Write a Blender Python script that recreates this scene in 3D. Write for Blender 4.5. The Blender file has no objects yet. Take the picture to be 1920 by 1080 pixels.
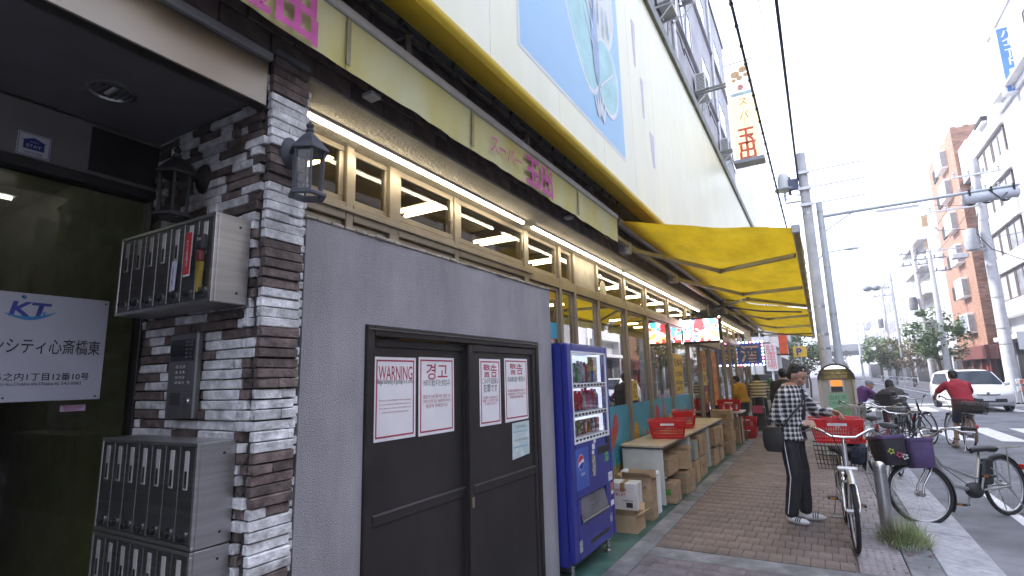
import bpy, math, random
from mathutils import Vector, Matrix
random.seed(7)
PI = math.pi
R = math.radians
SC = bpy.context.scene
COL = SC.collection

# ------------------------------------------------------------------ camera
cam_d = bpy.data.cameras.new('camera')
cam = bpy.data.objects.new('camera', cam_d)
COL.objects.link(cam)
SC.camera = cam
cam_d.sensor_width = 36.0
cam_d.lens = 991.9 / 1920 * 36.0
cam_d.clip_start = 0.05
cam_d.clip_end = 2000
_y, _p, _r = R(29.644), R(9.848), R(-1.485)
_f = Vector((-math.sin(_y) * math.cos(_p), math.cos(_y) * math.cos(_p), math.sin(_p)))
_rt = Vector((math.cos(_y), math.sin(_y), 0))
_up = _rt.cross(_f)
_r2 = _rt * math.cos(_r) + _up * math.sin(_r)
_u2 = -_rt * math.sin(_r) + _up * math.cos(_r)
cam.matrix_world = Matrix(((_r2.x, _u2.x, -_f.x, 0), (_r2.y, _u2.y, -_f.y, 0), (_r2.z, _u2.z, -_f.z, 1.55), (0, 0, 0, 1)))

# ------------------------------------------------------------------ sky, sun, exposure
SUN_EL, SUN_AZ = R(42), R(266)          # azimuth measured from +Y towards +X
world = bpy.data.worlds.new('World')
SC.world = world
world.use_nodes = True
wn, wl = world.node_tree.nodes, world.node_tree.links
wn.clear()
w_out = wn.new('ShaderNodeOutputWorld')
w_bg = wn.new('ShaderNodeBackground')
w_sky = wn.new('ShaderNodeTexSky')
w_sky.sky_type = 'NISHITA'
w_sky.sun_disc = False
w_sky.sun_elevation = SUN_EL
w_sky.sun_rotation = SUN_AZ
w_sky.dust_density = 2.0
w_mix = wn.new('ShaderNodeMixRGB')      # thin bright overcast over the clear sky
w_mix.inputs[0].default_value = 0.78
w_mix.inputs[2].default_value = (9.5, 10.2, 12.8, 1)
wl.new(w_sky.outputs[0], w_mix.inputs[1])
wl.new(w_mix.outputs[0], w_bg.inputs[0])
w_bg.inputs[1].default_value = 0.13
wl.new(w_bg.outputs[0], w_out.inputs[0])
sun_d = bpy.data.lights.new('sun', 'SUN')
sun = bpy.data.objects.new('sun', sun_d)
COL.objects.link(sun)
sun_d.energy = 3.2
sun_d.angle = R(6)
sun_d.color = (1.0, 0.965, 0.92)
_sd = Vector((math.sin(SUN_AZ) * math.cos(SUN_EL), math.cos(SUN_AZ) * math.cos(SUN_EL), math.sin(SUN_EL)))
sun.rotation_euler = _sd.to_track_quat('Z', 'Y').to_euler()
SC.view_settings.view_transform = 'Standard'
SC.view_settings.look = 'None'
SC.view_settings.exposure = 1.34
SC.view_settings.gamma = 1.0
SC.view_settings.use_curve_mapping = False
SC.cycles.use_denoising = True
SC.cycles.max_bounces = 8
SC.cycles.transparent_max_bounces = 16
SC.cycles.caustics_reflective = False
SC.cycles.caustics_refractive = False
SC.cycles.sample_clamp_indirect = 6.0

# ------------------------------------------------------------------ materials
MATS = {}

def P(name, col, rough=0.6, metal=0.0, var=0.12, scale=5.0, bump=0.0, bscale=60.0, spec=0.5, alt=None,
      piece=0.0, coat=0.0, detail=5.0, stretch=None, stain=None):
    """principled material: colour with noise variation, optional second colour, per-piece variation and bump"""
    if name in MATS:
        return MATS[name]
    m = bpy.data.materials.new(name)
    m.use_nodes = True
    n, l = m.node_tree.nodes, m.node_tree.links
    b = n['Principled BSDF']
    b.inputs['Roughness'].default_value = rough
    b.inputs['Metallic'].default_value = metal
    b.inputs['Specular IOR Level'].default_value = spec
    b.inputs['Coat Weight'].default_value = coat
    tc = n.new('ShaderNodeTexCoord')
    vec = tc.outputs['Object']
    if stretch:
        mp = n.new('ShaderNodeMapping')
        mp.inputs['Scale'].default_value = stretch
        l.new(vec, mp.inputs[0])
        vec = mp.outputs[0]
    nz = n.new('ShaderNodeTexNoise')
    nz.inputs['Scale'].default_value = scale
    nz.inputs['Detail'].default_value = detail
    nz.inputs['Roughness'].default_value = 0.62
    l.new(vec, nz.inputs['Vector'])
    c2 = alt if alt else tuple(c * (1 - 2.2 * var) for c in col)
    c1 = col if alt else tuple(min(1, c * (1 + var)) for c in col)
    ramp = n.new('ShaderNodeMapRange')
    ramp.inputs[1].default_value = 0.33
    ramp.inputs[2].default_value = 0.67
    l.new(nz.outputs['Fac'], ramp.inputs[0])
    mx = n.new('ShaderNodeMixRGB')
    mx.inputs[1].default_value = (*c1, 1)
    mx.inputs[2].default_value = (*c2, 1)
    l.new(ramp.outputs[0], mx.inputs[0])
    out = mx.outputs[0]
    if piece:
        oi = n.new('ShaderNodeObjectInfo')
        ge = n.new('ShaderNodeNewGeometry')
        ad = n.new('ShaderNodeMath'); ad.operation = 'ADD'
        fr = n.new('ShaderNodeMath'); fr.operation = 'FRACT'
        l.new(oi.outputs['Random'], ad.inputs[0])
        l.new(ge.outputs['Random Per Island'], ad.inputs[1])
        l.new(ad.outputs[0], fr.inputs[0])
        mr = n.new('ShaderNodeMapRange')
        mr.inputs[3].default_value = 1 - piece
        mr.inputs[4].default_value = 1 + piece
        l.new(fr.outputs[0], mr.inputs[0])
        mu = n.new('ShaderNodeMixRGB'); mu.blend_type = 'MULTIPLY'; mu.inputs[0].default_value = 1
        l.new(out, mu.inputs[1])
        cb = n.new('ShaderNodeCombineColor')
        for i in range(3):
            l.new(mr.outputs[0], cb.inputs[i])
        l.new(cb.outputs[0], mu.inputs[2])
        out = mu.outputs[0]
    if stain:                            # worn, dirty patches with their own shape, continuous over neighbouring pieces
        sg = n.new('ShaderNodeNewGeometry')
        sp = n.new('ShaderNodeMapping')
        sp.inputs['Scale'].default_value = stain[2] if len(stain) > 2 else (1, 1, 1)
        l.new(sg.outputs['Position'], sp.inputs[0])
        sn = n.new('ShaderNodeTexNoise')
        sn.inputs['Scale'].default_value = stain[0]
        sn.inputs['Detail'].default_value = 6
        sn.inputs['Roughness'].default_value = .68
        l.new(sp.outputs[0], sn.inputs['Vector'])
        sm = n.new('ShaderNodeMapRange')
        sm.inputs[1].default_value = .38
        sm.inputs[2].default_value = .60
        sm.inputs[3].default_value = 1 - stain[1]
        sm.inputs[4].default_value = 1 + stain[1] * .25
        l.new(sn.outputs['Fac'], sm.inputs[0])
        su = n.new('ShaderNodeVectorMath'); su.operation = 'SCALE'
        l.new(out, su.inputs[0])
        l.new(sm.outputs[0], su.inputs['Scale'])
        out = su.outputs[0]
    l.new(out, b.inputs['Base Color'])
    rr = n.new('ShaderNodeMapRange')
    rr.inputs[3].default_value = max(0.03, rough - 0.08)
    rr.inputs[4].default_value = min(1, rough + 0.1)
    l.new(nz.outputs['Fac'], rr.inputs[0])
    l.new(rr.outputs[0], b.inputs['Roughness'])
    if bump:
        bz = n.new('ShaderNodeTexNoise')
        bz.inputs['Scale'].default_value = bscale
        bz.inputs['Detail'].default_value = 4
        l.new(vec, bz.inputs['Vector'])
        bp = n.new('ShaderNodeBump')
        bp.inputs['Strength'].default_value = bump
        bp.inputs['Distance'].default_value = 0.01
        l.new(bz.outputs['Fac'], bp.inputs['Height'])
        l.new(bp.outputs[0], b.inputs['Normal'])
    MATS[name] = m
    return m

def EM(name, col, strength):
    if name in MATS:
        return MATS[name]
    m = bpy.data.materials.new(name)
    m.use_nodes = True
    b = m.node_tree.nodes['Principled BSDF']
    b.inputs['Base Color'].default_value = (*[min(1, c) * 0.7 for c in col], 1)
    b.inputs['Emission Color'].default_value = (*col, 1)
    b.inputs['Emission Strength'].default_value = strength
    MATS[name] = m
    return m

def GLASS(name, tint=(0.85, 0.9, 0.9), refl=1.0, rough=0.01, ior=1.5):
    if name in MATS:
        return MATS[name]
    m = bpy.data.materials.new(name)
    m.use_nodes = True
    n, l = m.node_tree.nodes, m.node_tree.links
    n.clear()
    o = n.new('ShaderNodeOutputMaterial')
    t = n.new('ShaderNodeBsdfTransparent')
    t.inputs[0].default_value = (*tint, 1)
    g = n.new('ShaderNodeBsdfGlossy')
    g.inputs['Roughness'].default_value = rough
    f = n.new('ShaderNodeFresnel')
    f.inputs[0].default_value = ior
    mu = n.new('ShaderNodeMath'); mu.operation = 'MULTIPLY'; mu.inputs[1].default_value = refl; mu.use_clamp = True
    ge = n.new('ShaderNodeNewGeometry')
    fl = n.new('ShaderNodeMath'); fl.operation = 'SUBTRACT'; fl.inputs[0].default_value = 1.0
    l.new(ge.outputs['Backfacing'], fl.inputs[1])
    mb = n.new('ShaderNodeMath'); mb.operation = 'MULTIPLY'
    x = n.new('ShaderNodeMixShader')
    l.new(f.outputs[0], mu.inputs[0])
    l.new(mu.outputs[0], mb.inputs[0])
    l.new(fl.outputs[0], mb.inputs[1])
    l.new(mb.outputs[0], x.inputs[0])
    l.new(t.outputs[0], x.inputs[1])
    l.new(g.outputs[0], x.inputs[2])
    l.new(x.outputs[0], o.inputs[0])
    MATS[name] = m
    return m

def CLOTH(name, col, thru=0.4, var=0.1, scale=3.0, alt=None, stretch=None, stain=None):
    """thin fabric that lets part of the light through (awnings)"""
    m = P(name, col, 0.75, var=var, scale=scale, alt=alt, stretch=stretch, bump=0.15, bscale=25, stain=stain)
    n, l = m.node_tree.nodes, m.node_tree.links
    b = n['Principled BSDF']
    o = n['Material Output']
    t = n.new('ShaderNodeBsdfTranslucent')
    src = b.inputs['Base Color'].links[0].from_socket
    l.new(src, t.inputs[0])
    x = n.new('ShaderNodeMixShader')
    x.inputs[0].default_value = thru
    l.new(b.outputs[0], x.inputs[1])
    l.new(t.outputs[0], x.inputs[2])
    l.new(x.outputs[0], o.inputs[0])
    return m

# ------------------------------------------------------------------ mesh helpers
class MB:
    """collects shapes; build() links them as ONE mesh object.  World coordinates unless local=True."""
    def __init__(s, local=False):
        s.v, s.f, s.m, s.local, s.cur = [], [], [], local, 0
    def mi(s, i):
        s.cur = i
        return s
    def add(s, vs, fs):
        o = len(s.v)
        s.v.extend(tuple(v) for v in vs)
        for f in fs:
            s.f.append([i + o for i in f])
            s.m.append(s.cur)
        return s
    def box(s, x0, x1, y0, y1, z0, z1, b=0.0):
        if b <= 0:
            vs = [(x, y, z) for x in (x0, x1) for y in (y0, y1) for z in (z0, z1)]
            fs = [(0, 1, 3, 2), (4, 6, 7, 5), (0, 4, 5, 1), (2, 3, 7, 6), (0, 2, 6, 4), (1, 5, 7, 3)]
            return s.add(vs, fs)
        b = min(b, abs(x1 - x0) * .45, abs(y1 - y0) * .45, abs(z1 - z0) * .45)
        vs, ix = [], {}
        lo, hi = (x0, y0, z0), (x1, y1, z1)
        for sx in (0, 1):
            for sy in (0, 1):
                for sz in (0, 1):
                    c = [(lo[k], hi[k])[q] for k, q in enumerate((sx, sy, sz))]
                    sg = [(b, -b)[q] for q in (sx, sy, sz)]
                    for a in range(3):
                        p = [c[k] + (0 if k == a else sg[k]) for k in range(3)]
                        ix[(sx, sy, sz, a)] = len(vs)
                        vs.append(tuple(p))
        fs = []
        for a in range(3):
            u, w = [(1, 2), (2, 0), (0, 1)][a]
            for q in (0, 1):
                loop = []
                for du, dw in ((0, 0), (1, 0), (1, 1), (0, 1)):
                    k = [0, 0, 0]; k[a] = q; k[u] = du; k[w] = dw
                    loop.append(ix[(*k, a)])
                fs.append(loop if q else loop[::-1])
            # edges along axis a
            for du in (0, 1):
                for dw in (0, 1):
                    k0 = [0, 0, 0]; k0[u] = du; k0[w] = dw
                    k1 = list(k0); k1[a] = 1
                    e = [ix[(*k0, u)], ix[(*k1, u)], ix[(*k1, w)], ix[(*k0, w)]]
                    fs.append(e if (du + dw) % 2 else e[::-1])
        for sx in (0, 1):
            for sy in (0, 1):
                for sz in (0, 1):
                    t = [ix[(sx, sy, sz, a)] for a in range(3)]
                    fs.append(t if (sx + sy + sz) % 2 else t[::-1])
        return s.add(vs, fs)
    def obox(s, c, size, rot=None, b=0.0):
        t = MB()
        hx, hy, hz = [q / 2 for q in size]
        t.box(-hx, hx, -hy, hy, -hz, hz, b)
        M = (rot if rot is not None else Matrix.Identity(3))
        c = Vector(c)
        return s.add([M @ Vector(v) + c for v in t.v], t.f)
    def loft(s, rings, cap=True, closed=True):
        o, n = len(s.v), len(rings[0])
        for r in rings:
            s.v.extend(tuple(p) for p in r)
        for i in range(len(rings) - 1):
            for j in range(n if closed else n - 1):
                k = (j + 1) % n
                s.f.append([o + i * n + j, o + i * n + k, o + (i + 1) * n + k, o + (i + 1) * n + j])
                s.m.append(s.cur)
        if cap and closed:
            s.f.append([o + j for j in range(n)][::-1]); s.m.append(s.cur)
            s.f.append([o + (len(rings) - 1) * n + j for j in range(n)]); s.m.append(s.cur)
        return s
    def tube(s, pts, r, n=8, closed=False, cap=True):
        pts = [Vector(p) for p in pts]
        k = len(pts)
        rs = r if isinstance(r, (list, tuple)) else [r] * k
        rings, nx = [], None
        for i in range(k):
            if closed:
                t = pts[(i + 1) % k] - pts[i - 1]
            else:
                t = pts[min(i + 1, k - 1)] - pts[max(i - 1, 0)]
            if t.length < 1e-9:
                t = Vector((0, 0, 1))
            t.normalize()
            if nx is None:
                a = Vector((0, 0, 1)) if abs(t.z) < .9 else Vector((1, 0, 0))
                nx = a.cross(t).normalized()
            else:
                nx = (nx - t * nx.dot(t)).normalized()
            ny = t.cross(nx)
            rings.append([pts[i] + (nx * math.cos(2 * PI * j / n) + ny * math.sin(2 * PI * j / n)) * rs[i] for j in range(n)])
        if closed:
            rings.append(rings[0])
        return s.loft(rings, cap=cap and not closed)
    def cyl(s, p0, p1, r0, r1=None, n=12):
        return s.tube([p0, p1], [r0, r0 if r1 is None else r1], n)
    def lathe(s, prof, c=(0, 0, 0), n=16, axis='Z', cap=True):
        rings = []
        for r, h in prof:
            ring = []
            for j in range(n):
                a = 2 * PI * j / n
                u, w = r * math.cos(a), r * math.sin(a)
                p = {'Z': (u, w, h), 'X': (h, u, w), 'Y': (w, h, u)}[axis]
                ring.append((p[0] + c[0], p[1] + c[1], p[2] + c[2]))
            rings.append(ring)
        return s.loft(rings, cap)
    def ell(s, c, r, n=12, m=8, rot=None):
        if not isinstance(r, (tuple, list)):
            r = (r, r, r)
        c = Vector(c)
        rings = []
        for i in range(1, m):
            th = PI * i / m
            rings.append([(c + (rot or Matrix.Identity(3)) @ Vector((r[0] * math.sin(th) * math.cos(2 * PI * j / n), r[1] * math.sin(th) * math.sin(2 * PI * j / n), -r[2] * math.cos(th)))) for j in range(n)])
        return s.loft(rings)
    def capsule(s, a, b, ra, rb=None, n=10):
        rb = ra if rb is None else rb
        a, b = Vector(a), Vector(b)
        t = (b - a)
        L = t.length
        t = t.normalized() if L > 1e-9 else Vector((0, 0, 1))
        pts, rs = [], []
        for k in range(4):
            q = R(-85 + 85 * k / 3)
            pts.append(a + t * ra * math.sin(q)); rs.append(ra * math.cos(q))
        for k in range(4):
            q = R(85 * k / 3)
            pts.append(b + t * rb * math.sin(q)); rs.append(rb * math.cos(q))
        return s.tube(pts, rs, n)
    def prism(s, poly, plane, lo, hi):
        def mk(u, w, h):
            return {'XY': (u, w, h), 'YZ': (h, u, w), 'XZ': (u, h, w)}[plane]
        n = len(poly)
        area = sum(poly[i][0] * poly[(i + 1) % n][1] - poly[(i + 1) % n][0] * poly[i][1] for i in range(n))
        flip = (area < 0) != (plane == 'XZ')
        if flip:
            poly = poly[::-1]
        vs = [mk(u, w, lo) for u, w in poly] + [mk(u, w, hi) for u, w in poly]
        fs = [list(range(n))[::-1], list(range(n, 2 * n))]
        fs += [[i, (i + 1) % n, (i + 1) % n + n, i + n] for i in range(n)]
        return s.add(vs, fs)
    def quad(s, a, b, c, d):
        return s.add([a, b, c, d], [(0, 1, 2, 3)])
    def frame(s, plane, h0, h1, u0, u1, w0, w1, t, b=0.0):
        """rectangular frame (four butted bars) in a plane; t = bar width"""
        for (a0, a1, c0, c1) in ((u0, u1, w0, w0 + t), (u0, u1, w1 - t, w1), (u0, u0 + t, w0 + t, w1 - t), (u1 - t, u1, w0 + t, w1 - t)):
            if plane == 'YZ':
                s.box(h0, h1, a0, a1, c0, c1, b)
            else:
                s.box(a0, a1, h0, h1, c0, c1, b)
        return s
    def build(s, name, mats, parent=None, smooth=None, kind=None, label=None):
        me = bpy.data.meshes.new(name)
        vs = s.v
        if parent is not None and not s.local:
            o = ROOT[parent.name]
            vs = [(v[0] - o[0], v[1] - o[1], v[2] - o[2]) for v in vs]
        me.from_pydata([tuple(v) for v in vs], [], s.f)
        for m in (mats if isinstance(mats, (list, tuple)) else [mats]):
            me.materials.append(m)
        if any(s.m):
            me.polygons.foreach_set('material_index', s.m)
        if smooth:
            me.polygons.foreach_set('use_smooth', [True] * len(me.polygons))
            me.set_sharp_from_angle(angle=R(smooth))
        me.update()
        return link(name, me, parent, kind, label)

ROOT = {}

def link(name, me, parent=None, kind=None, label=None):
    o = bpy.data.objects.new(name, me)
    COL.objects.link(o)
    if parent is not None:
        o.parent = parent
        ROOT[o.name] = ROOT[parent.name]
    else:
        ROOT[o.name] = (0, 0, 0)
    if kind:
        o['kind'] = kind
    if label:
        o['label'] = label
    return o

def thing(name, label, cat, loc=(0, 0, 0), rz=0.0, group=None):
    o = bpy.data.objects.new(name, None)
    COL.objects.link(o)
    o.empty_display_size = 0.1
    o.location = loc
    o.rotation_euler = (0, 0, rz)
    ROOT[o.name] = tuple(loc)
    o['label'] = label
    o['category'] = cat
    if group:
        o['group'] = group
    return o

def tag(o, label, cat, group=None):
    o['label'] = label
    o['category'] = cat
    if group:
        o['group'] = group
    return o

def dup(src, loc=None, rz=None, label=None, group=None, parent=None):
    """copy of an object with copies of its parts and sub-parts (shared meshes)"""
    c = src.copy()
    COL.objects.link(c)
    if parent is not None:
        c.parent = parent
    if loc is not None:
        c.location = loc
    if rz is not None:
        c.rotation_euler = (0, 0, rz)
    if label:
        c['label'] = label
    if group:
        c['group'] = group
    ROOT[c.name] = tuple(c.location) if parent is None else ROOT.get(parent.name, (0, 0, 0))
    for ch in KIDS(src):
        dup(ch, parent=c)
    return c

def KIDS(o):
    return list(o.children)

def text(parent, body, mat, c, h, face='+X', w=None, bold=0.0, name='lettering', slant=0.0, spacing=1.0, vert=False, lead=1.0):
    """flat lettering centred at c (world), cap height about h, facing +X, -Y or -X; w forces the total width"""
    cu = bpy.data.curves.new('lettering', 'FONT')
    cu.body = '\n'.join(body) if vert else body
    cu.size = h / 0.72
    cu.offset = min(bold, (.042 if bold > .0095 else .010) * h)
    cu.align_x = 'CENTER'
    cu.space_line = lead
    cu.space_character = spacing
    cu.shear = slant
    cu.resolution_u = 3
    ob = bpy.data.objects.new('lettering_curve', cu)
    me = bpy.data.meshes.new_from_object(ob)
    bpy.data.objects.remove(ob)
    bpy.data.curves.remove(cu)
    if not len(me.vertices):
        return None
    xs = [v.co.x for v in me.vertices]; ys = [v.co.y for v in me.vertices]
    cx, cy = (max(xs) + min(xs)) / 2, (max(ys) + min(ys)) / 2
    sx = (w / max(1e-6, max(xs) - min(xs))) if w else 1.0
    o = ROOT[parent.name]
    for v in me.vertices:
        u, t = (v.co.x - cx) * sx, v.co.y - cy
        if face == '+X':
            p = (c[0], c[1] + u, c[2] + t)
        elif face == '-X':
            p = (c[0], c[1] - u, c[2] + t)
        else:
            p = (c[0] + u, c[1], c[2] + t)
        v.co = (p[0] - o[0], p[1] - o[1], p[2] - o[2])
    me.materials.clear()
    me.materials.append(mat)
    me.update()
    return link(name, me, parent)

def lerp(a, b, t):
    return a + (b - a) * t
# ================================================================== GROUND
M_asph = P('asphalt', (0.20, 0.205, 0.22), 0.85, var=0.16, scale=1.3, bump=0.5, bscale=260, stain=(.9, .22))
M_conc = P('concrete', (0.36, 0.36, 0.36), 0.8, var=0.13, scale=3.5, bump=0.3, bscale=90)
M_concd = P('concrete_dark', (0.22, 0.225, 0.235), 0.8, var=0.2, scale=4, bump=0.35, bscale=80, stain=(2.2, .35))
M_gran = P('granite', (0.40, 0.405, 0.43), 0.7, var=0.12, scale=14, bump=0.25, bscale=180, stain=(1.6, .22))
M_green = P('green_paint', (0.035, 0.115, 0.09), 0.5, var=0.25, scale=5, alt=(0.075, 0.14, 0.125), bump=0.15, bscale=60, stain=(3, .45))
M_pav = P('paver_brown', (0.19, 0.148, 0.134), 0.62, var=0.15, scale=4, piece=0.10, bump=0.3, bscale=150, stain=(1.4, .26))
M_pavl = P('paver_grey', (0.25, 0.225, 0.235), 0.7, var=0.12, scale=9, piece=0.16, bump=0.3, bscale=150)
M_pavd = P('paver_dark', (0.155, 0.135, 0.15), 0.75, var=0.14, scale=9, piece=0.14, bump=0.3, bscale=150)
M_joint = P('joint_sand', (0.125, 0.10, 0.092), 0.9)
M_mark = P('road_paint', (0.78, 0.78, 0.78), 0.6, var=0.08, scale=6, alt=(0.62, 0.62, 0.63))

g = MB(); g.quad((-700, -80, -.09), (700, -80, -.09), (700, 1500, -.09), (-700, 1500, -.09))
g.build('ground', M_asph, kind='structure')
g = MB(); g.box(1.08, 6.38, -12, 400, -.3, -.04)
g.build('road', M_asph, kind='structure')
g = MB(); g.box(-30, 1.03, 24.9, 31.2, -.3, -.044)
g.box(6.42, 40, 24.9, 31.2, -.3, -.044)
g.build('side_street', M_asph, kind='structure')

# sidewalk slab, borders
sw = MB(); sw.box(-1.50, .44, 5.18, 24.6, -.3, -.013); sw.box(-1.50, .44, -6, 4.9, -.3, -.013)
sw = sw.build('sidewalk', M_joint, kind='structure')
s = MB(); s.box(-1.50, .44, 4.904, 5.176, -.3, 0.0, .006); s.box(.444, .67, -6, 24.6, -.3, 0.0, .006)
y = -5.8
s.box(-1.68, -1.504, -6, 2.2, -.3, .001, .005); s.box(-1.68, -1.504, 2.204, 5.3, -.3, .002, .005)
for i in range(16):
    s.box(-1.68, -1.504, 5.304 + i * 1.2, 5.304 + (i + 1) * 1.2 - .006, -.3, .001 * (i % 2), .005)
s.build('border', M_concd, sw)
s = MB(); s.box(-2.62, -1.683, 1.6, 22.6, -.3, -.002, 0)
s.build('green_floor', M_green, kind='structure')
s = MB(); s.box(-3.0, -1.683, -6, 1.596, -.3, .0, 0)
s.build('porch_floor', M_concd, kind='structure')

def pave(pitch_x, pitch_y, x0, x1, y0, y1, mat, limit, parent, gap=.0028, seed=1):
    rg = random.Random(seed)
    rows = []
    k = 0
    y = y0
    while y < y1 - .02:
        off = (k % 2) * .5 * pitch_x
        x = x0 - off
        while x < x1 - .01:
            a, b = max(x, x0), min(x + pitch_x, x1)
            if b - a > .025:
                rows.append((a, b, y, min(y + pitch_y, y1)))
            x += pitch_x
        y += pitch_y
        k += 1
    base = {}
    rest = MB()
    n = 0
    for (a, b, c, d) in rows:
        dz = rg.uniform(-.002, .001)
        if n < limit:
            key = (round(b - a, 3), round(d - c, 3))
            if key not in base:
                t = MB(local=True)
                hx, hy = key[0] / 2 - gap / 2, key[1] / 2 - gap / 2
                t.box(-hx, hx, -hy, hy, -.03, 0, .0028)
                o = t.build('paver', mat, parent)
                base[key] = o
            else:
                o = base[key].copy()
                COL.objects.link(o)
            o.location = ((a + b) / 2, (c + d) / 2, dz)
            o.rotation_euler = (rg.uniform(-.005, .005), rg.uniform(-.005, .005), rg.uniform(-.010, .012))
            n += 1
        else:
            rest.box(a + gap / 2, b - gap / 2, c + gap / 2, d - gap / 2, -.03, dz)
    if rest.v:
        rest.build('far_pavers', mat, parent, kind='stuff')
    return n

pave(.105, .215, -1.495, .09, 5.19, 24.5, M_pav, 240, sw, seed=2)
pave(.115, .215, .10, .44, 6.62, 24.5, M_pavl, 36, sw, seed=3)
pave(.205, .105, -1.495, .435, 1.6, 4.895, M_pavd, 0, sw, seed=4)
# raised-dot tactile slabs beside the bollard
for i in range(4):
    t = MB()
    y0 = 5.19 + i * .355
    t.box(.105, .435, y0, y0 + .345, -.03, .001, .004)
    for a in range(6):
        for b in range(6):
            cx, cy = .105 + .0275 + a * .055, y0 + .0288 + b * .0575
            t.lathe([(.015, .001), (.010, .006), (.004, .007)], (cx, cy, 0), 6)
    t.build('tactile_slab', M_pavl, sw)
# kerb: sloped granite blocks
kb = MB(); kb.box(.672, 1.02, -6, 24.6, -.4, -.06)
kb = kb.build('kerb', M_conc, kind='structure')
blk = None
for i in range(30):
    y0 = -5.2 + i * .995
    if blk is None:
        t = MB(local=True)
        t.prism([(-.203, -.05), (.205, -.05), (.205, -.034), (.19, -.026), (-.195, .001), (-.203, -.004)], 'XZ', -.495, .495)
        blk = t.build('kerb_stone', M_gran, kb); o = blk
    else:
        o = blk.copy(); COL.objects.link(o)
    o.location = (.878, y0 + .5, random.uniform(-.002, .002))
# far left block sidewalk, right sidewalk
s = MB(); s.box(-3.0, .7, 31.4, 330, -.3, .03, .02)
s.build('far_sidewalk', M_pavl, kind='structure')
s = MB(); s.box(6.4, 10.4, -10, 24.8, -.3, .05, .02); s.box(6.4, 10.4, 31.3, 330, -.3, .05, .02)
s.build('opposite_sidewalk', M_pavl, kind='structure')
s = MB()
for y0, y1 in ((-10, 24.8), (31.3, 330)):
    n = int(min(60, (y1 - y0) / 1.0))
    for i in range(n):
        s.box(6.385, 6.56, y0 + i, y0 + i + .99, -.2, .06, .012)
s.build('opposite_kerb', M_gran, kind='structure')
s = MB()
for i in range(30):
    s.box(.72, .9, 31.5 + i, 32.49 + i, -.2, .045, .012)
s.build('far_kerb', M_gran, kind='structure')
# crosswalks and lines
s = MB()
def mark(x0, x1, y0, y1):
    s.quad((x0, y0, -.035), (x1, y0, -.035), (x1, y1, -.035), (x0, y1, -.035))
for i in range(6):
    mark(1.55 + i * .86, 2.0 + i * .86, 15.6, 18.9)
for i in range(6):
    mark(1.6 + i * .86, 2.05 + i * .86, 25.8, 28.6)
mark(1.5, 6.1, 30.7, 31.1)
mark(1.3, 1.42, 32, 75); mark(5.95, 6.07, 32, 110)
mark(1.62, 1.72, 4.5, 9.2)
for i in range(7):
    mark(-2.6 + i * .52, -2.6 + i * .52 + .30, 25.4, 27.9) if i < 6 else None
for x0 in (-6, -3.4):
    mark(x0, x0 + .15, 28, 30.5)
s.build('road_markings', M_mark, kind='structure')
# manhole and asphalt patch seams on the road
t = MB(); t.lathe([(.31, -.036), (.30, -.034), (.0, -.034)], (3.4, 21.5, 0), 24, cap=False)
t.build('manhole_cover', P('cast_iron', (.06, .06, .065), .6, .5, bump=.6, bscale=70), bpy.data.objects['road'])

# ------------------------------------------------------------------ bollard and grass
M_steel = P('brushed_steel', (.55, .55, .56), .33, 1.0, var=.06, scale=3, stretch=(30, 30, 1))
t = thing('bollard', 'short round-topped stainless steel bollard rising from a grass tuft', 'bollard', (.405, 6.48, 0))
b = MB(); b.lathe([(.056, -.02), (.056, .60), (.0545, .625), (.049, .645), (.038, .66), (.02, .668), (.004, .67)], (.405, 6.48, 0), 28)
b.build('post', M_steel, t, smooth=40)
b = MB(); b.lathe([(.0568, .575), (.0568, .578)], (.405, 6.48, 0), 28, cap=False)
b.build('seam_ring', M_concd, t)
M_grass = P('grass_blade', (.15, .25, .07), .6, var=.2, scale=3, piece=.35, alt=(.27, .25, .14))
b = MB(); rg = random.Random(5)
for i in range(620):
    a, q = rg.uniform(0, 2 * PI), rg.random() ** .6
    cx, cy = .50 + .20 * q * math.cos(a), 6.22 + .30 * q * math.sin(a)
    if (cx - .405) ** 2 + (cy - 6.48) ** 2 < .0036:
        continue
    h = rg.uniform(.08, .24) * (1.2 - .6 * q)
    d = rg.uniform(0, 2 * PI) * .3 + a
    lean = rg.uniform(.05, .17) * (.4 + q)
    w = rg.uniform(.002, .004)
    nx, ny = -math.sin(d) * w, math.cos(d) * w
    pts = []
    for k in range(4):
        f = k / 3
        px, py, pz = cx + math.cos(d) * lean * f * f, cy + math.sin(d) * lean * f * f, h * f - (.04 if k == 3 and lean > .13 else 0)
        ww = 1 - f * .85
        pts += [(px - nx * ww, py - ny * ww, pz), (px + nx * ww, py + ny * ww, pz)]
    b.add(pts, [(0, 1, 3, 2), (2, 3, 5, 4), (4, 5, 7, 6)])
gr = b.build('grass_tuft', M_grass, kind='stuff')
t = MB(); rg = random.Random(8)
for i in range(26):
    x, y = rg.choice([(rg.uniform(.3, .7), rg.uniform(5.3, 6.4)), (rg.uniform(.45, .68), rg.uniform(6, 12)), (rg.uniform(-1.7, .4), rg.uniform(5.2, 9))])
    a, w = rg.uniform(0, 6.28), rg.uniform(.012, .028)
    ca, sa = math.cos(a) * w, math.sin(a) * w
    t.add([(x - ca, y - sa, .004), (x + sa * .5, y - ca * .5, .012), (x + ca, y + sa, .005), (x - sa * .5, y + ca * .5, .009)], [(0, 1, 2, 3)])
t.build('fallen_leaves', P('dry_leaf', (.22, .10, .05), .7, piece=.4), kind='stuff')
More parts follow.
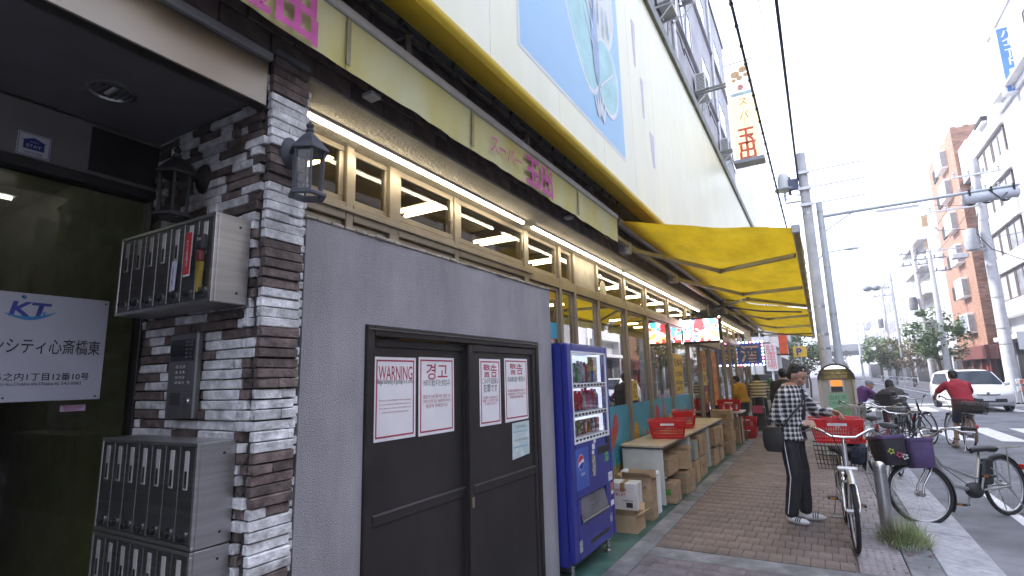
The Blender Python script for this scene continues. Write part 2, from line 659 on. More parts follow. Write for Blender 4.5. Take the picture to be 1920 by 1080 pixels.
# ================================================================== ENTRANCE OF THE APARTMENT HOUSE (far left)
M_dkmetal = P('dark_bronze', (.045, .042, .042), .45, .6, var=.15, scale=4)
M_black = P('black_paint', (.018, .018, .019), .5, var=.2)
M_stone_w = P('split_stone_white', (.76, .76, .77), .85, var=.16, scale=18, piece=.16, bump=.9, bscale=45, stain=(9, .3))
M_stone_b = P('split_stone_brown', (.15, .115, .105), .85, var=.25, scale=14, piece=.38, bump=.9, bscale=45)
M_mortar = P('mortar', (.05, .047, .045), .9)
M_stain = P('stainless', (.50, .50, .50), .26, 1.0, var=.05, scale=2, stretch=(1, 1, 40))
M_stain_w = P('stainless_stained', (.24, .23, .215), .34, 1.0, scale=1.5, alt=(.17, .135, .10), detail=1.5)
M_ceil = P('ceiling_panel', (.17, .165, .17), .5, .2, var=.1, scale=1.5)
M_white = P('white_board', (.75, .76, .80), .5, var=.03)
M_paper = P('paper', (.78, .77, .78), .7, var=.03)
M_ink = P('ink_black', (.02, .02, .025), .6)
M_redink = P('ink_red', (.40, .03, .07), .6)
M_blueink = P('ink_blue', (.03, .05, .28), .6)
M_bluegrad = P('ink_teal', (.03, .22, .48), .6)
M_red = P('red_plastic', (.62, .015, .02), .38, var=.08, scale=3)

# stone clad pillar: core + single stones
pil = thing('stone_pillar', 'pillar clad in split white and brown stone strips beside the entrance', 'pillar', (-1.9, 1.40, 0))
core = MB(); core.box(-2.76, -1.918, 1.325, 1.487, 0, 2.985)
core.build('core', M_mortar, pil)
rg = random.Random(11)
stone_n = 0
stuff = [MB(), MB()]
shapes = {}
H = .0405
for k in range(74):
    z0 = k * H + .004
    z1 = z0 + H - rg.uniform(.003, .006)
    if z1 > 2.97:
        break
    # colour runs: blocks of courses share a tone on the street face
    zb = [2.80, 2.57, 2.41, 2.16, 1.95, 1.77, 1.53, 1.31, 1.09, .87, .65, .4, .2]
    white_front = sum(1 for q_ in zb if z0 + .02 < q_) % 2
    segs = []
    x_end = -1.895 + rg.uniform(-.004, .012)
    # street face: one strip per course, sometimes two
    if rg.random() < .8:
        segs.append(('F', 1.312, 1.498 + rg.uniform(-.012, .004), x_end, white_front))
    else:
        c = rg.uniform(1.37, 1.43)
        segs.append(('F', 1.312, c, x_end, white_front))
        segs.append(('F', c + .003, 1.495, x_end + rg.uniform(-.008, .006), white_front if rg.random() < .8 else 1 - white_front))
    # return face into the porch
    x = -1.912 - rg.uniform(0, .05)
    col = rg.random() < .6
    first = True
    while x > -2.76:
        L = rg.choice([.05, .09, .14, .19, .24, .28]) * rg.uniform(.85, 1.1)
        if first and rg.random() < .5:
            L = rg.uniform(.03, .09)
        a = max(x - L, -2.765)
        segs.append(('R', a + .0015, x - .0015, 1.305 - rg.uniform(-.004, .012), col))
        col = (not col) if rg.random() < (.9 if not col else .62) else col
        x = a
        first = False
    for s_ in segs:
        t = MB()
        if s_[0] == 'F':
            t.box(s_[3] - .03, s_[3], s_[1], s_[2], z0, z1, .003)
        else:
            t.box(s_[1], s_[2], s_[3], s_[3] + .03, z0, z1, .003)
        # rough split face: jitter vertices
        t.v = [(v[0] + rg.uniform(-.0025, .0025), v[1] + rg.uniform(-.0025, .0025), v[2] + rg.uniform(-.0012, .0012)) for v in t.v]
        white = bool(s_[4])
        hidden = s_[0] == 'R' and ((z1 < 1.33 and s_[1] < -1.99) or (1.90 < z0 and z1 < 2.2 and s_[1] < -1.99))
        hidden = hidden or z1 < .80
        if hidden or stone_n >= 298:
            stuff[0 if white else 1].add(t.v, t.f)
        else:
            t.build('stone', M_stone_w if white else M_stone_b, pil)
            stone_n += 1
# side of the pillar towards the plaster shed: stone ends
stuff[0].build('stones_behind', M_stone_w, pil, kind='stuff')
stuff[1].build('stones_behind', M_stone_b, pil, kind='stuff')
t = MB()
for k in range(64):
    if rg.random() < .75:
        t.box(-1.93, -1.905, 1.49, 1.508 + rg.uniform(0, .012), .3 + k * H, .3 + k * H + H - .008, .003)
t.build('end_stones', M_stone_w, pil, kind='stuff')
t = MB(); t.box(-1.93, -1.885, 1.318, 1.492, 2.972, 2.992, .003)
t.build('cap_trim', M_concd, pil)

# porch: ceiling, beam, glass front
porch = thing('porch_ceiling', 'dark metal panel ceiling over the recessed entrance with a stained steel beam', 'ceiling', (-2.3, .3, 2.76))
for (a, b_) in ((-2.2, .478), (.484, 1.31)):
    p = MB(); p.box(-2.76, -1.985, a, b_, 2.762, 2.785, .003)
    p.build('ceiling_panel', M_ceil, porch)
p = MB(); p.box(-1.98, -1.915, -4, 1.300, 2.72, 2.925, .004)
p.build('beam', M_stain_w, porch)
p = MB(); p.box(-1.985, -1.895, -4, 1.308, 2.928, 2.965, .004)
p.build('beam_trim', M_conc, porch)
p = MB(); cx, cy = -2.40, .93
p.lathe([(.088, 2.7615), (.088, 2.755), (.076, 2.753), (.072, 2.762), (.05, 2.775), (.0, 2.778)], (cx, cy, 0), 28, cap=False)
d = p.build('downlight', P('satin_aluminium', (.6, .6, .6), .3, 1.0), porch, smooth=40)
p = MB()
for i in range(7):
    p.box(cx - .065, cx + .065, cy - .06 + i * .02, cy - .058 + i * .02, 2.756, 2.772)
p.build('louvre', M_stain, d)
p = MB(); p.cyl((cx - .04, cy, 2.768), (cx + .04, cy, 2.768), .012, n=10)
p.build('bulb', M_white, d)

ent = thing('entrance_glass', 'dark fixed entrance glazing at the back of the porch', 'glass door', (-2.77, .3, 0))
p = MB(); p.box(-2.83, -2.775, -4, 1.31, 2.515, 2.762, .003)
p.build('transom_panel', P('beige_panel', (.26, .245, .235), .5, var=.05), ent)
p = MB(); p.box(-2.80, -2.768, 1.02, 1.31, 2.535, 2.745, .002)
p.build('dark_panel', M_dkmetal, ent)
p = MB(); p.box(-2.84, -2.755, -4, 1.31, 2.465, 2.512, .003)
p.build('head_rail', M_black, ent)
p = MB(); p.box(-2.812, -2.800, -4, 1.31, .05, 2.465)
p.build('pane', GLASS('porch_glass', (.66, .68, .60), .9), ent)
p = MB(); p.box(-2.84, -2.76, 1.29, 1.325, 0, 2.464, .003); p.box(-2.84, -2.76, -4, 1.289, 0, .05)
p.build('jamb', M_dkmetal, ent)
# lobby behind
lob = MB()
lob.box(-5.6, -5.5, -4, 1.6, 0, 2.8); lob.box(-5.5, -2.85, 1.35, 1.45, 0, 2.8); lob.box(-5.5, -2.85, -4, 1.35, 2.79, 2.85); lob.box(-5.5, -2.85, -4, 1.35, -.1, -.002)
lob.build('lobby_wall', P('lobby_paint', (.42, .40, .26), .7, var=.1), kind='structure')
b = thing('lobby_stair', 'dim staircase with pale edges behind the entrance glass', 'staircase', (-4.4, .4, 0))
for i in range(7):
    p = MB(); p.box(-4.9, -3.9, -.5 + i * .22, -.28 + i * .22, 0, 1.2 + .16 * i, .004)
    p.build('step', P('lobby_step', (.45, .5, .46), .6), b)
b = thing('lobby_wall_panel', 'grey panel on the lobby wall behind the entrance glass', 'wall panel', (-5.45, .35, 1.9))
p = MB(); p.box(-5.49, -5.44, -.3, .75, 1.95, 2.55, .01)
p.build('panel', P('lobby_grey', (.5, .53, .52), .5), b)
p = MB(); p.box(-5.436, -5.43, .62, .66, 2.25, 2.29, .002)
p.build('button', M_stain, b)

t = thing('lobby_lamp', 'dim white strip lamp on the lobby ceiling behind the entrance glass', 'strip lamp', (-4.2, .75, 2.75))
p = MB(); p.box(-4.24, -4.16, .2, 1.2, 2.74, 2.789, .004); p.build('housing', M_white, t)
p = MB(); p.cyl((-4.2, .22, 2.728), (-4.2, 1.18, 2.728), .012, n=8); p.build('tube', EM('lobby_tube', (.95, .97, 1.0), 2.2), t)

# name board of the apartment house
kt = thing('building_name_board', 'white acrylic name board with a blue KT logo fixed on the entrance glass', 'sign', (-2.76, .9, 1.75))
p = MB(); p.box(-2.770, -2.758, .40, 1.155, 1.513, 1.948, .002)
p.build('board', P('name_board', (.40, .41, .49), .45, var=.03), kt)
XF = -2.757
for yy, zz in ((1.14, 1.932), (1.135, 1.527), (.85, 1.945 - .012), (.83, 1.53)):
    p = MB(); p.lathe([(.004, 0), (.003, .004), (0.0005, .0045)], (XF, yy, zz), 10, axis='X')
    p.build('bolt', M_dkmetal, kt)
text(kt, 'KT', M_blueink, (XF, .880, 1.882), .058, w=.135, bold=.012, slant=.15)
text(kt, 'T', M_bluegrad, (XF + .0005, .925, 1.864), .020, w=.02, bold=.012, name='logo_shade')
p = MB()
pts = [(XF + .001, .80 + .165 * k / 14, 1.862 - .020 * math.sin(PI * k / 14 * .95) + .018 * (k / 14) ** 2) for k in range(15)]
for k in range(14):
    w0, w1 = .006 * math.sin(PI * k / 14) + .001, .006 * math.sin(PI * (k + 1) / 14) + .001
    a, c = pts[k], pts[k + 1]
    p.quad((a[0], a[1], a[2] - w0), (c[0], c[1], c[2] - w1), (c[0], c[1], c[2] + w1), (a[0], a[1], a[2] + w0))
p.build('logo_swoosh', M_bluegrad, kt)
p = MB(); c = (XF + .001, .855, 1.93)
p.add([(c[0], c[1] - .01, c[2]), (c[0], c[1], c[2] - .002), (c[0], c[1] + .01, c[2]), (c[0], c[1], c[2] + .002), (c[0], c[1], c[2] + .01), (c[0], c[1], c[2] - .01)], [(0, 1, 2, 3), (5, 2, 4, 0)])
p.build('logo_star', M_bluegrad, kt)
text(kt, 'ガーデンシティ心斎橋東', M_ink, (XF, .885, 1.735), .048, w=.50, bold=.001)
text(kt, '大阪市中央区島之内1丁目12番10号', M_ink, (XF, .845, 1.612), .024, w=.52, bold=.001)
text(kt, '1-12-10 Shimanouchi, Chuo-ku,Osaka-shi,Osaka-fu 542-0082', M_ink, (XF, .85, 1.583), .013, w=.46)
b = thing('small_label', 'small pinkish label stuck on the glass under the name board', 'label', (-2.79, 1.1, 1.47))
p = MB(); p.box(-2.797, -2.794, 1.03, 1.12, 1.466, 1.492)
p.build('paper', P('pink_paper', (.62, .45, .66), .6), b)
text(b, '防犯カメラ作動中', M_redink, (-2.793, 1.075, 1.483), .008, w=.07)
text(b, 'SECURITY', M_redink, (-2.793, 1.07, 1.472), .006, w=.05)
st = thing('stay_sticker', 'square blue and white sticker with a house emblem reading STAY', 'sticker', (-2.77, .83, 2.58))
p = MB(); p.box(-2.774, -2.7715, .77, .88, 2.525, 2.625)
p.build('sheet', M_white, st)
p = MB(); p.frame('YZ', -2.7712, -2.771, .773, .877, 2.528, 2.622, .002)
p.prism([(.79, 2.555), (.86, 2.555), (.86, 2.59), (.868, 2.59), (.825, 2.608), (.782, 2.59), (.79, 2.59)], 'YZ', -2.7712, -2.771)
p.build('emblem', M_blueink, st)
text(st, 'STAY', M_white, (-2.7705, .825, 2.57), .014, w=.05, bold=.003)
text(st, 'OSAKA', M_white, (-2.7705, .825, 2.588), .006, w=.03)
text(st, '大阪市 許可施設', M_blueink, (-2.7705, .825, 2.540), .008, w=.06)

# ------------------------------------------------------------------ mailbox banks
M_mail = P('mailbox_steel', (.50, .49, .49), .32, .9, var=.08, scale=2, stretch=(1, 1, 30))
M_maildk = P('mailbox_recess', (.10, .10, .10), .5, .5)
M_maildoor = P('mailbox_door', (.20, .195, .20), .36, .85, var=.1, scale=2, stretch=(1, 1, 30))
M_plate = P('name_plate', (.55, .54, .52), .5, .2)
def mailboxes(name_label, z0, z1, x_out, x_in, knobs=True, y_front=1.15, group='mailbox banks in the porch'):
    t = thing('mailbox_bank', name_label, 'mailboxes', ((x_out + x_in) / 2, 1.22, z0), group=group)
    b = MB(); b.box(x_in, x_out, y_front + .012, 1.297, z0, z1, .003)
    b.build('case', M_mail, t)
    b = MB(); b.frame('XZ', y_front - .002, y_front + .011, x_in, x_out, z0, z1, .014, .002)
    b.build('front_frame', M_mail, t)
    n = 7
    w = (x_out - x_in - .028) / n
    for i in range(n):
        a = x_in + .014 + i * w
        d = MB(); d.box(a + .0015, a + w - .0015, y_front, y_front + .011, z0 + .016, z1 - .016, .002)
        d = d.build('door', M_maildoor, t)
        zt = z1 - .03
        q = MB(); q.box(a + w * .36, a + w * .64, y_front - .0025, y_front, zt - (z1 - z0) * .37, zt, .001)
        q.build('plate_holder', M_plate, d)
        q = MB(); q.box(a + w * .42, a + w * .58, y_front - .0035, y_front - .0026, zt - (z1 - z0) * .35, zt - (z1 - z0) * .19)
        q.build('window', M_black, d)
        q = MB(); q.lathe([(.017, 0), (.017, -.006), (.013, -.008), (.013, -.02), (.011, -.022), (.0, -.0225)], (a + w * .62, y_front, z0 + .045), 16, axis='Y')
        q.build('dial_knob', M_black, d, smooth=35)
        q = MB(); q.lathe([(.0195, 0), (.0195, -.004), (.017, -.005)], (a + w * .62, y_front - .0005, z0 + .045), 16, axis='Y')
        q.build('dial_ring', M_stain, d, smooth=35)
    for zz in (z0 + (z1 - z0) * .12, z0 + (z1 - z0) * .88):
        b = MB(); b.lathe([(.005, 0), (.005, .002), (0, .002)], (x_out, 1.25, zz), 8, axis='X')
        b.build('screw', M_black, t)
    return t
mailboxes('upper stainless mailbox bank with paper notices, hanging below the black lantern', 1.872, 2.225, -1.965, -2.69)
mailboxes('middle stainless mailbox bank under the intercom panel', .985, 1.352, -1.975, -2.68)
mailboxes('lowest stainless mailbox bank at the bottom of the porch', .612, .980, -1.978, -2.685)
def note(name, label, cat, x0, x1, z0, z1, mat, y=1.143, tilt=0, words=(), wm=None):
    t = thing(name, label, cat, ((x0 + x1) / 2, y, (z0 + z1) / 2))
    p = MB(); p.add([(x0, y, z0), (x1, y - .002, z0 + tilt), (x1 + tilt, y, z1), (x0 + tilt, y, z1), (x0, y - .001, z0), (x1, y - .003, z0 + tilt), (x1 + tilt, y - .001, z1), (x0 + tilt, y - .001, z1)], [(0, 1, 2, 3), (7, 6, 5, 4), (0, 4, 5, 1), (1, 5, 6, 2), (2, 6, 7, 3), (3, 7, 4, 0)])
    p.build('sheet', mat, t)
    return t
t = note('red_notice', 'long red printed notice with a white border stuck on an upper mailbox door', 'notice', -2.155, -2.105, 1.985, 2.165, M_paper)
p = MB(); p.box(-2.152, -2.108, 1.1395, 1.1415, 1.993, 2.163); p.build('red_print', P('notice_red', (.55, .05, .06), .6, var=.15, scale=60), t)
text(t, 'チラシ投函禁止', M_paper, (-2.13, 1.1385, 2.08), .012, face='-Y', vert=True, lead=.9)
t = note('white_note', 'torn white paper note with blurred writing stuck on an upper mailbox door', 'notice', -2.245, -2.205, 1.935, 2.06, P('note_paper', (.62, .62, .74), .7, var=.1, scale=40), tilt=.004)
text(t, '入居者様へお願い', M_ink, (-2.225, 1.1395, 2.0), .008, face='-Y', vert=True)
t = thing('magazine', 'rolled colourful magazine stuck in the outermost upper mailbox', 'magazine', (-2.01, 1.14, 2.05))
p = MB(); p.box(-2.035, -1.995, 1.118, 1.139, 2.075, 2.135, .003); p.build('cover', M_black, t)
p = MB(); p.box(-2.032, -2.004, 1.119, 1.138, 2.03, 2.073, .003); p.build('red_band', P('mag_red', (.17, .03, .03), .5), t)
p = MB(); p.add([(-2.030 + d, 1.120 + e, z) if z > 2 else (-2.022 + d * .3, 1.120 + e, z) for z in (1.91, 2.028) for d in (0, .026) for e in (0, .018)], [(0, 1, 3, 2), (4, 6, 7, 5), (0, 4, 5, 1), (2, 3, 7, 6), (0, 2, 6, 4), (1, 5, 7, 3)]); p.build('yellow_band', P('mag_yellow', (.30, .22, .03), .5), t)
text(t, 'その', M_paper, (-2.015, 1.1165, 2.115), .012, face='-Y')

# intercom panel
ic = thing('intercom_panel', 'slim grey intercom panel with keypad on the stone wall', 'intercom', (-2.35, 1.29, 1.6))
p = MB(); p.box(-2.455, -2.245, 1.272, 1.300, 1.425, 1.785, .006)
p.build('plate', P('intercom_steel', (.20, .195, .20), .4, .7, var=.05), ic)
p = MB(); p.box(-2.44, -2.265, 1.2695, 1.2715, 1.665, 1.755, .001)
p.build('display', P('black_gloss', (.012, .012, .014), .12), ic)
for r_ in range(4):
    for c_ in range(3):
        p = MB(); p.box(-2.39 + c_ * .026, -2.372 + c_ * .026, 1.267, 1.2715, 1.632 - r_ * .022, 1.647 - r_ * .022, .002)
        p.build('key', M_stain, ic)
p = MB(); p.box(-2.30, -2.278, 1.267, 1.2715, 1.566, 1.581, .002); p.build('key', M_stain, ic)
p = MB()
for r_ in range(6):
    for c_ in range(6):
        p.box(-2.42 + c_ * .013, -2.412 + c_ * .013, 1.2705, 1.2715, 1.482 + r_ * .009, 1.487 + r_ * .009)
p.build('speaker_holes', M_black, ic)
p = MB(); p.lathe([(.014, 0), (.014, -.004), (.009, -.009), (.0, -.01)], (-2.285, 1.272, 1.498), 16, axis='Y')
p.build('call_button', M_stain, ic, smooth=40)
for k in range(5):
    text(ic, 'OK  1 2 3', M_plate, (-2.30, 1.2688, 1.745 - k * .016), .006, face='-Y', w=.05)

# ------------------------------------------------------------------ wall lanterns
M_lglass = GLASS('lantern_glass', (.80, .80, .78), 1.0)
def lantern(label, wall, out, s=1.0, M_black=M_black, group='black coach lanterns on the stone pillar'):
    """wall = point on the wall, out = unit horizontal direction away from it"""
    t = thing('wall_lantern', label, 'lantern', wall, group=group)
    w = Vector(wall); o = Vector(out)
    A = lambda d, z: w + o * d * s + Vector((0, 0, z * s))
    b = MB()
    ax = o
    side = Vector((0, 0, 1)).cross(o)
    rings = []
    for r_, d in ((.058, 0), (.058, .008), (.048, .018), (.030, .028), (.014, .04)):
        rings.append([A(d, 0) + (side * math.cos(2 * PI * j / 18) * .8 + Vector((0, 0, 1.0)) * math.sin(2 * PI * j / 18) * 1.15) * r_ * s for j in range(18)])
    b.loft(rings); b.build('back_plate', M_black, t, smooth=40)
    b = MB(); b.tube([A(.03, -.0), A(.055, .03), A(.085, .052), A(.112, .052), A(.118, .035)], .009 * s, 8)
    b.build('arm', M_black, t, smooth=50)
    c = A(.118, 0)
    n = 6
    def ring(r_, z, rot=PI / 6):
        return [Vector((c.x + math.cos(2 * PI * j / n + rot) * r_ * s, c.y + math.sin(2 * PI * j / n + rot) * r_ * s, c.z + z * s)) for j in range(n)]
    b = MB(); b.loft([ring(.078, -.025), ring(.078, -.018), ring(.062, .0), ring(.040, .028), ring(.020, .05), ring(.013, .058)])
    b.build('roof', M_black, t)
    b = MB(); b.lathe([(.012, .055), (.018, .066), (.009, .075), (.016, .088), (.007, .1), (.001, .11)], (0, 0, 0), 12)
    b.v = [(v[0] * s + c.x, v[1] * s + c.y, v[2] * s + c.z) for v in b.v]
    b.build('finial', M_black, t, smooth=40)
    b = MB(); rt_, rb_ = ring(.060, -.025), ring(.054, -.19)
    for j in range(n):
        b.cyl(rt_[j], rb_[j], .0055 * s, n=6)
    b.build('glazing_bar', M_black, t)
    b = MB(); b.loft([ring(.074, -.205), ring(.074, -.195), ring(.058, -.185)], cap=False)
    b.loft([ring(.050, -.185), ring(.052, -.206), ring(.074, -.205)], cap=False)
    b.build('bottom_ring', M_black, t)
    b = MB(); b.loft([ring(.053, -.185), ring(.058, -.027)], cap=False)
    b.build('pane', M_lglass, t)
    b = MB(); b.lathe([(.012, -.03), (.012, -.06), (.018, -.075), (.024, -.10), (.019, -.122), (.004, -.13)], (0, 0, 0), 12)
    b.v = [(v[0] * s + c.x, v[1] * s + c.y, v[2] * s + c.z) for v in b.v]
    b.build('bulb', GLASS('bulb_glass', (.95, .9, .8), 1.0), t, smooth=50)
    return t
lantern('dark coach lantern on the street face of the stone pillar', (-1.893, 1.405, 2.54), (1, 0, 0), 1.08, P('lantern_grey', (.075, .08, .10), .5, var=.2))
lantern('black coach lantern in shade inside the porch above the mailboxes', (-2.335, 1.298, 2.485), (0, -1, 0), 1.05)
# ================================================================== SUPERMARKET
M_brickd = P('facade_brick', (.13, .095, .08), .7, var=.2, scale=7, piece=.22, bump=.4, bscale=80)
M_soffit = P('soffit_render', (.34, .31, .26), .9, var=.08, scale=4, bump=1.0, bscale=55, alt=(.27, .24, .19))
M_alu = P('window_aluminium', (.36, .31, .24), .42, .55, var=.08, scale=3)
M_aludk = P('window_rail_dark', (.17, .14, .11), .5, .5)
M_pane = GLASS('shop_glass', (.80, .80, .75), 1.7)
M_greywall = P('grey_render', (.40, .40, .42), .85, var=.1, scale=1.2, bump=.2, bscale=40)
M_led = EM('led_tube', (1.0, .88, .64), 13.0)
M_lamp = EM('shop_lamp', (1.0, .80, .46), 15.0)

store = thing('supermarket_building', 'dark brick shop front with bronze window frames under a large yellow sign', 'building', (-2.3, 12, 0))
w = MB(); w.box(-2.5, -1.93, -4, 22.5, 2.972, 4.3)
w.build('wall_core', M_mortar, store)
rg = random.Random(3)
proto = {}
for r_ in range(9):
    z = 2.970 + r_ * .094
    y = -.2 + (r_ % 2) * .115
    while y < 5.9:
        if 'b' not in proto:
            t = MB(local=True); t.box(-.015, .015, -.1115, .1115, -.0435, .0435, .004)
            o = t.build('brick', M_brickd, store); proto['b'] = o
        else:
            o = proto['b'].copy(); COL.objects.link(o)
        o.location = (-1.915 + 2.3 + rg.uniform(-.002, .003), y - 12, z + .044)
        y += .23
w = MB()
for r_ in range(9):
    z = 2.970 + r_ * .094
    for k in range(72):
        y = 5.9 + k * .23 + (r_ % 2) * .115
        w.box(-1.93, -1.9 + rg.uniform(-.002, .003), y + .0035, y + .2265, z + .0005, z + .0875)
w.build('far_bricks', M_brickd, store, kind='stuff')
w = MB(); w.box(-2.5, -1.902, 1.497, 22.5, 2.95, 2.968, .004)
w.build('soffit', M_soffit, store)
# frames of the shop front: plane x=-2.32
posts = [1.62, 2.12, 2.50, 3.19, 4.31, 5.07, 5.46, 6.19, 7.28, 8.36, 9.80, 11.35, 12.5, 13.7, 14.9, 16.1, 17.3, 18.6, 19.9, 21.2, 22.4]
for i, y in enumerate(posts):
    f = MB(); wd = .055 if i not in (2, 4) else .09
    f.box(-2.375, -2.285, y - wd / 2, y + wd / 2, .05, 2.949, .004)
    f.build('post', M_alu, store)
for a, b_ in zip(posts[:-1], posts[1:]):
    for z0, z1, nm in ((2.49, 2.595, 'transom'), (.05, .16, 'bottom_rail')):
        f = MB(); f.box(-2.362, -2.285, a + .03, b_ - .03, z0, z1, .004); f.build(nm, M_alu, store)
f = MB(); f.box(-2.33, -2.265, 1.62, 4.4, 2.535, 2.56, .003)
f.build('sill_strip', M_alu, store)
f = MB(); f.box(-2.45, -2.25, 1.6, 22.5, -.2, .05, .004)
f.build('plinth', M_concd, store)
M_pane_up = GLASS('clerestory_glass', (.74, .74, .72), .9)
def sash(a, b_, z0, z1, x=-2.33, t=.035, open_=0, mat=None, panem=None):
    panem = panem or (M_pane_up if z0 > 2.5 else None)
    q = MB(); q.frame('YZ', x - .018, x + .018, a, b_, z0, z1, t, .003)
    wdw = q.build('window', mat or M_alu, store)
    q = MB(); q.box(x - .003, x + .003, a + t, b_ - t, z0 + t, z1 - t)
    q.build('pane', panem or M_pane, wdw)
    return wdw
for i in range(len(posts) - 1):
    a, b_ = posts[i] + .03, posts[i + 1] - .03
    if i in (2, 3):      # sliding pairs in the clerestory
        m = (a + b_) / 2
        sash(a, b_, 2.60, 2.948, -2.312, .04)
    elif i == 6:
        q = MB(); q.box(-2.335, -2.315, a, b_, 2.60, 2.948, .002); q.build('blind_panel', P('panel_cream', (.42, .38, .31), .5), store)
    else:
        sash(a, b_, 2.60, 2.948)
    if 10 < i < 14:
        continue        # doorway zone, built below
    sash(a, b_, .165, 2.485, t=.03, panem=GLASS('mirror_glass', (.6, .6, .55), 7.0) if i == 6 else (GLASS('shop_glass_front', (.78, .78, .74), 3.6) if i in (5, 7) else None))
# handles on clerestory sashes
for y in (3.10, 4.22):
    q = MB(); q.box(-2.29, -2.275, y - .01, y + .01, 2.66, 2.74, .003); q.build('latch', M_aludk, store)
# doorway: automatic doors and box sign above
for a, b_ in ((11.4, 12.45), (12.55, 13.65), (13.75, 14.85)):
    q = MB(); q.frame('YZ', -2.35, -2.31, a, b_, .02, 2.2, .05, .004)
    d = q.build('sliding_door', M_alu, store)
    q = MB(); q.box(-2.333, -2.327, a + .05, b_ - .05, .07, 2.15); q.build('pane', M_pane, d)
q = MB(); q.box(-2.36, -2.2, 11.4, 14.85, 2.205, 2.44, .006)
q.build('door_header', P('header_beige', (.50, .44, .36), .5), store)
# upper storeys
up = MB(); up.box(-14, -2.4, -6, 25.0, 4.3, 16.8)
up.build('upper_wall', M_greywall, store)
up = MB(); up.box(-14, -2.34, -6, 25.05, 16.8, 17.0, .01)
up.build('parapet', M_concd, store)
M_winfr = P('white_window_frame', (.62, .62, .63), .45, .2)
M_dkpane = GLASS('dark_window_glass', (.25, .27, .3), 1.6)
M_room = P('dark_room', (.05, .05, .055), .9)
for zr in (5.4, 8.6, 11.4, 14.2):
    for k in range(6):
        y = 3.0 + k * 3.7
        if zr < 8 or (zr < 9 and k < 2):
            continue
        q = MB(); q.frame('YZ', -2.42, -2.375, y, y + 1.9, zr, zr + 1.25, .06, .004)
        q.box(-2.41, -2.385, y + .92, y + .98, zr + .06, zr + 1.19)
        wdw = q.build('upper_window', M_winfr, store)
        q = MB(); q.box(-2.405, -2.392, y + .06, y + 1.84, zr + .06, zr + 1.19); q.build('pane', P('window_dark_pane', (.05, .06, .08), .08, spec=.9), wdw)
    if zr > 8:
        q = MB(); q.box(-2.40, -2.30, -5, 24.9, zr - .32, zr - .26, .01); q.build('ledge', M_greywall, store)
# pipes on upper wall
for y in (5.6, 13.0, 20.4):
    q = MB(); q.cyl((-2.34, y, 7), (-2.34, y, 16.7), .05, n=10); q.build('drain_pipe', M_winfr, store)
q = MB()
for k in range(9):
    y = 6 + k * 2.1
    q.tube([(-2.36, y, 10.7), (-2.33, y + .7, 10.55), (-2.33, y + 1.4, 10.6), (-2.36, y + 2.1, 10.5)], .018, 5)
q.build('cable_run', M_dkmetal, store)

# interior
inn = MB(); inn.box(-9, -2.36, 1.5, 22.6, -.1, .0); inn.build('shop_floor', P('shop_floor', (.30, .27, .22), .4), kind='structure')
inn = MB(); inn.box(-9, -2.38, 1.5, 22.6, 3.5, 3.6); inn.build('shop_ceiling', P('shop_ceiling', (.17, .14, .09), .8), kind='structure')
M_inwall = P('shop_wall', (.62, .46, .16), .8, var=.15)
inn = MB(); inn.box(-9.1, -9, 1.5, 22.6, 0, 3.5); inn.box(-9, -2.38, 1.5, 1.6, 0, 3.5); inn.box(-9, -2.38, 22.5, 22.6, 0, 3.5)
inn.box(-2.44, -2.38, 1.5, 22.6, 2.96, 3.5)
inn.build('shop_wall', M_inwall, kind='structure')
lamp = None
for i in range(12):
    for j in range(2):
        y, x = 2.75 + i * 1.55, -3.56 - j * 2.1
        if lamp is None:
            lamp = thing('ceiling_lamp', 'twin tube ceiling lamp glowing inside the shop', 'ceiling lamp', (x, y, 3.36), group='lamps on the shop ceiling')
            q = MB(local=True); q.box(-.32, .32, -.12, .12, .05, .14, .004); q.build('housing', M_aludk, lamp)
            for dx in (-.08, .08):
                q = MB(local=True); q.cyl((-.29, dx, .03), (.29, dx, .03), .018, n=8); q.build('tube', M_lamp, lamp)
        else:
            dup(lamp, (x, y, 3.36))
# shelves with goods
GOODS = [P('goods_%d' % i, c, .5, var=.3, scale=30) for i, c in enumerate([(.5, .06, .03), (.55, .38, .04), (.08, .25, .07), (.55, .5, .4), (.08, .12, .4), (.5, .2, .05), (.4, .05, .2), (.6, .6, .55)])]
rg = random.Random(21)
for i in range(7):
    y0 = 4.9 + i * 2.4
    t = thing('grocery_shelf', ['first', 'second', 'third', 'fourth', 'fifth', 'sixth', 'seventh'][i] + ' tall grocery shelf inside the shop, counted from the vending machine', 'shelf', (-3.3, y0 + 1, 0), group='shelves inside the shop')
    q = MB()
    q.box(-3.75, -3.70, y0, y0 + 2.2, 0, 1.9); q.box(-3.70, -3.0, y0, y0 + .03, 0, 1.9); q.box(-3.70, -3.0, y0 + 2.17, y0 + 2.2, 0, 1.9)
    for k in range(5):
        q.box(-3.70, -3.02, y0 + .03, y0 + 2.17, .15 + k * .42, .18 + k * .42)
    q.build('rack', M_winfr, t)
    q = MB()
    for k in range(5):
        y = y0 + .05
        while y < y0 + 2.05:
            wd = rg.uniform(.07, .16)
            q.mi(rg.randrange(8)); q.box(-3.35, -3.05 - rg.uniform(0, .06), y, y + wd - .008, .181 + k * .42, .181 + k * .42 + rg.uniform(.14, .33))
            y += wd
    q.build('groceries', GOODS, t, kind='stuff')

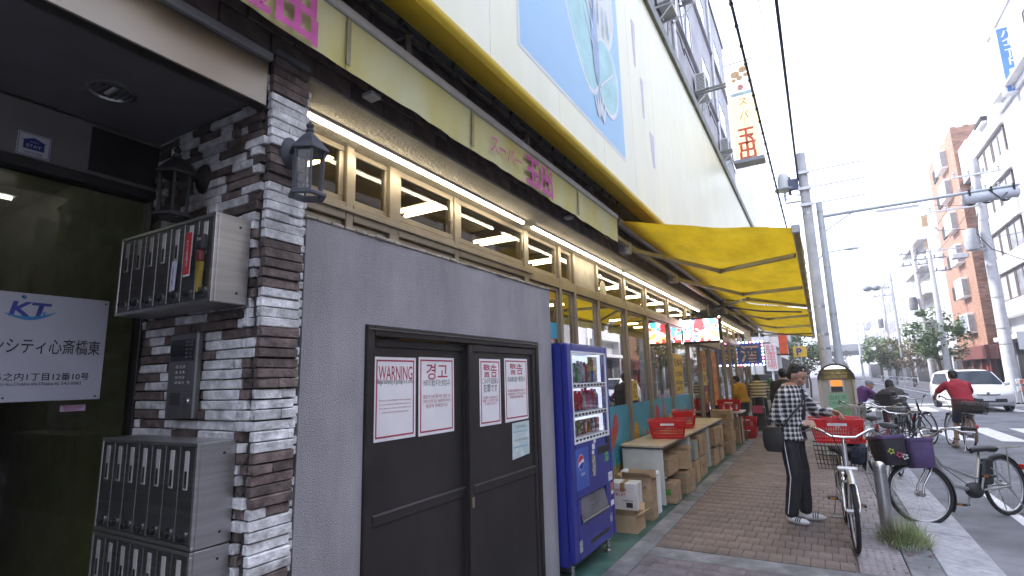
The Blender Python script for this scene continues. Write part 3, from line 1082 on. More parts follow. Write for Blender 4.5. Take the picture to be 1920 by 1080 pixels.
# LED strip lights under the soffit
tube = None
LG = 'strip lights under the shop soffit'
for i, (y0, y1, lab) in enumerate(((1.66, 4.02, 'long glowing strip light nearest the coach lantern under the soffit'), (4.17, 6.72, 'glowing strip light under the soffit behind the first awning arm'), (6.82, 9.35, 'glowing strip light under the soffit above the vending machine windows'), (9.45, 12.0, 'glowing strip light under the soffit just before the hanging screen'), (14.2, 17.0, 'glowing strip light under the soffit past the hanging screen'), (17.1, 19.7, 'farthest glowing strip light under the soffit by the liquor sign'))):
    t = thing('strip_light', lab, 'strip light', (-2.15, (y0 + y1) / 2, 2.93), group=LG)
    q = MB(); q.box(-2.172, -2.128, y0, y1, 2.934, 2.949, .002); q.build('housing', M_winfr, t)
    q = MB(); q.cyl((-2.15, y0 + .015, 2.924), (-2.15, y1 - .015, 2.924), .012, n=10); q.build('tube', M_led, t)

# window decals and posters
M_teal = P('decal_teal', (.06, .37, .58), .45, var=.12, scale=2)
M_dyel = P('decal_yellow', (.65, .42, .03), .45, var=.1)
M_dor = P('decal_orange', (.60, .12, .03), .45)
M_dpk = P('decal_pink', (.55, .08, .12), .45)
M_dgr = P('decal_green', (.06, .22, .04), .45)
M_dsand = P('decal_sand', (.42, .30, .12), .5)
rg = random.Random(17)
for i in (6, 7, 8, 9, 10):
    a, b_ = posts[i] + .065, posts[i + 1] - .065
    t = thing('window_decal', ['teal sea picture decal on the glass right behind the vending machine', 'teal decal with round yellow creatures on the glass behind the first table', 'teal decal with yellow and orange creatures left of the red tower', 'teal decal with a red tower picture behind the red baskets', 'teal decal on the last window before the shop doors'][i - 6], 'window decal', (-2.32, (a + b_) / 2, .7), group='picture decals on the shop windows')
    q = MB(); q.box(-2.3255, -2.3235, a, b_, .2, 1.185); q.build('film', M_teal, t)
    q = MB(); q.box(-2.3233, -2.3231, a, b_, .2, .42 + .05 * (i % 2)); q.build('sand_print', M_dsand, t)
    for k in range(3 + (b_ - a > 1)):
        cy = lerp(a + .15, b_ - .15, (k + rg.uniform(.1, .6)) / (3 + (b_ - a > 1)))
        cz = rg.uniform(.50, .98)
        rr = rg.uniform(.10, .17)
        mm = [M_dyel, M_dyel, M_dor, M_dyel, M_dpk][(k * 2 + i) % 5]
        q = MB()
        q.prism([(cy + rr * .75 * math.cos(u * PI / 9), cz + rr * math.sin(u * PI / 9)) for u in range(18)], 'YZ', -2.3230, -2.3226)
        q.build('creature_print', mm, t)
        q = MB()
        for s_ in (-1, 1):
            q.prism([(cy + s_ * rr * .28 + .012 * math.cos(u), cz + rr * .3 + .016 * math.sin(u)) for u in range(6)], 'YZ', -2.3225, -2.3222)
        q.prism([(cy - rr * .3, cz - rr * .15), (cy, cz - rr * .5), (cy + rr * .3, cz - rr * .15)], 'YZ', -2.3225, -2.3222)
        q.prism([(cy - rr * .5, cz - rr), (cy - rr * .2, cz - rr * 1.5), (cy + rr * .1, cz - rr)], 'YZ', -2.3225, -2.3222)
        q.build('face_print', M_dpk, t)
    q = MB()
    for k in range(6):
        y = rg.uniform(a + .05, b_ - .05); h = rg.uniform(.1, .3)
        q.prism([(y - .02, .42), (y + .02, .42), (y + rg.uniform(-.03, .03), .42 + h)], 'YZ', -2.3229 + k * 1e-5, -2.3225 + k * 1e-5)
    if i == 9:
        q.prism([(a + .5, .55), (a + .85, .55), (a + .72, 1.1), (a + .675, 1.3), (a + .63, 1.1)], 'YZ', -2.3221, -2.3218)
    q.build('weed_print', M_dgr if i != 9 else M_dpk, t)
M_pyel = P('poster_yellow', (.70, .50, .06), .55, var=.06)
def poster(label, y0, y1, z0, z1, mat, lines, ink, x=-2.318):
    t = thing('poster', label, 'poster', (x, (y0 + y1) / 2, (z0 + z1) / 2), group='posters on the shop windows')
    q = MB(); q.box(x - .001, x + .001, y0, y1, z0, z1); q.build('sheet', mat, t)
    for (s_, zz, hh, ww) in lines:
        text(t, s_, ink, (x + .0016, (y0 + y1) / 2, zz), hh, w=ww, bold=.006)
    return t
poster('tall yellow poster with dark writing on the glass above the red basket', 10.0, 10.75, 1.22, 1.95, M_pyel, [('駐輪場', 1.80, .12, .6), ('お客様専用', 1.58, .08, .6), ('長時間の駐輪は', 1.42, .06, .6), ('ご遠慮下さい', 1.31, .06, .6)], M_ink)
poster('small yellow notice on the glass behind the first table', 7.42, 7.68, 1.22, 1.50, M_pyel, [('注意', 1.42, .06, .16), ('防犯カメラ', 1.33, .035, .2), ('作動中', 1.27, .035, .14)], M_ink)
poster('orange price poster on the first shop door', 12.65, 13.1, 1.65, 2.1, P('poster_orange', (.75, .28, .02), .55), [('大特価', 1.95, .1, .38), ('98', 1.77, .12, .3)], M_redink, x=-2.30)
poster('yellow bargain poster under the orange price poster', 12.65, 13.1, 1.33, 1.64, M_pyel, [('激安', 1.48, .13, .36)], M_redink, x=-2.30)
poster('long orange and red banner on the second shop door', 13.95, 14.6, .8, 2.1, P('poster_orange', (.75, .28, .02), .55), [('本日', 1.92, .16, .5), ('特売', 1.66, .16, .5), ('一円', 1.36, .16, .5), ('セール', 1.08, .13, .55)], M_redink, x=-2.30)
t = thing('poster', 'dark red poster on the lower glass of the first shop door', 'poster', (-2.30, 12.9, 1.0), group='posters on the shop windows')
q = MB(); q.box(-2.301, -2.299, 12.65, 13.1, .75, 1.30); q.build('sheet', P('poster_dkred', (.28, .02, .03), .5, var=.3, scale=9), t)
text(t, '肉', M_pyel, (-2.2985, 12.87, 1.05), .25, bold=.006)
t = thing('poster', 'pale round notice at the top of the glass above the vending machine', 'poster', (-2.318, 6.45, 2.62), group='posters on the shop windows')
q = MB(); q.prism([(6.43 + .12 * math.cos(u * PI / 12), 2.66 + .12 * math.sin(u * PI / 12)) for u in range(24)], 'YZ', -2.311, -2.309); q.build('sheet', P('notice_cream', (.6, .55, .42), .6), t)
t = thing('window_decal', 'narrow teal decal with an orange sale print on the glass above the shed corner', 'window decal', (-2.32, 4.7, 2.1), group='picture decals on the shop windows')
q = MB(); q.box(-2.3255, -2.3235, 4.37, 5.03, 1.96, 2.12); q.build('film', M_teal, t)
q = MB(); q.prism([(4.45 + .2 * math.cos(u * PI / 6) * (1 + .3 * (u % 2)), 2.27 + .1 * math.sin(u * PI / 6)) for u in range(12)][::1], 'YZ', -2.3255, -2.3235) if False else q.box(-2.3255, -2.3235, 4.45, 4.85, 2.16, 2.34); q.build('sale_print', M_dor, t)
q = MB(); q.box(-2.3255, -2.3235, 4.6, 5.0, 2.36, 2.44); q.build('yellow_print', M_dyel, t)
M_awnrefl = P('banner_reflection_yellow', (.62, .45, .04), .6)  # next three sheets are added behind the panes to imitate the awning's yellow reflection
for (ya, yb_, za, zb_, lab, wd_) in ((5.52, 6.13, 1.86, 2.42, 'added yellow sheet imitating the awning reflection, inside the glass just above the vending machine', '特売'), (4.38, 5.0, 1.2, 1.9, 'added yellow sheet imitating the awning reflection, inside the glass right behind the shed corner', '激安'), (6.35, 7.0, 2.1, 2.42, 'narrow added yellow sheet imitating the awning reflection, inside the glass past the vending machine', '毎日安い')):
    t = thing('yellow_sheet', lab, 'banner', (-2.5, (ya + yb_) / 2, za), group='added yellow sheets imitating the awning reflection')
    q = MB(); q.box(-2.46, -2.45, ya, yb_, za, zb_); q.build('cloth', M_awnrefl, t)
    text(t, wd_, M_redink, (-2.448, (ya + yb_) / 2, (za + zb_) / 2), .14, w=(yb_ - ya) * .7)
t = thing('yellow_sheet', 'yellow cloth banner with red writing inside the window beside the coach lantern', 'banner', (-2.6, 1.9, 2.3))
q = MB(); q.box(-2.56, -2.55, 1.66, 2.1, 2.25, 2.56); q.build('cloth', P('banner_reflection_yellow', (.62, .45, .04), .6), t)
text(t, '玉出', M_redink, (-2.548, 1.88, 2.44), .14)

# AC units on the upper wall
M_ac = P('ac_cream', (.62, .62, .60), .5, var=.05)
M_acgr = P('ac_grille_dark', (.06, .06, .065), .5)
acs = ((11.6, 10.0, 'air conditioner unit high on the grey wall nearest the top of the sign'), (16.0, 9.95, 'air conditioner unit on the grey wall in the middle above the sign'), (20.6, 9.7, 'air conditioner unit on the grey wall farthest along above the sign'), (9.0, 9.3, 'air conditioner unit low on the grey wall just above the sign edge'), (14.4, 12.3, 'air conditioner unit beside an upper storey window'))
a0 = None
for (y, z, lab) in acs:
    if a0 is None:
        a0 = thing('air_conditioner', lab, 'air conditioner', (-2.4, y, z), group='air conditioners on the grey wall')
        q = MB(local=True); q.box(.05, .36, -.40, .40, 0, .58, .015); q.build('case', M_ac, a0)
        q = MB(local=True); q.lathe([(.21, .362), (.21, .37), (.20, .372)], (0, -.1, .29), 24, 'X', cap=False); fan = q.build('fan_ring', M_acgr, a0)
        q = MB(local=True)
        for k in range(9):
            q.box(.363, .367, -.31, .11, .09 + k * .05, .10 + k * .05)
        q.build('grille_bar', M_acgr, fan)
        q = MB(local=True)
        for k in range(11):
            q.box(.1, .33, -.403, -.4005, .06 + k * .045, .085 + k * .045)
        q.build('side_fin', M_acgr, a0)
        q = MB(local=True); q.box(0, .4, -.32, -.28, -.05, -.005); q.box(0, .4, .28, .32, -.05, -.005)
        q.tube([(.02, -.3, -.4), (.38, -.3, -.05)], .015, 6); q.tube([(.02, .3, -.4), (.38, .3, -.05)], .015, 6); q.build('bracket', M_winfr, a0)
        q = MB(local=True); q.tube([(.1, .42, .3), (.1, .5, .1), (.06, .52, -.5), (.04, .5, -1.2)], .025, 8); q.build('hose', M_ac, a0)
    else:
        dup(a0, (-2.4, y, z), label=lab)
# ================================================================== BIG YELLOW SIGN, VALANCE, AWNINGS
M_sign = P('sign_panel', (.80, .80, .54), .38, var=.05, scale=.8, alt=(.83, .83, .68), stain=(1.1, .07, (1, 1, .5)))
M_signy = P('sign_yellow', (.85, .60, .03), .4, var=.08, scale=2)
M_frame = P('frame_grey', (.23, .24, .22), .6, .3, var=.12)
M_picb = P('picture_blue', (.22, .46, .74), .4, var=.05, scale=1, alt=(.27, .54, .76))
M_picw = P('picture_white', (.66, .72, .74), .4, var=.04)
M_pict = P('picture_teal', (.28, .60, .62), .4, var=.06)
M_picl = P('picture_lilac', (.52, .42, .66), .4, var=.06)
M_picn = P('picture_navy', (.20, .32, .55), .4, var=.1)
M_lilac = P('faded_lilac', (.52, .45, .62), .4, var=.05)
sg = thing('shop_sign', 'very large pale yellow panel sign with a blue picture above the shop', 'sign', (-1.5, 9, 3.4))
pn = None
for i in range(22):
    y0 = -1.51 + i * .99
    if pn is None:
        q = MB(local=True); q.box(-.06, 0, .0012, .9888, .05, 3.05, .002)
        pn = q.build('panel', M_sign, sg); o = pn
    else:
        o = pn.copy(); COL.objects.link(o)
    o.location = (0, y0 - 9, 0)
q = MB()
arc = [(-1.50, 3.452), (-1.502, 3.43), (-1.512, 3.41), (-1.53, 3.398), (-1.76, 3.50), (-1.76, 3.53), (-1.56, 3.452)]
q.prism([(x, z) for x, z in arc], 'XZ', -1.51, 20.26)
q.build('yellow_return', M_signy, sg, smooth=50)
q = MB(); q.box(-1.9, -1.57, -1.5, 20.25, 3.54, 6.4); q.build('backing', M_frame, sg)
q = MB(); q.box(-1.62, -1.455, -1.51, 20.27, 6.455, 6.56, .006); q.box(-1.95, -1.47, -1.51, 20.27, 6.565, 6.70, .006); q.build('top_frame', M_frame, sg)
q = MB(); q.box(-1.9, -1.497, 20.275, 20.33, 3.42, 6.6, .005); q.build('end_cap', M_frame, sg)
# picture: generic leaf, flower and plume shapes on blue
XP = -1.4985
def pic(name, poly, mat, k):
    q = MB(); q.prism(poly, 'YZ', XP + .0006 * k, XP + .0006 * k + .0005)
    return q.build(name, mat, sg)
def leafy(cy, cz, rx, rz, rot, n=28, pt=1.0, wob=0):
    out = []
    for u in range(n):
        a = 2 * PI * u / n
        x, z = rx * math.cos(a), rz * math.sin(a) * (1 + wob * math.cos(7 * a))
        x *= (1 - pt * .35 * (z / rz))
        out.append((cy + x * math.cos(rot) - z * math.sin(rot), cz + x * math.sin(rot) + z * math.cos(rot)))
    return out
pic('picture_border', [(2.80, 3.735), (5.09, 3.735), (5.09, 6.35), (2.80, 6.35)], M_picw, 0)
pic('picture_ground', [(2.83, 3.765), (5.06, 3.765), (5.06, 6.32), (2.83, 6.32)], M_picb, 1)
pic('leaf_outline', leafy(3.98, 5.05, .50, 1.02, .24, pt=-.7), M_picw, 2)
pic('leaf', leafy(3.98, 5.05, .46, .97, .24, pt=-.7), M_pict, 3)
pic('plume_outline', leafy(4.50, 5.35, .43, .62, -.05, 56, .3, .07), M_picw, 4)
pic('plume', leafy(4.50, 5.36, .40, .58, -.05, 56, .3, .07), P('picture_cream', (.60, .66, .62), .4, var=.06), 5)
pic('flower', leafy(4.42, 5.55, .26, .36, 0, pt=.4), M_picl, 6)
pic('round_leaf_outline', leafy(4.62, 4.42, .335, .40, .1, pt=-.3), M_picw, 7)
pic('round_leaf', leafy(4.62, 4.43, .295, .36, .1, pt=-.3), M_pict, 8)
pic('stem', leafy(4.31, 4.72, .085, .50, .05, pt=.5), M_picn, 9)
for k in range(5):
    pic('root', leafy(4.27 + k * .05, 4.05 - .03 * abs(k - 2), .02, .12, .5 - k * .2), M_picw, 10 + k)
for k, (a, b_) in enumerate(((4.05, 4.9), (4.0, 5.3), (3.9, 5.6))):
    pic('leaf_vein', [(4.25, 4.55 + k * .2), (4.26, 4.57 + k * .2), (a, b_), (a - .005, b_ - .015)], M_picw, 15 + k)
pic('leaf_vein', [(4.38, 4.24), (4.39, 4.22), (4.80, 4.55), (4.79, 4.57)], M_picw, 18)
for k in range(4):
    pic('plume_line', leafy(4.30 + k * .13, 5.0 + .04 * (k % 2), .012, .16, .1 * (k - 1.5)), M_picn, 20 + k)
# faded letter strokes left on the panels
for (y, z, a, h_, r_) in ((2.22, 4.25, .05, .38, .35), (5.72, 5.45, .075, .30, -.12), (5.95, 4.85, .055, .26, -.10), (6.25, 4.3, .10, .22, 0)):
    pic('faded_letter', [(y - a, z + h_), (y + a, z + h_), (y + a * .6 + r_ * h_, z - h_), (y - a * .2 + r_ * h_, z - h_)], M_lilac, 1)
# conduit with clips and brackets below the sign
cd = thing('cable_conduit', 'rusty cable conduit with clips running under the yellow sign', 'conduit', (-1.76, 2.5, 3.5))
q = MB()
q.tube([(-1.79, -1.4 + k * .5, 3.455 + .008 * (k % 2)) for k in range(15)], .016, 8)
q.tube([(-1.82, -1.4 + k * .4, 3.49 + .010 * ((k * 7) % 3)) for k in range(19)], .010, 6)
q.build('pipe', P('rusty_pipe', (.10, .075, .06), .7, .4, var=.3, scale=15), cd)
for k in range(30):
    y = .05 + k * .24
    if y > 5.6:
        break
    q = MB(); q.lathe([(.020, -.012), (.020, .012)], (-1.79, y, 3.458), 8, 'Y'); q.box(-1.785, -1.77, y - .006, y + .006, 3.477, 3.50); q.ell((-1.772, y, 3.495), .013, 6, 5)
    q.build('clip', M_black, cd)
for y in (.6, 2.02, 3.40, 4.75):
    q = MB(); q.box(-1.90, -1.76, y - .018, y + .018, 3.40, 3.43, .003); q.box(-1.78, -1.752, y - .018, y + .018, 3.25, 3.399, .003); q.tube([(-1.89, y + .05, 3.62), (-1.76, y + .03, 3.44)], .012, 6)
    q.build('bracket', P('rust_steel', (.17, .15, .14), .7, .4, var=.25, scale=12), cd)

# retracted awning with lettered valance
M_val = P('valance_cloth', (.56, .48, .12), .7, var=.1, scale=2.2, alt=(.60, .60, .36), stretch=(1, 1.0, .45), bump=.2, bscale=12)
M_bar = P('awning_bar', (.46, .46, .47), .45, .4, var=.06)
M_magenta = P('letter_magenta', (.52, .07, .30), .6, var=.12, scale=12)
ra = thing('retracted_awning', 'rolled up awning whose faded yellow valance has magenta lettering', 'awning', (-1.78, 2.2, 3.0))
q = MB(); q.box(-1.80, -1.725, -2.2, 5.42, 3.243, 3.298, .008); q.build('front_bar', M_bar, ra)
q = MB(); q.box(-1.88, -1.81, -2.2, 5.42, 3.20, 3.27, .02); q.build('roller', M_frame, ra)
def valance(y0, y1, seed):
    rg = random.Random(seed)
    cols = int((y1 - y0) / .05)
    rows = 6
    vs, fs = [], []
    ph = rg.uniform(0, 6)
    for i in range(cols + 1):
        y = lerp(y0, y1, i / cols)
        for j in range(rows + 1):
            f = j / rows
            amp = .004 * f
            x = -1.742 + amp * math.sin(y * 9 + ph) + amp * .8 * math.sin(y * 23 + ph * 2 + f * 2) - .012 * f
            z = 3.243 - .255 * f - .003 * f * math.sin(y * 5 + ph)
            if f == 1: z += .002 * math.sin(y * 31)
            vs.append((x, y, z))
    n = rows + 1
    for i in range(cols):
        for j in range(rows):
            fs.append((i * n + j, i * n + j + 1, (i + 1) * n + j + 1, (i + 1) * n + j))
    q = MB(); q.add(vs, fs)
    return q.build('valance', M_val, ra, smooth=60)
for k, (a, b_) in enumerate(((-2.2, -.9), (-.9, .2), (.2, 1.572), (1.576, 2.60), (2.604, 4.30), (4.304, 5.42))):
    valance(a, b_, k)
for y in (-.9, .2, 1.574, 2.602, 4.302):
    q = MB(); q.box(-1.737, -1.732, y - .012, y + .012, 3.0, 3.24); q.build('seam', P('seam_dark', (.30, .28, .16), .7), ra)
for y0 in (.42, 2.77):
    text(ra, 'スーパー', M_magenta, (-1.722, y0 + .235, 3.105), .105, w=.42, bold=.006)
    text(ra, '玉出', M_magenta, (-1.722, y0 + .74, 3.10), .185, w=.46, bold=.013)
for y in (1.78, 4.25):
    q = MB(); q.box(-1.86, -1.79, y, y + .07, 2.975, 3.0, .004); q.build('hook_box', M_bar, ra)

# extended yellow awnings
M_awn = CLOTH('awning_yellow', (.68, .465, .018), .58, var=.05, scale=1.5, alt=(.66, .42, .012), stain=(2.0, .2, (1.6, .7, 1)))
M_arm = P('awning_arm', (.36, .34, .31), .45, .4, var=.08)
M_valy = CLOTH('valance_pale', (.62, .55, .25), .35)
def awning(label, y0, y1, arms):
    t = thing('yellow_awning', label, 'awning', (-.95, (y0 + y1) / 2, 3.0), group='extended yellow awnings')
    nx, ny = 24, int((y1 - y0) / .22)
    vs, fs = [], []
    for i in range(ny + 1):
        y = lerp(y0, y1, i / ny)
        for j in range(nx + 1):
            f = j / nx
            x = lerp(-1.80, -.06, f)
            sag = .045 * math.sin(PI * f) * (.6 + .4 * math.cos(y * 1.7)) + .016 * math.sin(PI * f) * math.sin(y * 4.3 + f * 5) + .007 * math.sin(PI * f) * math.sin(y * 2.1 - f * 16)
            vs.append((x, y, lerp(3.27, 2.90, f) - sag))
    n = nx + 1
    for i in range(ny):
        for j in range(nx):
            fs.append((i * n + j, (i + 1) * n + j, (i + 1) * n + j + 1, i * n + j + 1))
    q = MB(); q.add(vs, fs); q.build('fabric', M_awn, t, smooth=60)
    q = MB(); q.box(-.085, -.02, y0 - .04, y1 + .04, 2.845, 2.905, .012); q.build('front_bar', P('awning_front_bar', (.46, .40, .24), .5, .2), t)
    q = MB(); q.box(-.09, -.015, y0 - .075, y0 - .041, 2.835, 2.915, .006); q.build('end_cap', M_bar, t)
    q = MB(); q.cyl((-1.80, y0, 3.28), (-1.80, y1, 3.28), .05, n=12); q.build('roller', M_arm, t, smooth=40)
    q = MB(); q.box(-1.83, -1.77, y0 - .1, y1, 3.05, 3.10, .006); q.build('mount_bar', M_arm, t)
    vs, fs = [], []
    m = int((y1 - y0) / .12)
    for i in range(m + 1):
        y = lerp(y0, y1, i / m)
        vs += [(-.022, y, 2.85), (-.012 + .008 * math.sin(y * 11), y, 2.70 + .008 * math.sin(y * 7))]
    for i in range(m):
        fs.append((2 * i, 2 * i + 1, 2 * i + 3, 2 * i + 2))
    q = MB(); q.add(vs, fs); q.build('valance', M_valy, t, smooth=60)
    for (a, e, b_) in arms:
        S, E_, F_ = Vector((-1.80, a, 3.03)), Vector((-1.04, e, 2.955)), Vector((-.10, b_, 2.865))
        for (u, v_) in ((S, E_), (E_, F_)):
            dd = (v_ - u).normalized()
            sd = dd.cross(Vector((0, 0, 1))).normalized()
            rot = Matrix((sd, dd, sd.cross(dd))).transposed()
            q = MB(); q.obox((u + v_) / 2, (.038, (v_ - u).length, .055), rot, .008)
            q.build('arm', M_arm, t)
        q = MB(); q.ell(E_, (.045, .045, .04), 10, 6); q.build('elbow', M_frame, t, smooth=60)
        q = MB(); q.box(-1.90, -1.80, a - .09, a + .09, 2.98, 3.12, .01); q.cyl((-1.80, a, 2.97), (-1.80, a, 3.10), .04, n=10); q.build('shoulder_bracket', M_bar, t)
    return t
awning('first extended yellow awning reaching over the sidewalk from the end of the valance', 5.55, 12.85, ((5.95, 7.65, 6.72), (8.3, 10.2, 9.4), (12.4, 10.9, 12.1)))
awning('second extended yellow awning farther along over the shop doors', 13.1, 23.6, ((13.5, 15.4, 14.2), (16.8, 18.6, 17.4), (20.5, 22.0, 21.1), (23.2, 21.8, 23.0)))
t = thing('awning_crank', 'thin dark crank rod hanging between the two yellow awnings', 'crank rod', (-1.75, 13.0, 2.6))
q = MB(); q.tube([(-1.8, 13.0, 3.1), (-1.0, 13.05, 2.93), (-.2, 13.02, 2.84)], .02, 6); q.build('rod', M_dkmetal, t)

# hanging video screen
sc = thing('hanging_screen', 'bright video screen in a bulb-lit black frame hanging under the soffit', 'screen', (-1.9, 11, 2.2))
XL, XR, YS = -2.36, -1.58, 11.0
q = MB(); q.box(XL, XR, YS, YS + .12, 2.17, 2.69, .008); q.build('case', M_black, sc)
def screenmat():
    m = bpy.data.materials.new('screen_picture'); m.use_nodes = True
    n, l = m.node_tree.nodes, m.node_tree.links
    b = n['Principled BSDF']
    tc = n.new('ShaderNodeTexCoord'); vo = n.new('ShaderNodeTexVoronoi'); vo.inputs['Scale'].default_value = 14
    nz = n.new('ShaderNodeTexNoise'); nz.inputs['Scale'].default_value = 5
    l.new(tc.outputs['Object'], nz.inputs[0])
    ad = n.new('ShaderNodeMixRGB'); ad.inputs[0].default_value = .25
    l.new(tc.outputs['Object'], ad.inputs[1]); l.new(nz.outputs['Color'], ad.inputs[2]); l.new(ad.outputs[0], vo.inputs['Vector'])
    rp = n.new('ShaderNodeValToRGB')
    sp = n.new('ShaderNodeSeparateColor'); l.new(vo.outputs['Color'], sp.inputs[0]); l.new(sp.outputs[0], rp.inputs[0])
    cs = [(0, (.9, .05, .06)), (.2, (1, 1, 1)), (.45, (.95, .92, .75)), (.6, (.1, .45, .85)), (.72, (1, .45, .1)), (.85, (1, 1, 1)), (.95, (.1, .12, .35))]
    el = rp.color_ramp.elements
    el[0].position, el[0].color = cs[0][0], (*cs[0][1], 1)
    el[1].position, el[1].color = cs[-1][0], (*cs[-1][1], 1)
    for p_, c_ in cs[1:-1]:
        e = el.new(p_); e.color = (*c_, 1)
    rp.color_ramp.interpolation = 'CONSTANT'
    l.new(rp.outputs[0], b.inputs['Emission Color']); b.inputs['Emission Strength'].default_value = 2.4
    l.new(rp.outputs[0], b.inputs['Base Color'])
    return m
q = MB(); q.box(XL + .05, XR - .05, YS - .003, YS, 2.215, 2.645); q.build('display', screenmat(), sc)
M_bulbw = EM('white_bulb', (.95, .97, 1.0), 6.0)
for (x, z) in ((XR - .02, 2.665), (XR - .02, 2.19), (XL + .02, 2.665), (XL + .02, 2.19)):
    q = MB(); q.ell((x, YS - .012, z), .018, 8, 6); q.build('bulb', M_bulbw, sc, smooth=60)
q = MB(); q.box(XL + .2, XL + .23, YS + .04, YS + .07, 2.69, 2.93); q.box(XR - .23, XR - .2, YS + .04, YS + .07, 2.69, 2.93); q.build('hanger', M_frame, sc)
# liquor sign with chasing bulbs
lq = thing('liquor_sign', 'dark blue box sign with the gold character 酒 ringed by lit bulbs', 'sign', (-2.0, 20, 2.2))
XL, XR, YS, Z0, Z1 = -2.40, -1.58, 19.6, 1.84, 2.60
q = MB(); q.box(XL, XR, YS, YS + .2, Z0, Z1, .01); q.build('case', P('sign_navy', (.05, .10, .30), .4), lq)
text(lq, '酒', P('letter_tan', (.72, .52, .36), .5), ((XL + XR) / 2, YS - .004, (Z0 + Z1) / 2), .42, face='-Y', bold=.0099)
cols = [M_bulbw, EM('red_bulb', (1, .15, .25), 5), M_bulbw, EM('blue_bulb', (.3, .5, 1), 5)]
for k in range(28):
    f = k / 28 * 4
    s_, u = int(f), f - int(f)
    x, z = [(lerp(XL, XR, u), Z0), (XR, lerp(Z0, Z1, u)), (lerp(XR, XL, u), Z1), (XL, lerp(Z1, Z0, u))][s_]
    q = MB(); q.ell((x, YS - .02, z), .032, 6, 5); q.build('bulb', cols[k % 4], lq, smooth=60)
q = MB(); q.box(-2.1, -1.9, YS + .08, YS + .12, Z1 + .002, 2.929); q.build('hanger', M_frame, lq)

# tall vertical sign
vs_ = thing('vertical_sign', 'tall internally pale vertical sign with red characters スーパー玉出 high over the street', 'sign', (-1.0, 14.5, 8.5))
XL, XR, YS, Z0, Z1 = -1.36, -.64, 14.3, 7.05, 9.75
M_vs = EM('vsign_white', (1, .98, .90), .55)
M_vsy = EM('vsign_yellow', (1, .85, .42), .55)
M_vsr = P('vsign_red', (.80, .14, .08), .45, var=.05)
q = MB(); q.box(XL, XR, YS, YS + .38, Z0, Z1, .012); q.build('case', M_vs, vs_)
q = MB(); q.box(XL + .03, XR - .03, YS - .004, YS, Z0 + .03, Z0 + 1.7); q.build('yellow_face', M_vsy, vs_)
q = MB(); q.box(XL - .01, XR + .01, YS - .02, YS + .40, Z0 - .10, Z0 - .002, .006); q.build('base_trim', P('vsign_grey', (.32, .33, .36), .5, .3), vs_)
q = MB(); q.box(XL - .01, XR + .01, YS - .02, YS + .40, Z1 + .002, Z1 + .02, .004); q.build('top_trim', M_bar, vs_)
text(vs_, 'ス｜パ｜', M_vsr, (-1.0, YS - .006, 8.31), .18, face='-Y', vert=True, bold=.004, lead=.78)
text(vs_, '玉', M_vsr, (-1.0, YS - .006, 7.66), .36, face='-Y', bold=.02, w=.42)
text(vs_, '出', M_vsr, (-1.0, YS - .006, 7.24), .36, face='-Y', bold=.02, w=.40)
q = MB(); q.prism([(-1.02 + .075 * math.cos(u * PI / 10), 9.03 + .085 * math.sin(u * PI / 10)) for u in range(20)], 'XZ', YS - .008, YS - .002); q.build('red_dot', P('vsign_pink', (.75, .35, .3), .5), vs_)
q = MB()
for k in range(5):
    cx, cz, r_ = [(-1.12, 9.42, .10), (-.93, 9.52, .09), (-1.02, 9.30, .07), (-.86, 9.35, .06), (-1.16, 9.26, .05)][k]
    q.prism([(cx + r_ * math.cos(u * PI / 6) * (1 + .25 * (u % 2)), cz + r_ * math.sin(u * PI / 6)) for u in range(12)], 'XZ', YS - .006 - k * .0004, YS - .002)
q.build('emblem', P('vsign_orange', (.75, .50, .26), .5), vs_)
q = MB(); q.box(XL + .08, XR - .08, YS - .005, YS - .001, 8.80, 8.90); q.build('pale_band', P('vsign_aqua', (.60, .75, .75), .5), vs_)
for z in (7.4, 9.3):
    q = MB()
    q.box(-2.40, XL - .002, YS + .1, YS + .16, z, z + .04); q.box(-2.40, XL - .002, YS + .26, YS + .32, z, z + .04)
    q.build('bracket', M_frame, vs_)
# ================================================================== PLASTER SHED WITH SLIDING DOORS
M_plast = P('rough_plaster', (.375, .36, .38), .9, var=.06, scale=2.2, bump=.75, bscale=230, stain=(1.7, .16, (1, 2.0, .35)))
M_door = P('brown_door', (.040, .034, .033), .42, .35, var=.1, scale=1.5, stain=(2.2, .2, (1, 1.5, .5)))
M_doorfr = P('brown_door_frame', (.042, .036, .034), .4, .45, var=.12)
M_doorhi = P('door_strip', (.15, .135, .125), .35, .6)
sh = thing('storage_shed', 'grey roughcast shed front with brown double sliding doors', 'shed', (-1.95, 2.7, 0))
Y0, Y1, ZT = 1.515, 3.97, 2.28
DY0, DY1, DZ = 1.885, 3.70, 1.832
q = MB()
q.box(-1.96, -1.90, Y0, DY0 - .005, 0, DZ + .005, 0); q.box(-1.96, -1.90, DY1 + .005, Y1, 0, DZ + .005, 0); q.box(-1.96, -1.90, Y0, Y1, DZ + .005, ZT, 0)
q.build('front_wall', M_plast, sh)
q = MB(); q.box(-2.30, -1.962, Y1 - .06, Y1 - .002, 0, ZT, .004); q.box(-2.30, -1.962, Y0 + .002, Y0 + .06, 0, ZT, .004); q.build('side_wall', M_plast, sh)
q = MB(); q.box(-2.30, -1.965, Y0, Y1, ZT - .05, ZT - .002, .004); q.build('roof', M_concd, sh)
rg = random.Random(9)
q = MB()
y = Y0 - .01
while y < Y1 - .02:
    L = rg.uniform(.05, .085)
    q.box(-1.985, -1.888 + rg.uniform(-.006, .004), y, y + L - .006, ZT + .001, ZT + rg.uniform(.012, .022), .004)
    y += L
q.build('coping_edge', P('coping_scrap', (.40, .36, .30), .85, var=.2, scale=12), sh)
q = MB()
q.box(-1.955, -1.882, DY0, DY0 + .045, .0, DZ, .004); q.box(-1.955, -1.882, DY1 - .045, DY1, .0, DZ, .004)
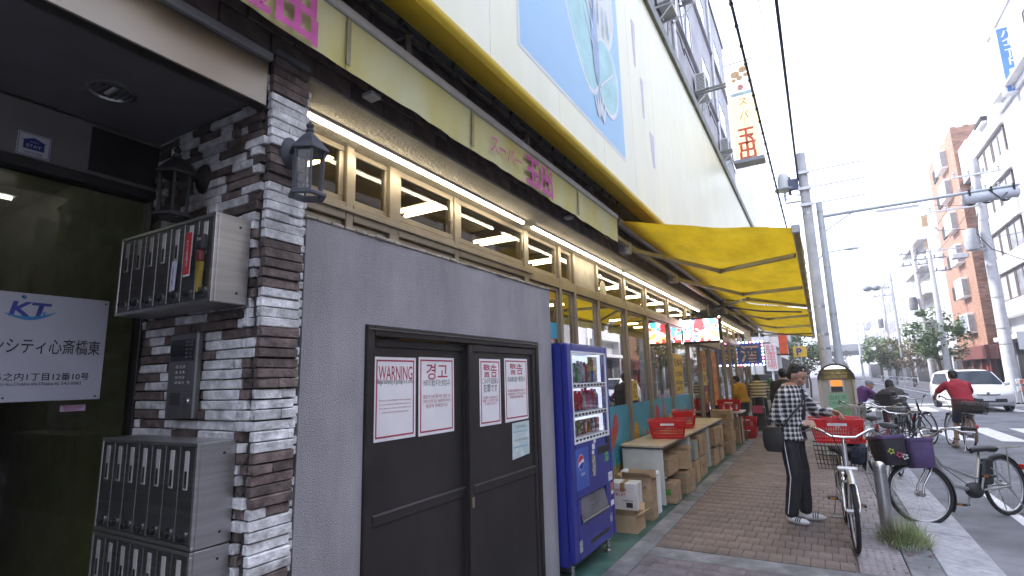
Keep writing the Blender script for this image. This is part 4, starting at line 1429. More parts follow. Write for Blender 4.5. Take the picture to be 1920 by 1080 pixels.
q.box(-1.955, -1.882, DY0 + .046, DY1 - .046, DZ - .05, DZ, .004); q.box(-1.955, -1.89, DY0 + .046, DY1 - .046, 0, .035, .004)
fr = q.build('door_frame', M_doorfr, sh)
q = MB(); q.box(-1.8815, -1.874, DY0, DY1, DZ - .022, DZ - .014, .001); q.build('drip_edge', M_doorhi, fr)
def sliding(y0, y1, x, near):
    q = MB()
    st = .045
    q.box(x - .03, x, y0, y0 + st, .04, DZ - .055, .004); q.box(x - .03, x, y1 - st, y1, .04, DZ - .055, .004)
    q.box(x - .03, x, y0 + st, y1 - st, DZ - .10, DZ - .055, .004); q.box(x - .03, x, y0 + st, y1 - st, .04, .12, .004)
    q.box(x - .03, x - .001, y0 + st, y1 - st, .87, .925, .003)
    d = q.build('sliding_door', M_door, sh)
    q = MB(); q.box(x - .024, x - .012, y0 + st - .004, y1 - st + .004, .925, DZ - .10); q.build('upper_panel', M_door, d)
    q = MB(); q.box(x - .024, x - .010, y0 + st - .004, y1 - st + .004, .12, .87); q.build('lower_panel', M_door, d)
    q = MB(); q.box(x, x + .004, y0 + st, y1 - st, .916, .923); q.build('rail_trim', M_doorhi, d)
    return d
dl = sliding(1.935, 2.80, -1.925, True)
dr = sliding(2.755, 3.65, -1.890, False)
q = MB(); q.box(-1.8895, -1.8865, 2.772, 2.795, .80, .86, .002); q.build('lock_plate', P('brass', (.45, .38, .26), .35, .9), dr)
q = MB(); q.box(-1.925, -1.921, 1.945, 1.965, .35, .62, .002); q.build('finger_pull', M_black, dl)
# four warning posters
def warn(label, y0, y1, z0, z1, head, hh, hw, x, rows, red=True, headmat=None, sk=.0):
    t = thing('warning_poster', label, 'poster', (x, (y0 + y1) / 2, z0), group='red bordered warning posters on the brown doors')
    q = MB(); q.add([(x + d, y, z) for d in (0, .0012) for (y, z) in ((y0, z0), (y1, z0 + sk), (y1, z1), (y0, z1))], [(3, 2, 1, 0), (4, 5, 6, 7), (0, 1, 5, 4), (1, 2, 6, 5), (2, 3, 7, 6), (3, 0, 4, 7)])
    q.build('sheet', M_paper, t)
    q = MB(); q.frame('YZ', x + .0013, x + .0018, y0 + .014, y1 - .014, z0 + .016 + sk, z1 - .014, .0085); q.build('red_border', M_redink, t)
    c = (y0 + y1) / 2
    text(t, head, headmat or M_redink, (x + .0019, c, z1 - .045 - hh / 2), hh, w=hw, bold=.008)
    for (s_, zz, h_, w_, m_) in rows:
        text(t, s_, m_, (x + .0019, c, zz), h_, w=w_)
    return t
XA, XB = -1.9355, -1.9005
XA = -1.925 - .012 + .0015; XB = -1.890 - .012 + .0015
warn('white poster headed WARNING in tall red letters, leftmost on the doors', 1.982, 2.300, 1.262, 1.683, 'WARNING', .074, .26, XA, [
    ('Illegal dumping of garbage is a crime', 1.555, .026, .27, M_ink), ('Persons who illegally dump garbage', 1.462, .008, .24, M_redink), ('are punished by imprisonment up to', 1.442, .008, .24, M_redink),
    ('five years or a fine of 10 million yen', 1.422, .008, .24, M_redink), ('under the Waste Disposal Law', 1.402, .008, .20, M_redink)])
warn('white poster with red Korean heading 경고', 2.325, 2.655, 1.258, 1.690, '경고', .072, .20, XA, [
    ('쓰레기의 불법 투기는 범죄입니다', 1.545, .030, .25, M_ink), ('불법으로 쓰레기를 버린 사람은 5년', 1.468, .017, .25, M_redink), ('이하의 징역 또는 1000만엔 이하의', 1.442, .017, .25, M_redink), ('벌금에 처해집니다', 1.416, .017, .20, M_redink)])
warn('white poster with bold red 警告 heading over thick black Japanese writing', 2.885, 3.145, 1.262, 1.690, '警告', .066, .17, XB, [
    ('ごみの不法投棄は', 1.548, .032, .19, M_ink), ('犯罪です', 1.500, .040, .17, M_ink), ('不法投棄をした者は五年以下の', 1.440, .014, .19, M_redink), ('懲役若しくは千万円以下の罰金', 1.420, .014, .19, M_redink), ('又は併科されます', 1.400, .014, .15, M_redink)])
warn('white poster with thin red 警告 heading, rightmost above the pale notice', 3.20, 3.535, 1.262, 1.700, '警告', .060, .19, XB, [
    ('非法投棄垃圾是一種犯罪行為', 1.555, .028, .25, M_ink), ('非法投棄垃圾者将被処以五年以下', 1.475, .014, .26, M_redink), ('有期徒刑或一千万日元以下的', 1.452, .014, .26, M_redink), ('罰款或両者併処', 1.430, .014, .2, M_redink)], sk=.006)
t = thing('plastic_notice', 'pale blue notice in a clear plastic sleeve below the rightmost poster', 'notice', (XB, 3.4, 1.1))
q = MB(); q.add([(XB + d, y, z) for d in (0, .0012) for (y, z) in ((3.285, 1.005), (3.535, 1.02), (3.540, 1.255), (3.29, 1.25))], [(3, 2, 1, 0), (4, 5, 6, 7), (0, 1, 5, 4), (1, 2, 6, 5), (2, 3, 7, 6), (3, 0, 4, 7)])
q.build('sleeve', P('sleeve_paper', (.48, .60, .62), .25, var=.1, scale=6, alt=(.60, .68, .66)), t)
for zz, h_ in ((1.185, .006), (1.08, .008)):
    q = MB(); q.box(XB + .0013, XB + .0017, 3.31, 3.515, zz, zz + h_); q.build('blue_line', P('line_blue', (.2, .45, .6), .5), t)
text(t, '火災予防のお願い', P('ink_grey', (.2, .28, .3), .6), (XB + .0018, 3.41, 1.222), .015, w=.15)
text(t, 'お問い合わせ 大阪市環境局', P('ink_grey', (.2, .28, .3), .6), (XB + .0018, 3.41, 1.13), .012, w=.18)

# ================================================================== VENDING MACHINE
M_vblue = P('vending_blue', (.012, .022, .24), .32, var=.06, scale=1.5, coat=.3)
M_vwhite = P('vending_white', (.70, .72, .75), .35, var=.03)
vm = thing('vending_machine', 'blue drinks vending machine standing between the shed and the tables', 'vending machine', (-2.05, 4.45, 0))
VX, VY0, VY1, VZ0, VZ1 = -1.775, 3.985, 4.955, .11, 1.84
q = MB(); q.box(-2.36, VX - .26, VY0 + .01, VY1 - .005, VZ0, VZ1, .012)
for (a, b_, c, d) in ((VY0 + .01, VY0 + .09, VZ0, VZ1), (VY1 - .07, VY1 - .005, VZ0, VZ1), (VY0 + .09, VY1 - .07, VZ1 - .07, VZ1), (VY0 + .09, VY1 - .07, VZ0, 1.02)):
    q.box(VX - .259, VX - .055 - (.05 if d < 1.1 else 0), a, b_, c, d)
q.build('cabinet', M_vblue, vm)
# door built round the openings
W0, W1, WZ0, WZ1 = VY0 + .10, VY1 - .075, 1.03, 1.765
q = MB()
q.box(VX - .052, VX, VY0, W0, VZ0 + .03, VZ1, .012); q.box(VX - .052, VX, W1, VY1, VZ0 + .03, VZ1, .012)
q.box(VX - .052, VX, W0, W1, WZ1, VZ1, .008)
q.box(VX - .052, VX, W0, W1, VZ0 + .03, .40, .006); q.box(VX - .052, VX, W0, W1, .595, WZ0, .006)
q.box(VX - .052, VX, W0, W0 + .06, .40, .595); q.box(VX - .052, VX, W1 - .14, W1, .40, .595)
dr_ = q.build('front_door', M_vblue, vm)
q = MB(); q.box(VX - .24, VX - .235, W0, W1, WZ0, WZ1); q.box(VX - .235, VX - .05, W0 + .001, W0 + .02, WZ0, WZ1); q.box(VX - .235, VX - .05, W1 - .02, W1 - .001, WZ0, WZ1)
q.build('display_lining', EM('vending_backlight', (.78, .86, 1.0), .55), vm)
q = MB(); q.frame('YZ', VX - .01, VX + .004, W0 - .012, W1 + .012, WZ0 - .012, WZ1 + .012, .018, .003); q.build('window_frame', M_vwhite, vm)
q = MB(); q.box(VX - .012, VX - .008, W0 + .006, W1 - .006, WZ0 + .006, WZ1 - .006); q.build('display_glass', GLASS('vending_glass', (.86, .88, .9), 1.6), vm)
CANS = [P('can_%d' % i, c, .35, .2, var=.35, scale=22) for i, c in enumerate([(.55, .03, .04), (.02, .10, .45), (.5, .42, .05), (.06, .3, .08), (.6, .6, .6), (.25, .08, .05), (.55, .2, .03), (.35, .08, .3), (.08, .08, .1), (.5, .55, .2)])]
rg = random.Random(31)
for r_, (z, hh, br) in enumerate(((1.515, .20, .034), (1.275, .195, .034), (1.072, .115, .031))):
    q = MB(); q.box(VX - .22, VX - .03, W0 + .005, W1 - .005, z - .05, z - .006); q.box(VX - .03, VX - .006, W0 + .005, W1 - .005, z - .045, z - .008, .003)
    shf = q.build('shelf', M_vwhite, vm)
    n = 10
    for k in range(n):
        y = lerp(W0 + .055, W1 - .055, k / (n - 1))
        m_ = CANS[rg.choice([4, 4, 1, 5, 0, 9, 3]) if r_ == 0 else (rg.choice([0, 0, 7, 4, 3, 5]) if r_ == 1 else rg.choice([0, 5, 8, 4, 6, 2]))]
        q = MB()
        if r_ < 2:
            h2 = hh * rg.uniform(.82, 1)
            q.lathe([(br * .9, 0), (br, .01), (br, h2 * .68), (br * .45, h2 * .86), (br * .4, h2 * .9), (br * .42, h2), (0, h2)], (VX - .10, y, z), 10)
        else:
            q.lathe([(br * .8, 0), (br, .008), (br, hh - .012), (br * .82, hh), (0, hh)], (VX - .10, y, z), 10)
        q.build('sample_can' if r_ == 2 else 'sample_bottle', m_, vm, smooth=40)
        q = MB(); q.box(VX - .0295 + .024, VX - .001, y - .021, y + .021, z - .036, z - .017, .002)
        q.build('button', M_black, shf)
        q = MB(); q.box(VX - .16, VX - .07, y - .028, y + .028, z - .0055, z - .001); q.build('price_card', CANS[rg.choice([0, 1, 4])], shf)
q = MB(); q.box(VX - .06, VX - .055, W0 + .5, W0 + .72, 1.615, 1.74); q.build('ad_card', P('ad_yellow', (.75, .5, .08), .5), vm)
text(vm, '120', M_redink, (VX - .053, W0 + .61, 1.69), .06, w=.12, bold=.01)
text(vm, '円', M_redink, (VX - .053, W0 + .61, 1.64), .03)
# lower panel: round emblem, coin area, flap
q = MB(); q.box(VX + .0005, VX + .002, W0 - .01, W0 + .26, .66, .98, .001); q.build('ad_panel', P('ad_blue', (.03, .07, .34), .3, var=.2, scale=4, alt=(.06, .14, .5)), vm)
cy, cz, rr = W0 + .10, .87, .062
def disc(r_, k, mat, name, fn=None):
    q = MB()
    pts = [(cy + r_ * math.cos(u * PI / 18), cz + r_ * math.sin(u * PI / 18)) for u in range(36)]
    if fn:
        pts = fn(r_)
    q.prism(pts, 'YZ', VX + .002 + k * .0005, VX + .0024 + k * .0005)
    q.build(name, mat, vm)
disc(rr, 0, M_vwhite, 'emblem_disc')
def topf(r_):
    up = [(cy + r_ * math.cos(a), cz + r_ * math.sin(a)) for a in [R(200 - i * 175 / 14) for i in range(15)]]
    return up + [(cy + r_ * (.9 - i * .26), cz + r_ * (.22 + .16 * math.sin(i * .9))) for i in range(1, 7)]
def botf(r_):
    lo = [(cy + r_ * math.cos(a), cz + r_ * math.sin(a)) for a in [R(212 + i * 146 / 14) for i in range(15)]]
    return lo + [(cy + r_ * (.85 - i * .27), cz + r_ * (-.18 + .12 * math.sin(i * .9))) for i in range(1, 6)]
disc(rr * .93, 1, P('emblem_red', (.55, .02, .05), .4), 'emblem_red', topf)
disc(rr * .93, 1, P('emblem_blue', (.01, .04, .35), .4), 'emblem_blue', botf)
text(vm, 'pepsi', M_vwhite, (VX + .003, W0 + .13, .775), .026, bold=.004)
q = MB(); q.box(VX + .0005, VX + .004, W0 + .50, W0 + .79, .88, .945, .001); q.build('control_panel', M_black, vm)
q = MB(); q.box(VX + .004, VX + .012, W0 + .70, W0 + .78, .955, 1.01, .003); q.build('coin_slot', M_black, vm)
q = MB(); q.box(VX + .004, VX + .007, W0 + .73, W0 + .755, .962, 1.0); q.build('slot_light', P('slot_orange', (.8, .3, .05), .4), vm)
for (y, z, w_, h_, m_, nm) in ((.36, .94, .06, .045, M_vwhite, 'price_sticker'), (.40, .99, .05, .035, M_vwhite, 'price_sticker'), (.345, .72, .075, .17, P('sticker_mix', (.4, .38, .3), .5, var=.5, scale=40), 'info_sticker'), (.35, .90, .05, .03, M_vwhite, 'price_sticker'),
                               (.66, .80, .085, .085, P('sticker_green', (.1, .42, .12), .5), 'green_sticker'), (.72, .62, .105, .075, M_vwhite, 'white_sticker'), (.77, .53, .06, .065, P('sticker_orange', (.6, .2, .08), .5), 'orange_sticker'),
                               (.77, .495, .06, .03, M_vwhite, 'white_sticker'), (.75, .40, .085, .045, M_vwhite, 'white_sticker'), (.0, .20, .06, .085, P('sticker_grey', (.45, .47, .5), .5, var=.4, scale=80), 'grey_sticker'), (.71, .27, .055, .05, P('sticker_grey', (.45, .47, .5), .5), 'grey_sticker')):
    q = MB(); q.box(VX + .0005, VX + .0015, W0 + y, W0 + y + w_, z, z + h_); q.build(nm, m_, vm)
text(vm, '売切', M_redink, (VX + .002, W0 + .77, .662), .02)
text(vm, '統一美化マーク', M_vwhite, (VX + .001, W0 + .74, .335), .012, w=.07)
text(vm, '販売中', M_ink, (VX + .002, W0 + .705, .845), .018)
q = MB(); q.box(VX - .09, VX - .02, W0 + .06, W1 - .14, .405, .59); q.build('bin_recess', M_black, vm)
q = MB(); q.add([(VX - .018, W0 + .065, .585), (VX - .018, W1 - .145, .585), (VX + .012, W1 - .145, .43), (VX + .012, W0 + .065, .43), (VX - .025, W0 + .065, .585), (VX - .025, W1 - .145, .585), (VX + .006, W1 - .145, .425), (VX + .006, W0 + .065, .425)], [(3, 2, 1, 0), (4, 5, 6, 7), (0, 1, 5, 4), (1, 2, 6, 5), (2, 3, 7, 6), (3, 0, 4, 7)])
fl = q.build('pickup_flap', P('flap_grey', (.12, .12, .13), .25, var=.2), vm)
q = MB(); q.box(VX + .008, VX + .02, W0 + .06, W1 - .14, .408, .425, .003); q.build('flap_lip', M_frame, fl)
text(vm, 'PUSH', P('flap_print', (.4, .42, .45), .4), (VX + .002, W0 + .33, .52), .02, w=.12)
q = MB(); q.box(VX - .01, VX + .0012, W0 + .23, W1 - .12, .205, .245, .008); q.build('foot_slot', M_black, vm)
for y in (VY0 + .08, VY1 - .08):
    q = MB(); q.cyl((VX - .06, y, .0), (VX - .06, y, VZ0), .018, n=10); q.cyl((VX - .06, y, 0), (VX - .06, y, .012), .035, n=12); q.build('foot', M_stain, vm)
q = MB(); q.box(-2.3, VX - .07, VY0 + .04, VY1 - .04, .07, VZ0 - .002); q.build('base_pan', M_black, vm)

# ================================================================== TABLES, CARTONS AND BASKETS
M_ttop = P('table_laminate', (.56, .49, .38), .4, var=.1, scale=6, alt=(.48, .40, .29))
M_tside = P('table_side', (.55, .56, .52), .5, var=.07, scale=5)
M_tedge = P('table_edge', (.09, .075, .065), .6)
def table(label, y0, y1, side=True):
    t = thing('packing_table', label, 'table', (-2.02, (y0 + y1) / 2, 0), group='packing tables along the shop windows')
    q = MB(); q.box(-2.28, -1.755, y0, y1, .685, .712, .004); q.build('top', M_ttop, t)
    q = MB(); q.box(-2.282, -1.752, y0 - .002, y1 + .002, .668, .684, .003); q.build('top_edge', M_tedge, t)
    q = MB(); q.box(-2.27, -1.765, y0 + .015, y0 + .04, .02, .667, .003); q.build('end_panel', M_tside, t)
    q = MB(); q.box(-2.27, -1.765, y1 - .04, y1 - .015, .02, .667, .003); q.build('end_panel', M_tside, t)
    q = MB(); q.box(-2.26, -1.79, y0 + .041, y1 - .041, .30, .318, .003); q.build('shelf', M_tside, t)
    q = MB(); q.box(-2.275, -2.262, y0 + .041, y1 - .041, .06, .64); q.build('back_panel', M_tside, t)
    return t
table('first packing table with a plain pale end panel, nearest the vending machine', 6.68, 8.20)
table('second packing table with a red basket standing at its far end', 8.24, 9.72)
table('third packing table, last before the doorway cartons', 9.76, 11.22)
M_card = P('cardboard', (.40, .28, .165), .8, var=.1, scale=5, stretch=(1, 1, 6), stain=(4, .25))
M_cardl = P('cardboard_light', (.47, .33, .19), .8, var=.1, scale=5)
M_cardd = P('cardboard_inside', (.26, .165, .09), .85)
M_tape = P('tape_brown', (.33, .22, .10), .3)
BG = 'cardboard cartons by the tables'
def carton(label, x, y, z, sx, sy, sz, rz=0, mat=None, open_=False, prints=(), flaps=.45):
    """sx across the sidewalk, sy along it"""
    mat = mat or M_card
    t = thing('carton', label, 'carton', (x, y, z), rz, group=BG)
    hx, hy = sx / 2, sy / 2
    q = MB(local=True)
    if open_:
        w = .006
        q.box(-hx, hx, -hy, -hy + w, 0, sz); q.box(-hx, hx, hy - w, hy, 0, sz); q.box(-hx, -hx + w, -hy + w, hy - w, 0, sz); q.box(hx - w, hx, -hy + w, hy - w, 0, sz); q.box(-hx + w, hx - w, -hy + w, hy - w, 0, w)
        q.build('box', mat, t)
        for (ax, sgn, L) in (('x', 1, .8), ('x', -1, .8), ('y', 1, .5), ('y', -1, .5)):
            q = MB(local=True)
            f = sz * flaps
            if ax == 'x':
                q.add([(sgn * hx, -hy, sz), (sgn * hx, hy, sz), (sgn * (hx + f * .55), hy, sz + f * .25), (sgn * (hx + f * .55), -hy, sz + f * .25)], [(0, 1, 2, 3)])
            else:
                q.add([(-hx, sgn * hy, sz), (hx, sgn * hy, sz), (hx * .95, sgn * (hy + f * .35), sz + f * .5), (-hx * .95, sgn * (hy + f * .35), sz + f * .5)], [(0, 1, 2, 3)])
            q.build('flap', mat, t)
    else:
        q.box(-hx, hx, -hy, hy, 0, sz, .004); q.build('box', mat, t)
        q = MB(local=True); q.box(-.025, .025, -hy - .001, hy + .001, sz * .7, sz + .001); q.build('tape', M_tape, t)
        q = MB(local=True); q.box(hx - .001, hx + .0008, -.004, .004, 0.01, sz - .005); q.build('seam', M_cardd, t)
    for (kind, face, u, v, w, h, m) in prints:
        q = MB(local=True)
        if face == 'x':
            q.box(hx + .0005, hx + .0012, u * hy - w / 2, u * hy + w / 2, v * sz - h / 2, v * sz + h / 2)
        else:
            q.box(u * hx - w / 2, u * hx + w / 2, -hy - .0012, -hy - .0005, v * sz - h / 2, v * sz + h / 2)
        q.build('print', m, t)
    return t
def cartext(t, s_, mat, off, h, w, face='-Y', bold=.004):
    o = ROOT[t.name]
    text(t, s_, mat, (o[0] + off[0], o[1] + off[1], o[2] + off[2]), h, w=w, face=face, bold=bold, name='print')
M_wbox = P('carton_white', (.62, .62, .62), .6, var=.06)
M_polys = P('foam_white', (.72, .73, .74), .8, var=.03)
t = carton('open brown carton with its flap hanging, lowest in front of the vending machine', -1.92, 5.62, 0, .34, .30, .17, mat=M_cardl, open_=True, flaps=.75)
t = carton('white printed carton lying on the open brown carton', -1.965, 5.83, .16, .30, .24, .27, .05, mat=M_wbox, prints=(('p', 'y', .45, .2, .07, .05, M_ink),))
cartext(t, 'SWEET', M_redink, (-.03, -.1215, .20), .035, .15); cartext(t, 'FRUIT', M_redink, (-.03, -.1215, .155), .035, .14); cartext(t, 'California', M_ink, (.05, -.1215, .10), .018, .12)
t = carton('tall brown carton with black arrow marks beside the white printed one', -1.90, 6.13, 0, .33, .20, .44, mat=M_card, open_=True, flaps=.25)
cartext(t, '↑↑', M_ink, (.06, -.1025, .32), .07, .1)
t = thing('foam_box', 'white foam box standing on edge behind the brown cartons', 'foam box', (-1.92, 6.36, 0))
q = MB(local=True); q.box(-.26, .17, -.06, .06, 0, .46, .012); q.build('body', M_polys, t)
q = MB(local=True); q.box(-.265, .175, .062, .085, 0, .465, .01); q.build('lid', M_polys, t)
t = carton('brown carton with a green label on the ground under the first table', -1.86, 7.05, 0, .34, .30, .24, mat=M_card, prints=(('p', 'y', .3, .55, .12, .07, P('label_green', (.1, .3, .05), .6)),))
t = thing('paper_bag', 'crumpled grey paper lying on the carton with the green label', 'paper', (-1.95, 7.05, .242))
q = MB(local=True); q.ell((0, 0, .035), (.13, .12, .035), 9, 5); q.v = [(v[0] + random.uniform(-.015, .015), v[1] + random.uniform(-.015, .015), max(0, v[2] + random.uniform(-.012, .012))) for v in q.v]; q.build('sheet', P('grey_paper', (.45, .45, .48), .7), t)
carton('wide brown carton with torn hand holes on the ground under the first table', -1.88, 7.72, 0, .42, .44, .28, -.05, prints=(('p', 'x', .5, .7, .09, .03, M_cardd),))
carton('open light carton sticking out of the first table shelf', -1.88, 7.70, .319, .40, .36, .23, .1, mat=M_cardl, open_=True, flaps=.3)
carton('flat stacked carton at the back of the first table shelf', -1.98, 7.15, .319, .46, .5, .2)
carton('tall narrow carton on the ground at the start of the second table', -1.86, 8.45, 0, .30, .2, .30, mat=M_cardl)
carton('large printed carton on the ground in the middle of the second table', -1.93, 8.98, 0, .40, .55, .29, prints=(('p', 'x', 0, .5, .2, .06, M_cardd),))
carton('grey green carton on the shelf at the start of the second table', -1.9, 8.44, .319, .36, .26, .27, mat=P('carton_greygreen', (.30, .33, .28), .7))
carton('wide carton on the shelf of the second table', -1.93, 9.05, .319, .40, .6, .30)
carton('carton on the ground under the third table', -1.93, 10.2, 0, .40, .5, .27)
carton('carton with open flaps on the ground at the far end of the third table', -1.93, 10.85, 0, .38, .4, .22, mat=M_cardl, open_=True, flaps=.3)
carton('carton on the shelf of the third table', -1.92, 10.3, .319, .42, .55, .30)
carton('tilted light carton on the shelf at the far end of the third table', -1.9, 10.9, .319, .36, .4, .26, .08, mat=M_cardl)
for k, (lab, dz, h_) in enumerate((('bottom carton of the stack past the tables', 0, .22), ('second carton from the bottom of the stack past the tables', .222, .2), ('third carton from the bottom of the stack past the tables', .424, .2), ('topmost carton of the stack past the tables', .626, .2))):
    carton(lab, -1.86 + .02 * (k % 2), 11.75 + .03 * k, dz, .40, .5, h_, .03 * (k - 1), prints=(('p', 'y', .2, .5, .1, .08, M_cardd),))
carton('carton standing under the far basket table by the shop door', -1.95, 13.5, .0, .5, .7, .55)

M_redb = P('basket_red', (.60, .012, .015), .35, var=.06, scale=3)
RB = 'red shopping baskets'
def basket(label, loc, rz=0, sx=.44, sy=.31, sz=.23, mat=None, handle=True):
    t = thing('shopping_basket', label, 'shopping basket', loc, rz, group=RB)
    mat = mat or M_redb
    A = lambda f: (sx / 2 * lerp(.80, 1, f), sy / 2 * lerp(.80, 1, f))
    q = MB(local=True)
    a0, b0 = A(0)
    q.box(-a0, a0, -b0, b0, .004, .012, .002)
    for (f0, f1, th) in ((0, .12, .005), (.66, .93, .005)):
        (a, b), (c, d) = A(f0), A(f1)
        z0, z1 = f0 * sz + .005, f1 * sz
        r0 = [(-a, -b, z0), (a, -b, z0), (a, b, z0), (-a, b, z0)]
        r1 = [(-c, -d, z1), (c, -d, z1), (c, d, z1), (-c, d, z1)]
        q.loft([r0, r1], cap=False)
        q.loft([[(x * .975, y * .97, z) for x, y, z in r0], [(x * .975, y * .97, z) for x, y, z in r1]], cap=False)
    q.build('shell', mat, t)
    q = MB(local=True)
    for side in range(4):
        n = 20 if side % 2 == 0 else 14
        for k in range(n + 1):
            u = lerp(-1, 1, k / n)
            def pt(f):
                a, b = A(f)
                return [(u * a, -b), (a, u * b), (u * a, b), (-a, u * b)][side]
            p0, p1 = pt(.10), pt(.68)
            q.tube([(*p0, .10 * sz), (*p1, .68 * sz)], .0042, 4)
    for f in (.25, .40, .54):
        a, b = A(f)
        q.tube([(-a, -b, f * sz), (a, -b, f * sz), (a, b, f * sz), (-a, b, f * sz), (-a, -b, f * sz)], .0038, 4)
    q.build('lattice', mat, t)
    q = MB(local=True)
    a, b = A(1)
    q.tube([(-a, -b, sz), (a, -b, sz), (a, b, sz), (-a, b, sz)], .010, 6, closed=True)
    q.build('rim', mat, t)
    if handle:
        for s_ in (-1, 1):
            q = MB(local=True); q.tube([(-a * .7, s_ * b * .98, sz + .004), (-a * .55, s_ * b * 1.02, sz + .014), (a * .55, s_ * b * 1.02, sz + .014), (a * .7, s_ * b * .98, sz + .004)], .006, 6); q.build('handle', mat, t)
    q = MB(local=True); q.box(-.09, .09, -A(.8)[1] - .004, -A(.8)[1] - .0005, sz * .74, sz * .85); q.build('white_print', M_paper, t)
    return t
basket('red basket lying across the first packing table', (-1.90, 7.55, .713), .25, .50, .34, .24)
basket('red basket standing on the second packing table', (-2.0, 9.1, .713), PI / 2 + .1, .46, .33, .27)
b_ = basket('red basket on the table by the shop doors', (-1.9, 13.4, .715), .05, .5, .36, .24)
t = thing('basket_table', 'small white topped table with a dark edge holding a red basket by the shop doors', 'table', (-1.93, 13.45, 0))
q = MB(); q.box(-2.25, -1.62, 13.05, 13.95, .68, .71, .004); q.build('top', M_wbox, t)
for (x, y) in ((-2.22, 13.1), (-1.66, 13.1), (-2.22, 13.9), (-1.66, 13.9)):
    q = MB(); q.box(x - .015, x + .015, y - .015, y + .015, 0, .679); q.build('leg', M_tedge, t)
basket('lower red basket of the pair on the ground by the shop doors', (-1.70, 14.5, .002), .0, .48, .36, .24)
basket('upper red basket of the pair on the ground by the shop doors', (-1.70, 14.52, .25), .04, .48, .36, .24)
# ================================================================== BICYCLES
M_tyre = P('tyre_rubber', (.02, .02, .021), .8, var=.15)
M_chrome = P('chrome', (.66, .66, .66), .16, 1.0, var=.04)
M_alloy = P('bike_alloy', (.52, .52, .53), .32, .9, var=.06)
M_silver = P('bike_silver', (.50, .50, .51), .3, .7, var=.06)
M_bblack = P('bike_black', (.018, .018, .02), .35, var=.1)
M_bplast = P('black_plastic', (.022, .022, .024), .55, var=.15)
M_wire = P('wire_black', (.02, .02, .02), .45, .3)
M_wires = P('wire_silver', (.5, .5, .5), .3, .8)
M_refl = P('reflector_red', (.60, .02, .01), .25)
M_amber = P('reflector_amber', (.70, .24, .01), .25)
M_bred = P('bike_red', (.40, .02, .03), .35)

def wire_basket(parent, x0, x1, y0, y1, z0, z1, mat, taper=.85, n=11, name='basket'):
    q = MB(local=True)
    cx, cy = (x0 + x1) / 2, (y0 + y1) / 2
    def C(f):
        k = lerp(taper, 1, f)
        return cx + (x0 - cx) * k, cx + (x1 - cx) * k, cy + (y0 - cy) * k, cy + (y1 - cy) * k
    for i in range(6):
        f = i / 5
        a, b, c, d = C(f); z = lerp(z0, z1, f)
        q.tube([(a, c, z), (b, c, z), (b, d, z), (a, d, z)], .006 if i == 5 else .0028, 4, closed=True)
    for i in range(n + 1):
        u = i / n
        a, b, c, d = C(0); e, f_, g, h = C(1)
        for p, r_ in (((lerp(a, b, u), c), (lerp(e, f_, u), g)), ((lerp(a, b, u), d), (lerp(e, f_, u), h)), ((a, lerp(c, d, u)), (e, lerp(g, h, u))), ((b, lerp(c, d, u)), (f_, lerp(g, h, u)))):
            q.tube([(*p, z0), (*r_, z1)], .0025, 4, cap=False)
        q.tube([(lerp(a, b, u), c, z0), (lerp(a, b, u), d, z0)], .0025, 4, cap=False)
    return q.build(name, mat, parent)

